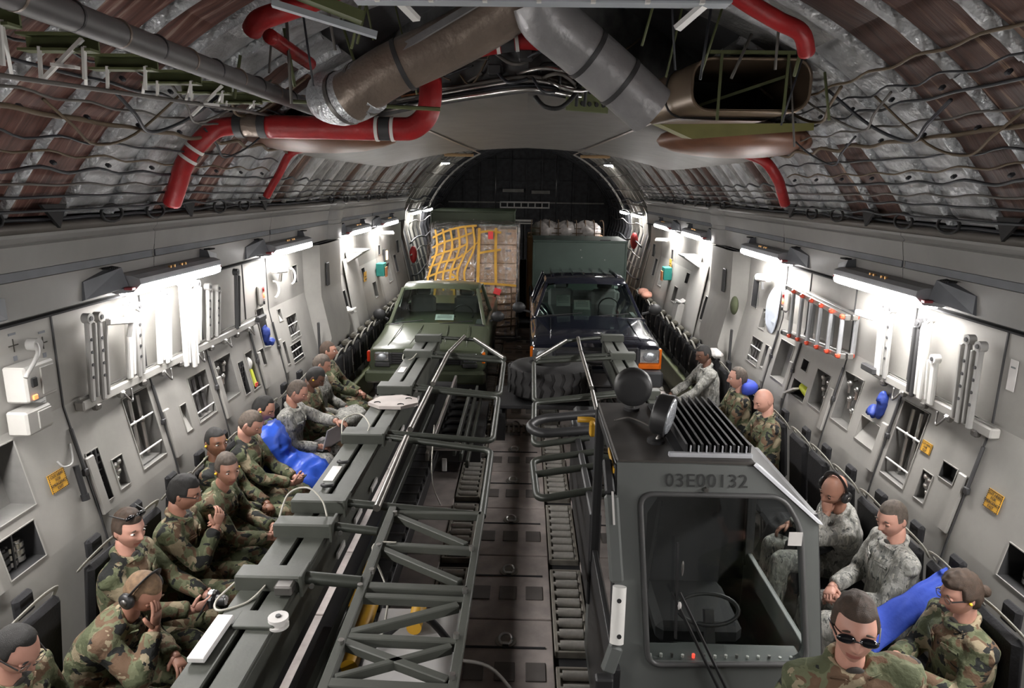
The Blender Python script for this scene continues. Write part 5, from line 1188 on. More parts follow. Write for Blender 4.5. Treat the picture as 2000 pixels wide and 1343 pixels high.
# ================================================================== people
from mathutils import noise as mnoise
M_wood = ramp_mat('woodland_camouflage', [(0, (.085, .098, .05)), (.47, (.135, .145, .08)), (.545, (.13, .078, .045))], (9.5, 12, 9.5), 3, .85, bump=.6, bscale=17, second=[((10, 8, 10), [(0, (0, 0, 0, 0)), (.58, (.29, .24, .155, 1))]), ((12, 9, 13), [(0, (.012, .013, .012, 1)), (.405, (0, 0, 0, 0))])])
M_abu = ramp_mat('grey_tiger_camouflage', [(0, (.20, .20, .185)), (.45, (.33, .325, .30)), (.56, (.24, .24, .215))], (26, 26, 9), 3, .85, bump=.6, bscale=17, second=[((40, 40, 10), [(0, (0, 0, 0, 0)), (.62, (.46, .44, .39, 1))]), ((34, 34, 12), [(0, (.085, .09, .085, 1)), (.37, (0, 0, 0, 0))])])
M_skinA = mat('skin_light', (.52, .275, .21), .5, var=.08, scale=14); M_skinB = mat('skin_tan', (.40, .20, .14), .5, var=.08, scale=14); M_skinC = mat('skin_dark', (.115, .055, .036), .45, var=.1, scale=14); M_skinD = mat('skin_brown', (.22, .10, .06), .45, var=.1, scale=14)
LIPS = {M_skinA: mat('lips_light', (.42, .15, .12), .45), M_skinB: mat('lips_tan', (.33, .12, .095), .45), M_skinC: mat('lips_dark', (.12, .045, .04), .45), M_skinD: mat('lips_brown', (.20, .075, .06), .45)}
M_eye = mat('eye_white', (.72, .70, .66), .3); M_iris = mat('iris_dark', (.02, .015, .012), .2)
M_hairK = mat('hair_black', (.012, .011, .010), .6, bump=.45, bscale=380); M_hairB = mat('hair_brown', (.055, .034, .022), .6, var=.3, scale=40, bump=.45, bscale=380); M_hairL = mat('hair_sandy', (.20, .125, .07), .6, var=.3, scale=40, bump=.4, bscale=380); M_hairG = mat('hair_grey_brown', (.09, .07, .055), .65, var=.35, scale=50, bump=.4, bscale=380)
M_bootK = mat('boot_black', (.014, .013, .012), .45); M_bootG = mat('boot_sage', (.14, .14, .115), .8); M_tee = mat('undershirt', (.03, .026, .022), .85)
M_plug = mat('yellow_earplug', (.85, .55, .03), .5); M_lens = mat('dark_lens', (.006, .006, .008), .08, coat=1)

def sstep(a, b, x):
    t = min(1, max(0, (x - a) / (b - a))); return t * t * (3 - 2 * t)
def head_grid(fat=1.0, jaw=1.0):
    """sculpted head: face towards +Y, rows top to bottom, columns round from the back"""
    NR, NC = 38, 46; rows = []
    for i in range(NR + 1):
        th = PI * (i / NR); row = []
        for j in range(NC):
            f = j / NC * 2 - 1                      # -1..1, 0 = front
            ph = PI * (f * (.62 + .38 * f * f))      # denser in front
            dx, dy, dz = math.sin(th) * math.sin(ph), math.sin(th) * math.cos(ph), math.cos(th)
            x, y, z = dx * .0765 * fat, dy * .092, dz * .118
            t = sstep(-.15, -1.0, dz)
            x *= 1 - .30 * t * jaw
            if dy > 0: y *= 1 - .02 * t
            else: y *= 1 - .50 * sstep(-.2, -.9, dz); y *= 1 + .06 * sstep(-.3, .6, dz)
            if dz < -.75 and dy > -.2: z *= 1 - .03 * (1 - dy)
            if dy > .15:
                k = sstep(.15, .55, dy); G = lambda u, w: math.exp(-(u / w) ** 2); ax = abs(x); d = 0
                if z < .024 and z > -.046: d += G(x, .0105) * (.003 + .023 * sstep(.024, -.03, z)) * (1 - sstep(-.034, -.046, z))
                d += .008 * G(ax - .012, .007) * G(z + .031, .008)
                d += .006 * G(z - .027, .011) * math.exp(-(x / .055) ** 4) - .011 * G(ax - .033, .016) * G(z - .006, .012)
                d += .005 * G(ax - .045, .02) * G(z + .02, .02) + .006 * G(x, .024) * (G(z + .058, .006) + G(z + .070, .007)) - .004 * G(z + .064, .003) * G(x, .026)
                d += .008 * G(x, .024) * G(z + .100, .016) - .004 * G(x, .03) * G(z + .083, .006) - .004 * sstep(.05, .1, z)
                y += d * k
            row.append(Vector((x, y, z)))
        rows.append(row)
    return rows
def frame(fwd, up):
    y = Vector(fwd).normalized(); z = Vector(up); x = y.cross(z).normalized(); z = x.cross(y)
    return Matrix((x, y, z)).transposed()
def hand(mb, w, f, n, side, curl=.5, spread=.06, sc=1.0):
    """palm, four unequal fingers and a thumb; f = finger direction, n = palm normal"""
    w = Vector(w); f = Vector(f).normalized(); n = Vector(n); n = (n - f * n.dot(f)).normalized(); a = f.cross(n) * side
    rings = []
    for t, hw, ht in ((-.02, .026, .020), (.0, .028, .020), (.03, .038, .017), (.065, .042, .015), (.092, .038, .011)):
        c = w + f * t * sc; rings.append([c + a * hw * sc * math.cos(q) + n * ht * sc * math.sin(q) for q in np.linspace(0, 2 * PI, 11)[:-1]])
    mb.loft(rings)
    for k, (off, ln) in enumerate(((.029, .072), (.010, .080), (-.010, .075), (-.028, .060))):
        p = w + f * (.085 - .004 * abs(k - 1)) * sc + a * off * sc; d = (f + a * off * spread * 20 * (1 - curl)).normalized(); pts = [p - d * .012 * sc, p]; ang = 0; cc = curl * (1 + .1 * k)
        for l, g in ((.46, .75), (.30, .95), (.24, .7)):
            ang = g * cc; R = Matrix.Rotation(ang, 3, d.cross(n)); d = (R @ d).normalized(); p = p + d * ln * l * sc; pts.append(p)
        mb.tube(pts, [.0098 * sc, .0098 * sc, .009 * sc, .0082 * sc, .0066 * sc], 7)
    p = w + f * .022 * sc + a * .030 * sc; d = (f * .62 + a * .62 + n * .35).normalized(); pts = [p - d * .015 * sc, p, p + d * .036 * sc]
    d2 = (d + f * .35 - a * .45 * (curl) + n * .25 * curl).normalized(); pts.append(pts[-1] + d2 * .030 * sc); mb.tube(pts, [.013 * sc, .0135 * sc, .0115 * sc, .0085 * sc], 8)
def ik(S_, W_, l1, l2, pole):
    S_, W_ = Vector(S_), Vector(W_); d = W_ - S_; L = min(d.length, (l1 + l2) * .985); dn = d.normalized(); W2 = S_ + dn * L
    a = math.acos(max(-1, min(1, (l1 * l1 + L * L - l2 * l2) / (2 * l1 * L)))); p = Vector(pole); p = (p - dn * p.dot(dn)).normalized()
    return S_ + dn * l1 * math.cos(a) + p * l1 * math.sin(a), W2
DEPS = None
def person(label, x, y, rz, skin=None, cloth=None, hair=None, style='short', lean=4, side=0, twist=0, hyaw=0, hpitch=-5, hroll=0, hands=None, poles=None, hdir=None, hnorm=None, curl=(.5, .5), eyes='open', knees=(.13, .13), kf=.46, stand=False, sc=1.04, fat=1.0, vox=.015, z0=0.0, group='seated service members', extras=(), feet=None, hz=0, seated=.47):
    skin = skin or M_skinA; cloth = cloth or M_wood; boots = M_bootK if cloth is M_wood else M_bootG
    r = math.radians
    cb = B(); sk = B()                                  # cloth volume, skin shells
    hipz = seated + .09 if not stand else .93
    P0 = Vector((0, 0, hipz))
    def sp(phi): return Matrix.Rotation(r(side), 3, 'Y') @ Vector((0, math.sin(r(phi)), math.cos(r(phi))))
    Mid = P0 + sp(lean * .7 - (0 if stand else 4)) * .25; N = Mid + sp(lean * 1.25) * .27
    T = Matrix.Rotation(r(twist), 3, 'Z') @ Matrix.Rotation(r(side), 3, 'Y'); ux = T @ Vector((1, 0, 0)); up = sp(lean * 1.25); fw = up.cross(ux) * -1; fw = ux.cross(up) * -1
    fw = up.cross(ux)
    # torso
    rings = []
    for c, hw, hd, k in ((P0 + Vector((0, -.005, -.09)), .11, .08, 0), (P0 + Vector((0, 0, -.06)), .165, .12, 0), (P0 + Vector((0, 0, .03)), .180, .135, 0), (P0.lerp(Mid, .6), .172, .130, .3), (Mid, .178, .130, .5), (Mid.lerp(N, .4), .192, .135, .8), (Mid.lerp(N, .75), .190, .120, 1), (N + up * -.03, .135, .085, 1), (N + up * .012, .068, .066, 1)):
        X_ = Vector((1, 0, 0)).lerp(ux, k).normalized(); F_ = Vector((0, 1, 0)).lerp(fw, k).normalized()
        rings.append([c + X_ * hw * fat * math.copysign(abs(math.cos(q)) ** .8, math.cos(q)) + F_ * hd * fat * math.copysign(abs(math.sin(q)) ** .8, math.sin(q)) for q in np.linspace(0, 2 * PI, 21)[:-1]])
    cb.loft(rings)
    SH = {}; HN = {}
    for s in (1, -1):
        Sx = N + ux * s * .175 * (.5 + .5 * fat) - up * .052; SH[s] = Sx
        cb.tube([N + ux * s * .07 - up * .02, Sx - ux * s * .02 + up * .012, Sx + ux * s * .035, Sx + ux * s * .05 - up * .03], [.055, .072, .066, .04], 12)
        i = 0 if s > 0 else 1
        tgt = (hands[i] if hands and hands[i] is not None else ((s * .12, .36, hipz + .12) if not stand else (s * .25, .05, .85)))
        pole = (poles[i] if poles and poles[i] is not None else (s * .55, -.35, -.75))
        E, Wr = ik(Sx, tgt, .285, .265, pole)
        cb.tube([Sx - ux * s * .03, Sx, Sx.lerp(E, .45), Sx.lerp(E, .85), E, E + (E - Sx).normalized() * .02], [.05, .070, .064, .057, .054, .03], 12)
        cb.tube([E + (E - Wr).normalized() * .02, E, E.lerp(Wr, .3), E.lerp(Wr, .75), E.lerp(Wr, .90), E.lerp(Wr, .905)], [.03, .054, .056, .049, .047, .02], 12)
        fd = Vector(hdir[i]) if hdir and hdir[i] is not None else (Wr - E).normalized() + Vector((-s * .25, .1, -.15)); nn = Vector(hnorm[i]) if hnorm and hnorm[i] is not None else Vector((-s * .4, -.1, -1))
        sk.tube([E.lerp(Wr, .78), E.lerp(Wr, .9), Wr, Wr + fd.normalized() * .02], [.032, .031, .027, .027], 10)
        hand(sk, Wr, fd, nn, s, curl[i]); HN[s] = Wr + fd.normalized() * .07
        kx = knees[i]
        if stand:
            Hp = Vector((s * .095, 0, .90)); Kn = Vector((s * .11, .03, .50)); An = Vector((s * .12, -.01, .10))
        else:
            Hp = Vector((s * .095, .02, hipz - .03)); Kn = Vector((s * kx, kf, hipz + .005)); An = Vector((s * kx, kf + .02, .11)) if not feet else Vector((s * kx, kf + feet, .11))
        d1 = (Kn - Hp).normalized(); d2 = (An - Kn).normalized()
        cb.tube([Hp - d1 * .06, Hp, Hp.lerp(Kn, .4), Hp.lerp(Kn, .8), Kn, Kn + d1 * .035], [.07, .102, .096, .080, .074, .045], 14)
        cb.tube([Kn - d2 * .04, Kn, Kn.lerp(An, .35), Kn.lerp(An, .75), An + Vector((0, 0, .06)), An], [.05, .073, .071, .066, .060, .05], 14)
        cb.tube([An + Vector((0, -.05, -.01)), An + Vector((0, 0, -.02)), An + Vector((0, .08, -.055)), An + Vector((s * .01, .17, -.065)), An + Vector((s * .012, .20, -.07))], [.045, .056, .050, .042, .02], 12)
        cb.tube([An + Vector((0, 0, .10)), An + Vector((0, 0, -.02))], [.056, .054], 12)
    # collar
    cb.tube([N + up * .022 + (ux * math.cos(q) * .074 + fw * math.sin(q) * .074) + up * (-.022 * math.sin(q)) for q in np.linspace(0, 2 * PI, 19)[:-1]], .019, 7, closed=True)
    me = cb.mesh('t'); ob = bpy.data.objects.new('t', me); COL.objects.link(ob)
    m = ob.modifiers.new('r', 'REMESH'); m.mode = 'VOXEL'; m.voxel_size = vox; m2 = ob.modifiers.new('s', 'SMOOTH'); m2.iterations = 4; m2.factor = .5
    dg = bpy.context.evaluated_depsgraph_get(); ev = ob.evaluated_get(dg); bm_ = ev.to_mesh()
    nv = len(bm_.vertices); co = np.empty(nv * 3, 'f'); bm_.vertices.foreach_get('co', co); no = np.empty(nv * 3, 'f'); bm_.vertices.foreach_get('normal', no)
    polys = [tuple(p.vertices) for p in bm_.polygons]; co = co.reshape(-1, 3); no = no.reshape(-1, 3)
    ev.to_mesh_clear(); bpy.data.objects.remove(ob); bpy.data.meshes.remove(me)
    off = Vector((x * 3.1, y * 2.3, 0))
    for i in range(nv):
        v = Vector(co[i]); e = mnoise.noise((v + off) * 13) * .0065 + (1 - abs(mnoise.noise((v + off + Vector((9, 0, 0))) * 8)) * 2) * .006 + .002
        co[i] += no[i] * e
    out = B(); out.v = [tuple(p) for p in co]; out.f = polys
    cz_ = co[:, 2]; out.m = [4 if max(cz_[i] for i in p) < .17 else 0 for p in polys]
    # skin shells: hands, neck, head
    hd = N + up * .075 + Vector((0, .018, .112)) + Vector((0, .10 * math.sin(r(-hpitch)) * .5, hz)); RM = Matrix.Rotation(r(hyaw), 3, 'Z') @ Matrix.Rotation(r(hpitch), 3, 'X') @ Matrix.Rotation(r(hroll), 3, 'Y')
    base = hd + RM @ Vector((0, -.030, -.06)); out.mi = 1
    out.add(sk.v, sk.f); nb = B().tube([N - up * .03 - fw * .008, N + up * .03 - fw * .010, N.lerp(base, .6) - fw * .012, base], [.060, .054, .050, .050], 16); out.add(nb.v, nb.f)
    hg = head_grid(.90 + .05 * (fat - 1) * 4, 1.0); S_ = 1.09; NC = len(hg[0]); vs = [hd + RM @ (p * S_) for row in hg for p in row]; o = len(out.v); out.v += [tuple(p) for p in vs]
    for i in range(len(hg) - 1):
        for j in range(NC):
            j2 = (j + 1) % NC; q = hg[i][j]; out.f.append((o + i * NC + j, o + (i + 1) * NC + j, o + (i + 1) * NC + j2, o + i * NC + j2)); out.m.append(2 if (abs(q.x) < .024 and -.076 < q.z < -.053 and q.y > .05) else 1)
    for s in (1, -1):
        e = B(); e.ell((0, 0, 0), (.009, .019, .030), 10, 8); out.add([hd + RM @ (Matrix.Rotation(s * .35, 3, 'Z') @ Vector(p) + Vector((s * .0735, -.010, -.004))) for p in e.v], e.f)
        yy = .0745
        if eyes == 'open':
            out.mi = 3; e = B(); e.ell((s * .033, yy - .001, .004), (.0135, .010, .0046), 10, 6); out.add([hd + RM @ (Vector(p) * S_) for p in e.v], e.f)
            out.mi = 5; e = B(); e.ell((s * .032, yy + .006, .004), (.0062, .0045, .0048), 8, 6); out.add([hd + RM @ (Vector(p) * S_) for p in e.v], e.f)
        else:
            out.mi = 1; e = B(); e.ell((s * .033, yy - .001, .004), (.016, .010, .009), 10, 6); out.add([hd + RM @ (Vector(p) * S_) for p in e.v], e.f)
            out.mi = 6; e = B(); e.ell((s * .033, yy + .007, -.003), (.013, .003, .0018), 8, 5); out.add([hd + RM @ (Vector(p) * S_) for p in e.v], e.f)
        out.mi = 6; e = B(); e.ell((0, 0, 0), (.019, .005, .0038), 8, 5); out.add([hd + RM @ ((Matrix.Rotation(s * .12, 3, 'Y') @ Vector(p) + Vector((s * .032, .0850, .027))) * S_) for p in e.v], e.f); out.mi = 1
    # undershirt neckline
    out.mi = 7; cp_ = N + up * .004 + fw * .048; e = B(); e.ell((0, 0, 0), (.042, .018, .034), 10, 8); Rb = Matrix((ux, fw, up)).transposed(); out.add([cp_ + Rb @ Vector(p) for p in e.v], e.f)
    # breast pockets and lapel edges
    out.mi = 0
    for s in (1, -1):
        c = Mid.lerp(N, .50) + ux * s * .085 * fat + fw * (.1205 * fat)
        e = B().box((0, 0, 0), (.10, .014, .11), .006).box((0, .005, .042), (.106, .012, .034), .005); out.add([c + (Matrix.Rotation(-s * .38, 3, up) @ (Rb @ Vector(p))) for p in e.v], e.f)
    for s in (1, -1):
        Rc = Matrix.Rotation(s * .30, 3, fw) @ Matrix.Rotation(-s * .55, 3, up) @ Matrix.Rotation(-.5, 3, ux); e = B().box((0, 0, 0), (.062, .010, .058), .004); out.add([N - up * .004 + ux * s * .055 + fw * .062 + Rc @ (Rb @ Vector(p)) for p in e.v], e.f)
    hm = hair or M_hairB
    ob = out.obj('person', [cloth, skin, LIPS[skin], M_eye, boots, M_iris, hm if hair else M_hairB, M_tee], None, smooth=True, fix=False)
    ob.location = (x, y, z0); ob.rotation_euler = (0, 0, r(rz)); ob.scale = (sc, sc, sc); tag(ob, label, 'person', group)
    # hair
    if style != 'bald':
        th = {'buzz': .0035, 'short': .008, 'thin': .0045, 'long': .016, 'fringe': .003}[style]
        def hm_(p):
            front = .066 if style != 'thin' else .088; yl = .030
            if style == 'fringe': return sstep(.055, .04, p.z) * sstep(.035, .02, p.y) * sstep(-.075, -.06, p.z)
            a = sstep(front - .008, front + .006, p.z) if p.y > yl else max(sstep(front - .008, front + .006, p.z), sstep(-.005, .008, p.z) * sstep(yl + .012, yl - .004, p.y), sstep(-.078, -.06, p.z) * sstep(-.02, -.036, p.y))
            return a
        hb = B(); mk = [[hm_(p) for p in row] for row in hg]
        hb.v = []
        for i, row in enumerate(hg):
            for j, p in enumerate(row):
                n_ = Vector((p.x / .0765 ** 2, p.y / .096 ** 2, p.z / .118 ** 2)).normalized(); q = mk[i][j]
                t_ = -.004 + (th + .004) * q + (mnoise.noise(p * 60) * th * .5 if q > .5 else 0) + (th * .5 * sstep(.05, .11, p.z) if style in ('short', 'long') else 0)
                hb.v.append(hd + RM @ ((p + n_ * t_) * S_))
        for i in range(len(hg) - 1):
            for j in range(NC):
                j2 = (j + 1) % NC
                if max(mk[i][j], mk[i + 1][j], mk[i + 1][j2], mk[i][j2]) > .02: hb.f.append((i * NC + j, (i + 1) * NC + j, (i + 1) * NC + j2, i * NC + j2)); hb.m.append(0)
        if style == 'long': e = B().ell((0, -.135, -.01), (.035, .032, .035), 12, 8); hb.add([hd + RM @ Vector(p) for p in e.v], e.f)
        hb.obj('hair', hm, ob, smooth=True, fix=False)
    def part(nm, mb, m_, smooth=True):
        mb.v = [hd + RM @ (Vector(p) * S_) for p in mb.v]; return mb.obj(nm, m_, ob, smooth=smooth)
    for ex in extras:
        if ex == 'plugs':
            for s in (1, -1): part('earplug', B().ell((s * .083, .004, -.006), (.010, .009, .009), 8, 6), M_plug)
        elif ex == 'headphones':
            part('headphone_band', B().tube([(.092 * math.sin(a), -.012, .135 * math.cos(a)) for a in np.linspace(-1.45, 1.45, 17)], [.010] * 17, 8, flat=(.45, 1.6)), M_lblack)
            for s in (1, -1):
                o_ = part('ear_cup', B().tube([(s * .080, -.006, -.002), (s * .088, -.006, -.002), (s * .104, -.006, -.002), (s * .112, -.006, -.002)], [.036, .042, .040, .028], 16), M_lblack)
                part('cup_cap', B().disc((s * .113, -.006, -.002), (1, 0, 0), .018, .006, 12), M_clamp)
        elif ex in ('glasses', 'shades', 'shades_up'):
            up_ = ex == 'shades_up'; dz, dy = ((.095, -.035) if up_ else (0, 0)); mm = M_lens if ex != 'glasses' else glass('spectacle_glass', (.9, .92, .92))
            for s in (1, -1):
                if ex == 'glasses': part('lens_rim', B().tube([(s * .034 + .023 * math.cos(a), .098 - .006 * abs(math.cos(a)), .003 + .016 * math.sin(a)) for a in np.linspace(0, 2 * PI, 17)[:-1]], .0018, 5, closed=True), M_clamp)
                else: part('sunglass_lens', B().ell((s * .034, .094 + dy, .005 + dz), (.031, .010, .017), 14, 8), mm)
                part('temple_arm', B().bar((s * .064, .088 + dy, .010 + dz), (s * .081, -.01 + dy, .008 + dz), .004, .006), M_lblack, False)
            part('bridge', B().tube([(-.012, .106 + dy, .008 + dz), (0, .109 + dy, .010 + dz), (.012, .106 + dy, .008 + dz)], .0025, 5), M_lblack)
    W2 = Matrix.Translation((x, y, z0)) @ Matrix.Rotation(r(rz), 4, 'Z') @ Matrix.Scale(sc, 4)
    return dict(ob=ob, W=W2, hands={s: W2 @ HN[s] for s in HN}, head=W2 @ hd, neck=W2 @ N, up=up)
PP = {}
A_, AB = M_wood, M_abu
# left row, near to far (they face the loader)
PP['L1'] = person('balding man in glasses and woodland camouflage at the bottom left corner', -2.54, 2.79, -92, hair=M_hairK, style='thin', hpitch=-32, hyaw=-12, lean=12, hands=((.06, .30, .70), (-.10, .34, .70)), extras=('glasses',), eyes='down', vox=.013, curl=(.8, .8))
PP['L2'] = person('man in woodland camouflage with black headphones hunched with face in hand', -2.52, 3.42, -90, skin=M_skinB, hair=M_hairL, style='buzz', lean=34, hpitch=-38, hyaw=-14, hands=((.075, .455, .99), (-.12, .44, .66)), poles=((.8, .1, -1), None), hdir=((-.25, .12, 1), None), hnorm=((-.2, -1, .15), None), curl=(.22, .5), extras=('headphones',), eyes='down', vox=.013)
PP['L3'] = person('man in woodland camouflage with sunglasses on his hair holding a camera', -2.56, 3.93, -88, hair=M_hairB, hyaw=-24, hpitch=-6, lean=5, hands=((.05, .42, .74), (-.13, .44, .72)), hdir=((-.3, .9, .2), (.5, .8, .2)), hnorm=((-1, -.1, .2), (1, -.1, .2)), curl=(.7, .7), extras=('shades_up',), vox=.013)
PP['L4'] = person('man in woodland camouflage and glasses with a hand raised to his mouth', -2.54, 4.46, -82, hair=M_hairK, skin=M_skinB, hyaw=6, hpitch=-18, lean=10, hands=((.05, .33, 1.02), (-.06, .30, .92)), poles=((.7, -.2, -1), (-.5, 0, -1)), hdir=((-.45, .3, 1), (.6, .2, .9)), hnorm=((-.7, -.6, .2), (.7, -.6, .2)), curl=(.6, .6), extras=('glasses',), eyes='down', vox=.013)
PP['L5'] = person('man in woodland camouflage leaning forward with clasped hands, looking at the viewer', -2.53, 4.94, -84, skin=M_skinB, hair=M_hairG, hyaw=-46, hpitch=-3, lean=20, hands=((.07, .50, .70), (-.09, .50, .70)), hdir=((-.7, .7, -.2), (.75, .65, -.2)), hnorm=((-.6, -.4, -.7), (.6, -.4, -.7)), curl=(.75, .75), extras=('plugs',), vox=.013)
PP['L6'] = person('dark-skinned man with yellow earplugs sitting back, looking at the viewer', -2.58, 5.44, -86, skin=M_skinD, hair=M_hairK, style='buzz', hyaw=-38, hpitch=0, lean=-3, hands=((.05, .33, .68), (-.07, .33, .68)), hdir=((-.8, .5, -.1), (.8, .5, -.1)), curl=(.7, .7), extras=('plugs',))
PP['L7'] = person('short-haired man in woodland camouflage looking down at a phone in his hands', -2.58, 5.92, -88, hair=M_hairG, style='buzz', hpitch=-32, hyaw=0, lean=4, hands=((.05, .42, .72), (-.07, .42, .72)), hdir=((-.5, .85, .1), (.5, .85, .1)), hnorm=((-.8, -.1, .5), (.8, -.1, .5)), curl=(.75, .75), eyes='down')
PP['L8'] = person('man asleep with chin down wrapped to the neck in blue', -2.60, 6.36, -90, skin=M_skinB, hair=M_hairK, style='thin', hpitch=-28, hyaw=4, lean=2, fat=.9, hands=((.03, .20, .74), (-.03, .20, .74)), extras=('plugs',), eyes='down')
PP['L9'] = person('balding man in grey camouflage working on a laptop on his knees', -2.55, 6.96, -90, skin=M_skinB, cloth=AB, hair=M_hairG, style='thin', hpitch=-28, hyaw=6, lean=10, hands=((.10, .36, .70), (-.08, .50, .92)), poles=(None, (-.9, 0, -.6)), hdir=(None, (.2, .9, -.1)), hnorm=(None, (0, 0, -1)), curl=(.4, .5), eyes='down')
PP['L10'] = person('dark-skinned man in woodland camouflage bowing his head beside the laptop user', -2.56, 7.54, -90, skin=M_skinC, hair=M_hairK, style='buzz', hpitch=-36, hyaw=4, lean=12, extras=('plugs',), eyes='down')
PP['L11'] = person('man in grey camouflage with head down, second to last in the left row', -2.60, 8.10, -90, cloth=AB, hair=M_hairG, style='buzz', hpitch=-24, hyaw=12, lean=8, eyes='down', skin=M_skinB)
PP['L12'] = person('man in woodland camouflage sitting upright in profile, farthest in the left row', -2.60, 8.78, -86, hair=M_hairB, style='buzz', hpitch=0, hyaw=6, lean=0, hands=((.05, .38, .70), (-.06, .38, .70)), hdir=((-.7, .7, -.1), (.7, .7, -.1)), curl=(.7, .7), skin=M_skinB)
# right row, near to far
PP['R1'] = person('man in dark sunglasses and woodland camouflage standing beside the cab', 1.50, 2.50, 172, hair=M_hairB, hyaw=-12, hpitch=2, lean=3, side=12, stand=True, sc=1.08, fat=1.0, extras=('shades',), vox=.013, group='standing service member')
PP['R2'] = person('woman in woodland camouflage and glasses with brown hair in a bun', 2.57, 3.50, 92, hair=M_hairB, style='long', hyaw=0, hpitch=-12, lean=6, hands=((.05, .36, .82), (-.07, .36, .80)), hdir=((-.4, .9, .2), (.4, .9, .2)), hnorm=((-.8, -.2, -.3), (.8, -.2, -.3)), curl=(.5, .5), extras=('glasses', 'plugs'), vox=.013, sc=1.0, eyes='down')
PP['R3'] = person('short-haired man in grey camouflage sitting with hands together in his lap', 2.58, 4.30, 88, cloth=AB, hair=M_hairG, style='buzz', hyaw=24, hpitch=-14, lean=4, hands=((.05, .36, .72), (-.07, .36, .70)), hdir=((-.8, .5, -.1), (.7, .6, -.2)), curl=(.75, .75), vox=.013, eyes='down')
PP['R4'] = person('bald man in grey camouflage and headphones resting his cheek on his hand', 2.58, 5.08, 84, skin=M_skinB, cloth=AB, style='bald', side=-22, lean=14, hyaw=30, hpitch=-20, hroll=-14, hands=((.16, .34, .72), (-.235, .20, 1.035)), poles=(None, (-.5, .5, -1)), hdir=(None, (.05, .1, 1)), hnorm=(None, (.9, .1, .2)), curl=(.5, .3), extras=('headphones',), vox=.013, eyes='down')
PP['R5'] = person('bald man in woodland camouflage looking down beside an empty seat', 2.60, 6.92, 92, style='bald', hyaw=12, hpitch=-22, lean=4, eyes='down', hands=((.05, .36, .70), (-.07, .36, .70)), hdir=((-.8, .5, -.1), (.7, .6, -.2)))
PP['R6'] = person('balding man in woodland camouflage with a blue pillow round his neck', 2.56, 7.80, 90, hair=M_hairG, style='thin', hyaw=-8, hpitch=-6, lean=2, skin=M_skinA)
PP['R7'] = person('dark-skinned man in grey camouflage sitting forward, farthest in the right row', 2.53, 8.98, 92, skin=M_skinC, cloth=AB, hair=M_hairK, style='buzz', hyaw=14, hpitch=-16, lean=8, hands=((.17, .46, .66), (-.17, .46, .66)), eyes='down')
# ================================================================== seats
M_seatK = mat('seat_black_fabric', (.012, .012, .014), .8, bump=.2, bscale=60)
M_web = mat('grey_webbing', (.26, .25, .22), .8)
def seat_proto():
    r_ = bpy.data.objects.new('troop_chair', None); COL.objects.link(r_)
    b = B(); b.box((0, -.115, .82), (.37, .07, .60), .03, Matrix.Rotation(-.10, 3, 'X')).obj('backrest', M_seatK, r_)
    B().box((0, .10, .43), (.44, .44, .06), .025).obj('seat_pan', M_seatK, r_)
    B().box((0, -.15, 1.16), (.14, .05, .14), .02).obj('headrest', M_seatK, r_)
    B().tube(smoothpath([(-.20, -.13, 1.08), (-.18, -.09, 1.15), (0, -.05, 1.20), (.17, -.08, 1.16), (.20, -.13, 1.10)], 5), .02, 8, flat=(.35, 1)).obj('webbing_loop', M_web, r_, smooth=True)
    for s in (-1, 1): B().bar((s * .19, .28, .42), (s * .19, .24, .0), .025).obj('leg', M_clamp, r_); 
    B().bar((-.2, .30, .425), (.2, .30, .425), .025).obj('front_tube', M_clamp, r_)
    return r_
sp_ = seat_proto(); su = False
seats_L = [(2.40, None), (2.78, 'black webbing chair under the balding man at the bottom left'), (3.34, 'black webbing chair beside the headphone wearer holding his face'), (3.98, 'black webbing chair behind the man with the camera'), (4.47, 'black webbing chair behind the man with a hand at his mouth'), (4.98, 'black webbing chair behind the man leaning with clasped hands'), (5.46, 'black webbing chair behind the man with yellow earplugs looking over'), (5.93, 'black webbing chair behind the man with the phone'), (6.42, 'black webbing chair behind the sleeper in blue'), (6.98, 'black webbing chair behind the laptop user'), (7.56, 'black webbing chair behind the bowed man next to the laptop user'), (8.12, 'black webbing chair behind the second to last man on the left'), (8.80, 'black webbing chair behind the farthest man on the left')]
seats_R = [(2.95, 'black webbing chair at the right edge, closest to the viewer'), (3.46, 'black webbing chair behind the woman with the bun'), (3.96, 'empty black webbing chair between the woman and the grey-uniformed man'), (4.42, 'black webbing chair behind the man in grey with hands together'), (4.92, 'empty black webbing chair next to the man resting on his hand'), (5.42, 'black webbing chair under the slumped man with headphones'), (5.90, 'nearest of three empty black webbing chairs beyond the slumped man'), (6.36, 'middle one of three empty black webbing chairs beyond the slumped man'), (6.92, 'black webbing chair behind the bald man in woodland camouflage'), (7.38, 'empty black webbing chair between the bald man and the blue pillow'), (7.84, 'black webbing chair behind the man with the blue pillow'), (8.40, 'empty black webbing chair between the two farthest right-hand men'), (8.98, 'black webbing chair behind the farthest man on the right')]
for s, lst in ((-1, seats_L), (1, seats_R)):
    for y, lab in lst:
        if not lab: continue
        o = sp_ if not su else copy_tree(sp_); su = True
        o.location = (s * 2.625, y, 0); o.rotation_euler = (0, 0, s * PI / 2); tag(o, lab, 'chair', 'black chairs along the walls')
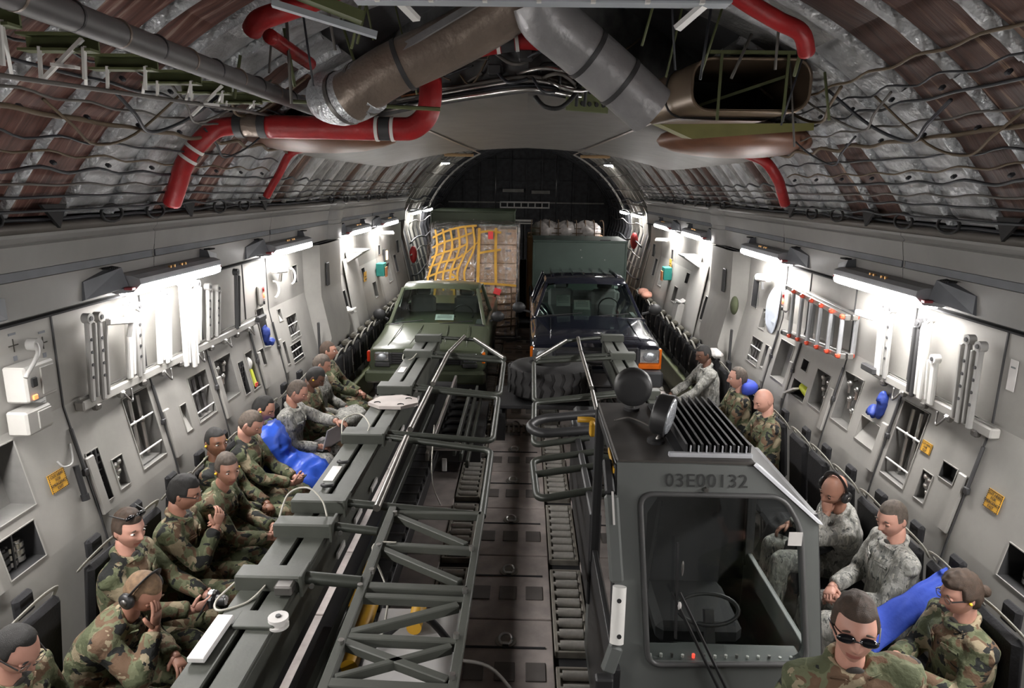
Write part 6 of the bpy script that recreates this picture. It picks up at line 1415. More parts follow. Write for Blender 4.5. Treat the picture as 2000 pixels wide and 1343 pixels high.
# folded seats along both walls aft
def fold_proto():
    r_ = bpy.data.objects.new('folded_chair', None); COL.objects.link(r_)
    B().box((0, -.05, .84), (.42, .07, .56), .025).obj('backrest', M_seatK, r_); B().box((0, .02, .80), (.42, .06, .46), .025).obj('seat_pan', M_seatK, r_)
    B().tube(smoothpath([(-.2, .03, 1.05), (-.08, .06, 1.14), (.1, .05, 1.12), (.2, .02, 1.02)], 4), .018, 6, flat=(.4, 1)).obj('webbing_loop', M_web, r_, smooth=True)
    B().tube(smoothpath([(-.1, .06, 1.0), (-.05, .08, .8), (-.12, .07, .62)], 4), .010, 6).obj('strap', M_cable3, r_); B().box((-.06, .085, .78), (.03, .01, .04)).obj('buckle', M_steel, r_); B().tube([(.15, .06, .95), (.17, .07, .56)], .009, 6).obj('strap', M_black, r_)
    B().box((.02, .0, 1.13), (.2, .1, .09), .03).obj('rolled_belt', mat('olive_belt', (.06, .055, .04), .8), r_)
    return r_
fp = fold_proto(); su = False
for s, lab in ((-1, 'folded black chair in the dark row along the left wall'), (1, 'folded black chair in the dark row along the right wall')):
    for k in range(14):
        o = fp if not su else copy_tree(fp); su = True
        o.location = (s * 2.715, 9.62 + .5 * k, 0); o.rotation_euler = (0, 0, s * PI / 2); tag(o, lab, 'chair', 'folded chairs, %s wall' % ('left' if s < 0 else 'right'))
    mb = B().box((s * 2.60, 13.0, .46), (.10, 7.4, .10), .01).box((s * 2.63, 13.0, .24), (.04, 7.4, .42)); o = thing('side_rail', mb, M_primer, 'long beige-topped rail along the floor edge on the %s' % ('left' if s < 0 else 'right'), 'rail')
    B().box((0, 0, .468), (.08, 7.38, .012)).obj('rail_cap', mat('beige_cap', (.36, .30, .22), .5), None).parent = o
# ================================================================== wall gear
def on_wall(s, y, z, off=0.0): return Vector((s * (wx(z) - off), y, z))
def stanchion(s, y, za, zb, lab, m=M_white, w=.05, tilt=0.0, holes=True, twin=True):
    R_ = root('stowed_stanchion', lab, 'stanchion', on_wall(s, y, za, .08), 'stowed stanchions on the walls')
    p, q = on_wall(s, y, za, .07), on_wall(s, y + tilt, zb, .10)
    o = B().bar(p, q, w, .035, .01, up=(s, 0, 0)).obj('bar', m, R_)
    B().disc(q, (1, 0, 0), .036, .05, 14).obj('knuckle', m, R_, smooth=40); B().disc(q - Vector((s * .026, 0, 0)), (1, 0, 0), .016, .01, 10).obj('pivot', M_dgrey, R_)
    if holes:
        for t in (.3, .45, .6, .75):
            c = p.lerp(q, t); B().disc(c - Vector((s * .02, 0, 0)), (1, 0, 0), .012, .008, 8).obj('hole', M_dgrey, o)
    if twin: B().bar(p + Vector((s * .0, .055, .02)), p.lerp(q, .93) + Vector((0, .07, 0)), .028, .03, .006, up=(s, 0, 0)).obj('side_bar', m, R_)
    return R_
M_stg = mat('stanchion_grey', (.34, .335, .32), .5)
specL = [(4.50, 1.97, 2.56, M_stg, 'outermost grey stowed stanchion on the left wall, closest to the viewer'), (4.62, 1.95, 2.55, M_stg, 'second grey stowed stanchion on the left wall'), (4.98, 2.0, 2.60, M_white, 'white stowed stanchion with side arm under the left lamp'), (5.10, 1.98, 2.54, M_stg, 'grey stowed stanchion right behind the side arm'), (5.42, 2.0, 2.62, M_white, 'bright white stowed stanchion, first of the four under the left lamp'), (5.52, 1.98, 2.58, M_white, 'bright white stowed stanchion, second of the four under the left lamp'), (5.80, 1.88, 2.63, M_white, 'bright white stowed stanchion, third of the four under the left lamp'), (5.93, 1.84, 2.60, M_white, 'bright white stowed stanchion, last of the four under the left lamp'), (6.08, 2.02, 2.58, M_white, 'thin pale stowed stanchion just aft of the bright four'), (6.30, 2.0, 2.52, M_stg, 'short grey stowed stanchion left of the dark post'), (6.48, 2.0, 2.48, M_stg, 'grey stowed stanchion in the shaded bay on the left'), (6.95, 1.98, 2.58, M_dgrey, 'dark grey stowed post on the left wall before the signal lights')]
for y, a, b, m, l in specL: stanchion(-1, y, a, b, l, m, .055 if m is M_white else .045, .02, m is M_stg)
specR = [(5.62, 1.96, 2.56, M_white, 'bright white stowed stanchion next to the ladder on the right wall'), (5.52, 1.96, 2.55, M_stg, 'grey stowed stanchion behind the bright one by the ladder'), (5.10, 1.94, 2.52, M_dgrey, 'dark stowed stanchion under the right lamp'), (5.00, 1.95, 2.57, M_white, 'white stowed stanchion under the right lamp beside the dark one'), (4.86, 1.95, 2.30, M_white, 'short white stowed stanchion under the right lamp'), (4.52, 1.93, 2.52, M_stg, 'grey stowed stanchion in the dim corner on the right wall'), (4.40, 1.93, 2.50, M_stg, 'last grey stowed stanchion in the dim corner on the right')]
for y, a, b, m, l in specR: stanchion(1, y, a, b, l, m, .06 if m is M_white else .045, -.01, m is M_stg)
for s, y0, y1, sd in ((-1, 4.40, 7.55, 'left'), (1, 4.2, 5.75, 'right')):
    r_ = root('stanchion_rail', 'steel mounting rail with fittings under the stowed stanchions, %s wall' % sd, 'rail', on_wall(s, (y0 + y1) / 2, 1.93, .05))
    B().bar(on_wall(s, y0, 1.965, .035), on_wall(s, y1, 1.965, .035), .07, .07, .01).obj('channel', M_paint2, r_); B().bar(on_wall(s, y0, 2.02, .05), on_wall(s, y1, 2.02, .05), .012, .012).obj('bright_edge', M_steel, r_)
    n = int((y1 - y0) / .3)
    for k in range(n):
        y = y0 + .15 + .3 * k; B().box(on_wall(s, y, 1.92, .05), (.05, .06, .05), .012).obj('fitting', M_steel if k % 2 else M_clamp, r_); 
        if k % 2: B().tube(smoothpath([on_wall(s, y, 1.93, .07), on_wall(s, y + .03, 1.86, .09), on_wall(s, y + .1, 1.85, .06), on_wall(s, y + .12, 1.93, .06)], 4), .008, 6).obj('ring', M_clamp, r_, smooth=True)
    B().bar(on_wall(s, y1 - .12, 1.99, .10), on_wall(s, y1 + .1, 1.99, .10), .05, .06, .01).obj('end_clamp', M_dgrey, r_)
    if s < 0: 
        B().bar(on_wall(s, 4.70, 2.50, .12), on_wall(s, 4.98, 2.46, .14), .05, .04, .008, up=(s, 0, 0)).obj('side_arm', M_stg, r_); B().bar(on_wall(s, 4.96, 2.46, .14), on_wall(s, 4.94, 2.34, .12), .03, .03).obj('side_arm', M_stg, r_)
    else: B().bar(on_wall(s, 5.68, 2.44, .13), on_wall(s, 5.98, 2.44, .15), .05, .05, .008, up=(s, 0, 0)).obj('side_arm', M_white, r_)
# ladder
La = root('aluminium_ladder', 'folded aluminium ladder with red rung caps hung on the right wall', 'ladder', (2.92, 7.0, 1.95))
for dx in (0.0, .07):
    B().bar((2.93 + dx, 6.13, 2.36), (2.93 + dx, 7.57, 2.43), .05, .055, .006).obj('upper_rail', M_steel, La); B().bar((2.93 + dx, 6.13, 2.00), (2.93 + dx, 7.57, 1.92), .05, .055, .006).obj('lower_rail', M_steel, La)
M_cap = mat('red_cap', (.62, .07, .03), .5)
for k in range(6):
    y = 6.17 + .235 * k; zt_, zb_ = 2.36 + .07 * (y - 6.13) / 1.44, 2.0 - .08 * (y - 6.13) / 1.44
    for dx in (-.03, .10):
        if dx > 0 and k % 2: continue
        rg = B().bar((2.93 + dx, y, zb_), (2.93 + dx, y, zt_), .04, .03, .008, up=(0, 1, 0)).obj('rung', mat('ladder_aluminium', (.50, .51, .53), .35, .7), La)
        for z in (zb_, zt_): B().box((2.925 + dx, y, z), (.04, .055, .045), .012).obj('rung_cap', M_cap, rg)
for z in (2.43, 1.92): B().box((2.93, 7.59, z), (.06, .06, .05), .01).obj('foot_pad', M_black, La)
for z in (1.98, 2.38): B().bar((2.96, 6.35, z), (3.09, 6.35, z), .04, .03).obj('wall_hook', M_dgrey, La)
# signal lights
for s, y, l in ((-1, 7.73, 'three-lamp red and amber signal on the left wall'), (1, 7.90, 'three-lamp red and amber signal on the right wall by the ladder')):
    r_ = root('signal_lights', l, 'signal', on_wall(s, y, 2.1, .05)); B().box(on_wall(s, y, 2.22, .04), (.07, .10, .26), .03).obj('case', M_paint2, r_)
    for z, m in ((2.295, mat('red_lens_off', (.25, .02, .02), .3)), (2.22, emit('red_lens_lit', (1, .12, .05), 3.0)), (2.145, mat('dark_lens_off', (.03, .03, .03), .3))): B().disc(on_wall(s, y, z, .078), (s, -.4, 0), .03, .02, 14).obj('lens', m, r_, smooth=40)
# printed signs
def text(body, size, loc, rot, m, parent):
    o = text_mesh('lettering', body, size, m, parent); L0 = ORG.get(parent.name, (0, 0, 0)); o.location = (loc[0] - L0[0], loc[1] - L0[1], loc[2] - L0[2])
    return o
M_ltr = mat('sign_black', (.03, .025, .02), .6)
def sign(s, y, z, w, h, lab, body='CUT HERE\nFOR\nEMERGENCY\nEXIT', size=.026):
    r_ = root('yellow_sign', lab, 'sign', on_wall(s, y, z, .02)); sl = (wx(z + .05) - wx(z - .05)) / .1; a = math.atan(sl)
    Rm = Matrix.Rotation(s * a, 3, 'Y'); c = on_wall(s, y, z, .006)
    B().box(c, (.005, w, h), 0, Rm).obj('plate', M_yellow, r_)
    for k in range(10):
        f = (k + .5) / 10 - .5
        for e in (-1, 1): B().box(c + Rm @ Vector((-s * .004, f * w, e * h * .47)), (.002, w * .05, h * .04), 0, Rm).obj('dashed_border', M_ltr, r_)
        for e in (-1, 1): B().box(c + Rm @ Vector((-s * .004, e * w * .47, f * h)), (.002, w * .04, h * .05), 0, Rm).obj('dashed_border', M_ltr, r_)
    text(body, size, c - Vector((s * .006, 0, 0)), (PI / 2, -s * 0, -s * PI / 2), M_ltr, r_).rotation_euler = (Matrix.Rotation(s * a, 3, 'Y') @ Matrix.Rotation(-s * PI / 2, 3, 'Z') @ Matrix.Rotation(PI / 2, 3, 'X')).to_euler()
sign(-1, 4.04, 1.585, .155, .125, 'yellow emergency cut-out sign on the left wall near the viewer'); sign(1, 4.05, 1.575, .135, .125, 'larger yellow emergency cut-out sign on the right wall near the edge')
sign(1, 4.83, 1.63, .12, .085, 'smaller yellow sign above the niches on the right wall', 'CUT HERE\nFOR\nEXIT', .022)
for s, y, z, l in ((-1, 11.75, 1.95, 'far yellow sign on the left wall door'), (-1, 12.72, 1.80, 'farther yellow sign on the left wall by the teal box'), (1, 11.95, 1.99, 'far yellow sign on the right wall door'), (1, 14.3, 1.97, 'farthest yellow sign on the right wall above the teal cup')):
    r_ = root('yellow_sign', l, 'sign', on_wall(s, y, z - .09, .05)); B().box(on_wall(s, y, z, .045), (.006, .2, .18)).obj('plate', M_yellow, r_)
    for k in range(3): B().box(on_wall(s, y, z + .05 - .05 * k, .049), (.003, .13, .016)).obj('print_line', M_ltr, r_)
# stencilled reference crosses and tick marks
for s, y, z in ((-1, 5.26, 2.42), (1, 5.32, 2.36), (-1, 4.20, 2.46), (-1, 3.95, 2.50)):
    r_ = root('stencil_mark', 'black stencilled cross mark %s' % {(-1, 5.26): 'between the white stanchions on the left wall', (1, 5.32): 'between the stanchions on the right wall', (-1, 4.20): 'above the paper sheet on the left wall', (-1, 3.95): 'above the control box on the left wall'}[(s, y)], 'marking', on_wall(s, y, z, .004))
    B().box(on_wall(s, y, z, .003), (.002, .08, .007)).obj('stroke', M_ltr, r_); B().box(on_wall(s, y, z, .003), (.002, .007, .08)).obj('stroke', M_ltr, r_); B().box(on_wall(s, y, z - .08, .003), (.002, .03, .03)).obj('stroke', M_hood, r_); B().box(on_wall(s, y, z + .07, .003), (.002, .06, .014)).obj('stroke', M_hood, r_)
# control boxes and paper at the left edge
cb_ = root('control_box', 'grey control box with switches and a lit orange button at the left edge', 'control box', on_wall(-1, 3.93, 2.12, .1)); B().box(on_wall(-1, 3.93, 2.29, .09), (.14, .26, .22), .012).obj('case', M_paint2, cb_); B().box(on_wall(-1, 3.98, 2.29, .165), (.01, .12, .17), .004).obj('door', M_paint, cb_)
B().box(on_wall(-1, 3.86, 2.30, .166), (.012, .05, .06), .006).obj('switch', M_black, cb_); B().box(on_wall(-1, 3.85, 2.21, .166), (.012, .04, .03), .004).obj('orange_button', emit('orange_glow', (1, .3, .1), .8), cb_)
cb2 = root('junction_box', 'lower grey junction box below the control box on the left wall', 'control box', on_wall(-1, 3.9, 1.98, .1)); B().box(on_wall(-1, 3.88, 2.06, .09), (.13, .22, .15), .012).obj('case', M_paint2, cb2); B().box(on_wall(-1, 3.92, 2.06, .158), (.01, .12, .11), .004).obj('cover', M_paint, cb2)
B().tube(smoothpath([on_wall(-1, 3.75, 2.36, .2), on_wall(-1, 3.9, 2.46, .18), on_wall(-1, 4.03, 2.5, .08)], 5), .013, 8).obj('cable_arm', M_stg, cb_, smooth=True); B().disc(on_wall(-1, 4.03, 2.49, .07), (1, 0, 0), .04, .06, 12).obj('cable_gland', M_stg, cb_, smooth=40)
ps = root('paper_notice', 'white handwritten paper taped beside the control box on the left wall', 'paper', on_wall(-1, 4.08, 2.0, .01)); B().box(on_wall(-1, 4.08, 2.10, .008), (.003, .13, .22)).obj('sheet', mat('white_sheet', (.7, .7, .68), .8), ps)
for k in range(8): B().box(on_wall(-1, 4.08 + .01 * (k % 3), 2.19 - .024 * k, .0105), (.002, .08 + .01 * (k % 3), .004)).obj('handwriting', M_ink, ps)
for s, y, z, l in ((-1, 5.28, 2.16, 'white placard low between the white stanchions on the left wall'), (1, 4.2, 2.36, 'pale notice sheet in the dim corner of the right wall')):
    ps = root('wall_placard', l, 'placard', on_wall(s, y, z, .01)); B().box(on_wall(s, y, z, .006), (.003, .07, .2)).obj('sheet', M_label, ps); B().box(on_wall(s, y, z + .05, .009), (.002, .04, .01)).obj('print_line', M_ink, ps)
fl_ = root('emergency_torch', 'black hand torch clipped on the left wall beside the yellow sign', 'torch', on_wall(-1, 4.2, 1.42, .03)); B().tube([on_wall(-1, 4.19, 1.42, .03), on_wall(-1, 4.20, 1.62, .03)], .02, 10).obj('barrel', M_black, fl_, smooth=40); B().tube([on_wall(-1, 4.19, 1.42, .03), on_wall(-1, 4.188, 1.38, .03)], .027, 10).obj('head', M_black, fl_, smooth=40)
hn = root('wire_bail', 'thin grey wire handle on the left wall above the torch', 'handle', on_wall(-1, 4.15, 1.65, .02)); B().tube(smoothpath([on_wall(-1, 4.08, 1.70, .01), on_wall(-1, 4.09, 1.66, .04), on_wall(-1, 4.17, 1.66, .04), on_wall(-1, 4.24, 1.76, .01)], 5), .007, 6).obj('wire', M_stg, hn, smooth=True)
# oxygen units with curved hose handles
for s, y, z, sd in ((-1, 8.22, 2.47, 'left'), (1, 8.55, 2.42, 'right')):
    r_ = root('oxygen_unit', 'small white oxygen unit under the second lamp on the %s wall' % sd, 'oxygen unit', on_wall(s, y, z - .06, .08)); B().bar(on_wall(s, y - .15, z, .08), on_wall(s, y + .16, z - .02, .12), .09, .09, .02).obj('case', M_white, r_); B().disc(on_wall(s, y + .17, z - .02, .12), (0, 1, 0), .03, .05, 10).obj('valve', M_steel, r_); B().bar(on_wall(s, y + .05, z - .05, .1), on_wall(s, y + .05, z - .16, .08), .03).obj('fitting', M_steel, r_)
for y, z, l in ((8.2, 2.22, 'curved pale hose handle below the left oxygen unit'), (8.82, 2.30, 'curved pale hose handle by the vent on the left wall')):
    r_ = root('curved_hose', l, 'hose', on_wall(-1, y, z - .1, .05)); B().tube(arc(on_wall(-1, y, z, .03), .10, -PI / 2, PI / 2 + .2, 10, (-.35 * -1, .55, 0), (0, 0, 1)), .014, 8).obj('hose', M_white, r_, smooth=True)
B().bar(on_wall(1, 8.28, 1.93, .02), on_wall(1, 8.28, 2.30, .02), .3, .012, .004, up=(1, 0, 0)); 
ov = B(); rr = [on_wall(1, 8.28 + .20 * math.cos(a), 2.06 + .30 * math.sin(a) , .02 + .03 * math.cos(2 * a)) for a in np.linspace(0, 2 * PI, 25)[:-1]]; ov.loft([rr, [p - Vector((.012, 0, 0)) for p in rr]]); thing('mirror_sheet', ov, mat('silver_blue_sheet', (.72, .78, .88), .35, .5), 'oval silvery blue reflective sheet on the right wall', 'sheet')
ex = root('fire_extinguisher', 'white fire extinguisher with yellow-green band in a left wall niche', 'extinguisher', on_wall(-1, 7.2, 1.28, -.06)); B().tube([on_wall(-1, 7.2, 1.29, -.05), on_wall(-1, 7.2, 1.46, -.06), on_wall(-1, 7.2, 1.49, -.06)], [.055, .055, .03], 14).obj('bottle', mat('lime_bottle', (.5, .55, .05), .4), ex, smooth=40); B().ell(on_wall(-1, 7.2, 1.54, -.05), (.06, .06, .08), 14, 10).obj('white_cover', M_white, ex, smooth=True); B().box(on_wall(-1, 7.2, 1.31, .0), (.01, .06, .04)).obj('band', mat('red_tag', (0, 0, 0)), ex)
gb = root('oxygen_bottle', 'yellow-green bottle lying in a right wall niche', 'bottle', on_wall(1, 7.05, 1.36, -.06)); B().tube([on_wall(1, 6.92, 1.38, -.05), on_wall(1, 6.95, 1.39, -.06), on_wall(1, 7.12, 1.42, -.06), on_wall(1, 7.16, 1.42, -.06)], [.03, .055, .055, .03], 14).obj('bottle', mat('lime_bottle', (0, 0, 0)), gb, smooth=40); B().bar(on_wall(1, 7.12, 1.40, .02), on_wall(1, 7.3, 1.30, .03), .07, .02).obj('white_tag', M_label, gb)
M_blueb = mat('blue_cloth', (.012, .035, .22), .6, var=.2, scale=8, bump=.5, bscale=14)
for s, y, z, sd in ((-1, 7.72, 1.75, 'stuffed in a left wall niche'), (1, 5.52, 1.74, 'hanging over a right wall niche')):
    mb = B(); mb.ell(on_wall(s, y, z, .02), (.045, .055, .12), 20, 14); mb.ell(on_wall(s, y + .05, z - .08, .05), (.045, .05, .05), 14, 10); mb.v = [Vector(p) + Vector((1, .6, .8)) * mnoise.noise(Vector(p) * 22) * .035 for p in mb.v]; thing('blue_bag', mb, M_blueb, 'crumpled blue plastic bag %s' % sd, 'bag', smooth=True)
# far wall furniture
for s, y, z, sd in ((-1, 11.9, 2.36, 'left'), (1, 12.2, 2.33, 'right')):
    r_ = root('shelf_lamp_cover', 'pale wedge-shaped cover under the third lamp on the %s wall' % sd, 'cover', on_wall(s, y, z - .15, .1)); B().prism([on_wall(s, y - .3, z, .02), on_wall(s, y - .3, z, .32), on_wall(s, y - .3, z - .18, .05)], (0, .55, 0)).obj('wedge', M_paint2, r_); B().box(on_wall(s, y - .03, z + .01, .17), (.30, .56, .015), .004).obj('top', M_white, r_)
for s, y, z, sd in ((-1, 14.6, 2.5, 'left'), (1, 14.9, 2.42, 'right')):
    r_ = root('oxygen_unit', 'small white oxygen unit under the fourth lamp on the %s wall' % sd, 'oxygen unit', on_wall(s, y, z - .06, .08)); B().bar(on_wall(s, y - .2, z, .06), on_wall(s, y + .2, z - .02, .22), .08, .08, .02).obj('case', M_white, r_); B().disc(on_wall(s, y + .2, z - .03, .23), (0, 1, 0), .03, .05, 8).obj('valve', M_steel, r_)
am = root('amber_lamp', 'glowing amber lamp on the far left wall', 'lamp', on_wall(-1, 14.8, 1.9, .06)); B().box(on_wall(-1, 14.8, 2.0, .04), (.06, .14, .26), .01).obj('case', M_dgrey, am); B().box(on_wall(-1, 14.8, 2.0, .08), (.03, .10, .2), .01).obj('lens', emit('amber_glow', (1, .55, .25), 6), am)
for s, y, z, l in ((-1, 13.9, 1.80, 'teal box with orange books on the far left wall'), (1, 14.15, 1.78, 'teal pouch with orange top on the far right wall')):
    r_ = root('teal_box', l, 'box', on_wall(s, y, z - .14, .1)); B().box(on_wall(s, y, z, .10), (.16, .26, .26), .01).obj('case', mat('teal_plastic', (.02, .26, .22), .5), r_); B().box(on_wall(s, y + .02, z - .05, .19), (.02, .16, .2), .004).obj('orange_book', mat('orange_card', (.55, .2, .08), .7), r_)
for s, y, z, l in ((-1, 17.6, 1.75, 'red fire bottle cover on the left tail frames'), (1, 18.3, 2.13, 'red fire bottle cover on the right tail frames')):
    mb = B().ell((s * 2.88, y, z), (.10, .14, .22), 14, 10); o = thing('red_cover', mb, mat('red_cloth', (.42, .03, .03), .6, bump=.4, bscale=15), l, 'cover', smooth=True)
cl_ = B(); 
for k in range(4): cl_.ell((2.70 + .04 * (k % 2), 15.0 + .22 * k, 1.18), (.12, .18, .07), 12, 8)
thing('folded_clothing', cl_, mat('pinkish_cloth', (.45, .22, .16), .8), 'pinkish folded clothing on the folded seats at far right', 'clothing', smooth=True)
for s, y, l in ((-1, 8.7, 'folded grey bag on the left seat row beyond the last man'), (1, 9.45, 'cream folded bag on the right seat row behind the farthest man')):
    if s > 0: mb = B().box((2.72, y, 1.22), (.16, .3, .10), .04); thing('small_bag', mb, M_label, l, 'bag')
bg = B().ell(on_wall(1, 9.38, 1.92, .16), (.05, .10, .13), 14, 10); thing('olive_hat', bg, mat('olive_cloth', (.06, .07, .035), .8), 'olive cloth hat hung on the right wall column', 'hat', smooth=True)
# white stems and ledges low on far walls
for s, y, sd in ((-1, 11.05, 'left'), (1, 12.5, 'right'), (-1, 10.95, '') ):
    if sd: r_ = root('wall_bin', 'pale slanted bin standing on the far %s wall' % sd, 'bin', on_wall(s, y, 1.0, .1)); B().prism([on_wall(s, y - .15, 1.05, .03), on_wall(s, y - .15, 1.05, .16), on_wall(s, y - .15, 1.42, .16), on_wall(s, y - .15, 1.5, .03)], (0, .3, 0)).obj('case', M_paint2, r_); B().box(on_wall(s, y, 1.46, .1), (.14, .3, .02), 0, Matrix.Rotation(.3 * s, 3, 'Y')).obj('lid', M_white, r_)
# ================================================================== things people hold or wear loosely
Wd = PP['L3']['W']; c = (PP['L3']['hands'][1] + PP['L3']['hands'][-1]) / 2 + Vector((.02, 0, .015))
K = root('camera', 'shiny silver and black camera held by the man with sunglasses on his hair', 'camera', c); B().box(c, (.06, .12, .08), .012).obj('body', M_lblack, K); B().box(c + Vector((0, 0, .048)), (.045, .05, .03), .01).obj('prism', M_chrome, K); B().disc(c + Vector((.055, 0, -.005)), (1, 0, 0), .036, .07, 16).obj('lens', M_lblack, K, smooth=40); B().disc(c + Vector((.092, 0, -.005)), (1, 0, 0), .030, .006, 16).obj('front_glass', M_chrome, K, smooth=40)
B().tube(smoothpath([c + Vector((0, -.06, .03)), c + Vector((-.06, -.1, -.08)), c + Vector((-.10, .0, -.13)), c + Vector((-.06, .1, -.08)), c + Vector((0, .06, .03))], 5), .006, 6).obj('strap', M_black, K, smooth=True)
c = (PP['L7']['hands'][1] + PP['L7']['hands'][-1]) / 2 + Vector((.01, 0, .02)); K = root('phone', 'small black phone held by the short-haired man looking down', 'phone', c); B().box(c, (.10, .05, .014), .004, Matrix.Rotation(-.5, 3, 'Y')).obj('case', M_lblack, K); B().box(c + Vector((0, 0, .008)), (.06, .04, .002), 0, Matrix.Rotation(-.5, 3, 'Y')).obj('screen', M_lens, K)
# laptop
LT = root('laptop', 'open silver laptop on the knees of the man in grey camouflage', 'laptop', (-2.22, 7.08, .66)); q = Vector((-2.20, 7.05, .685)); Rl = Matrix.Rotation(-.35, 3, 'Z')
B().box(q, (.25, .34, .022), .006, Rl).obj('base', mat('laptop_silver', (.45, .44, .45), .4, .3), LT); B().box(q + Rl @ Vector((.02, 0, .0125)), (.12, .29, .004), 0, Rl).obj('keyboard', M_lblack, LT); B().box(q + Rl @ Vector((-.075, 0, .0125)), (.06, .09, .003), 0, Rl).obj('touchpad', M_clamp, LT)
ax = Rl @ Matrix.Rotation(.30, 3, 'Y'); lc = q + Rl @ Vector((.165, 0, .125)); lo_ = B().box(lc, (.014, .34, .24), .005, ax).obj('lid', mat('laptop_silver', (0, 0, 0)), LT); B().box(lc - ax @ Vector((.009, 0, 0)), (.003, .31, .20), 0, ax).obj('screen', mat('laptop_screen', (.10, .10, .11), .3), lo_)
# blue sleeping bag round the sleeper
bx, by = PP['L8']['W'].translation.x, PP['L8']['W'].translation.y
SB = []
path = [(.03, 1.13, .10, .14), (.04, 1.08, .155, .20), (.06, .92, .19, .235), (.10, .76, .20, .245), (.22, .66, .19, .25), (.40, .62, .175, .25), (.52, .58, .165, .25), (.60, .46, .15, .24), (.63, .28, .13, .22), (.64, .10, .12, .20), (.64, .03, .08, .14)]
for i, (f, z, a, b) in enumerate(path):
    p0 = path[max(i - 1, 0)]; p1 = path[min(i + 1, len(path) - 1)]; t = Vector((p1[0] - p0[0], 0, p1[1] - p0[1])).normalized(); n = Vector((-t.z, 0, t.x))
    SB.append([Vector((bx + f, by, z)) + n * a * math.cos(u) + Vector((0, 1, 0)) * b * math.sin(u) for u in np.linspace(0, 2 * PI, 33)[:-1]])
fine = []
for i in range(len(SB) - 1):
    for k in range(5): fine.append([SB[i][j].lerp(SB[i + 1][j], k / 5) for j in range(32)])
fine.append(SB[-1]); mb = B(); mb.loft(fine)
mb.v = [Vector(p) + Vector((.5, .4, .9)) * (.05 * (1 - 2 * abs(mnoise.noise(Vector(p) * 6.5))) - .012 + .012 * mnoise.noise(Vector(p) * 16)) for p in mb.v]
thing('sleeping_bag', mb, mat('bright_blue_nylon', (.03, .10, .58), .42, var=.15, scale=6, bump=.5, bscale=10), 'bright blue sleeping bag wrapped round the sleeping man', 'sleeping bag', smooth=True)
# neck pillow
h = PP['R6']['neck'] + Vector((.02, 0, .09)); mb = B(); mb.tube(arc(h, .115, -.55 * PI + PI, .55 * PI + PI + 0, 14, (-1, 0, 0), (0, 1, 0)), [.055] + [.075] * 13 + [.055], 12); thing('neck_pillow', mb, mat('blue_pillow', (.03, .06, .42), .75), 'blue horseshoe pillow round the neck of the balding man', 'pillow', smooth=True)
# black jacket over the slumped man's lap
mb = B(); nu, nv = 26, 22; vs = []
for j in range(nv + 1):
    for i in range(nu + 1):
        u, v = i / nu, j / nv; xx = 2.36 + .36 * u - .32 * v * .4; yy = 4.86 + .62 * v
        zz = .70 + .05 * math.sin(PI * u) - .35 * (1 - u) ** 4 + .05 * mnoise.noise(Vector((u * 5, v * 5, 2))) + .03 * (1 - abs(mnoise.noise(Vector((u * 4, v * 6, 8)))) * 2); vs.append((xx - .18, yy, zz))
mb.add(vs, [(j * (nu + 1) + i, j * (nu + 1) + i + 1, (j + 1) * (nu + 1) + i + 1, (j + 1) * (nu + 1) + i) for j in range(nv) for i in range(nu)])
o = thing('black_jacket', mb, mat('black_jacket_cloth', (.010, .010, .012), .8, bump=.4, bscale=20), 'black jacket spread over the lap of the slumped man with headphones', 'jacket', smooth=True); o.modifiers.new('thick', 'SOLIDIFY').thickness = .02
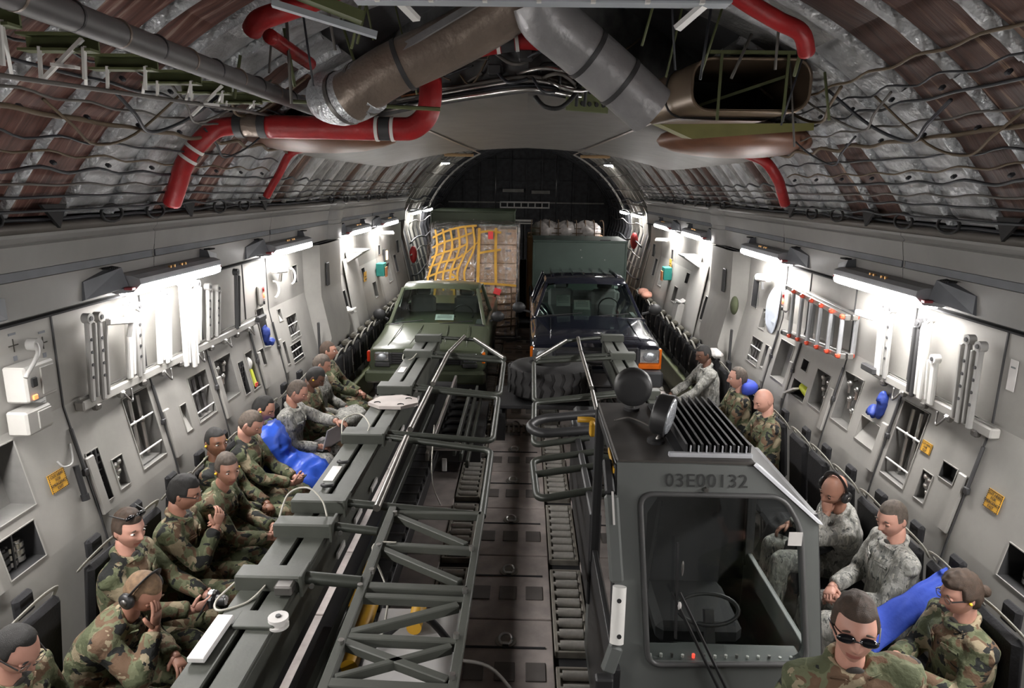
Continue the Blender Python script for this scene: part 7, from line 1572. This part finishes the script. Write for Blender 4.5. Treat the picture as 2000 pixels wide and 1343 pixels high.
# blue blanket and cap beside the woman
mb = B(); nu, nv = 20, 16; vs = []
for j in range(nv + 1):
    for i in range(nu + 1):
        u, v = i / nu, j / nv; p = Vector((2.74, 4.00, 1.14)).lerp(Vector((2.22, 3.84, .93)), u) + Vector((-.10, -.22, -.20)) * v * (.6 + .4 * u); p += Vector((0, 0, 1)) * (.03 * mnoise.noise(Vector((u * 4, v * 4, 5))) + .03 * math.sin(PI * v)); vs.append(p)
mb.add(vs, [(j * (nu + 1) + i, j * (nu + 1) + i + 1, (j + 1) * (nu + 1) + i + 1, (j + 1) * (nu + 1) + i) for j in range(nv) for i in range(nu)])
o = thing('blue_blanket', mb, mat('royal_blue_cloth', (.02, .06, .40), .75, bump=.3, bscale=20), 'royal blue blanket spread on the seat beside the woman', 'blanket', smooth=True); o.modifiers.new('thick', 'SOLIDIFY').thickness = .015
cp_o = root('striped_hat', 'dark blue and white striped hat lying by the blue blanket', 'hat', (2.30, 3.86, .78)); B().ell((2.30, 3.86, .80), (.09, .10, .055), 16, 10).obj('crown', mat('navy_cloth', (.015, .03, .15), .8), cp_o, smooth=True); B().tube([(2.30 + .093 * math.cos(a), 3.86 + .103 * math.sin(a), .80) for a in np.linspace(0, 2 * PI, 21)[:-1]], .006, 5, closed=True).obj('white_stripe', M_label, cp_o); B().box((2.20, 3.80, .785), (.10, .12, .012), .005).obj('brim', mat('navy_cloth', (0, 0, 0)), cp_o)
# bags by the feet of the left row
for x, y, z, l, m in ((-2.02, 3.72, .0, 'olive rucksack on the floor in front of the man with the camera', mat('olive_cloth', (0, 0, 0))), (-1.98, 7.35, .0, 'black bag on the floor by the laptop user', M_seatK)):
    r_ = root('rucksack', l, 'bag', (x, y, z)); mb = B().box((x, y, .19), (.28, .34, .38), .08); mb.obj('sack', m, r_, smooth=50); B().box((x + .13, y, .16), (.10, .22, .2), .04).obj('pocket', m, r_, smooth=50); B().tube(arc((x, y, .38), .06, 0, PI, 8, (0, 1, 0), (0, 0, 1)), .012, 6).obj('handle', M_black, r_, smooth=True)
for y, x, m, l in ((8.0, -2.15, M_abu, 'bundled grey camouflage jacket on the knees near the end of the left row'),):
    mb = B(); mb.ell((x, y, .69), (.20, .30, .09), 22, 14); mb.v = [Vector(p) + Vector((.6, .5, 1)) * .045 * mnoise.noise(Vector(p) * 9) for p in mb.v]; thing('bundled_jacket', mb, m, l, 'jacket', smooth=True)
bpy.context.view_layer.update()
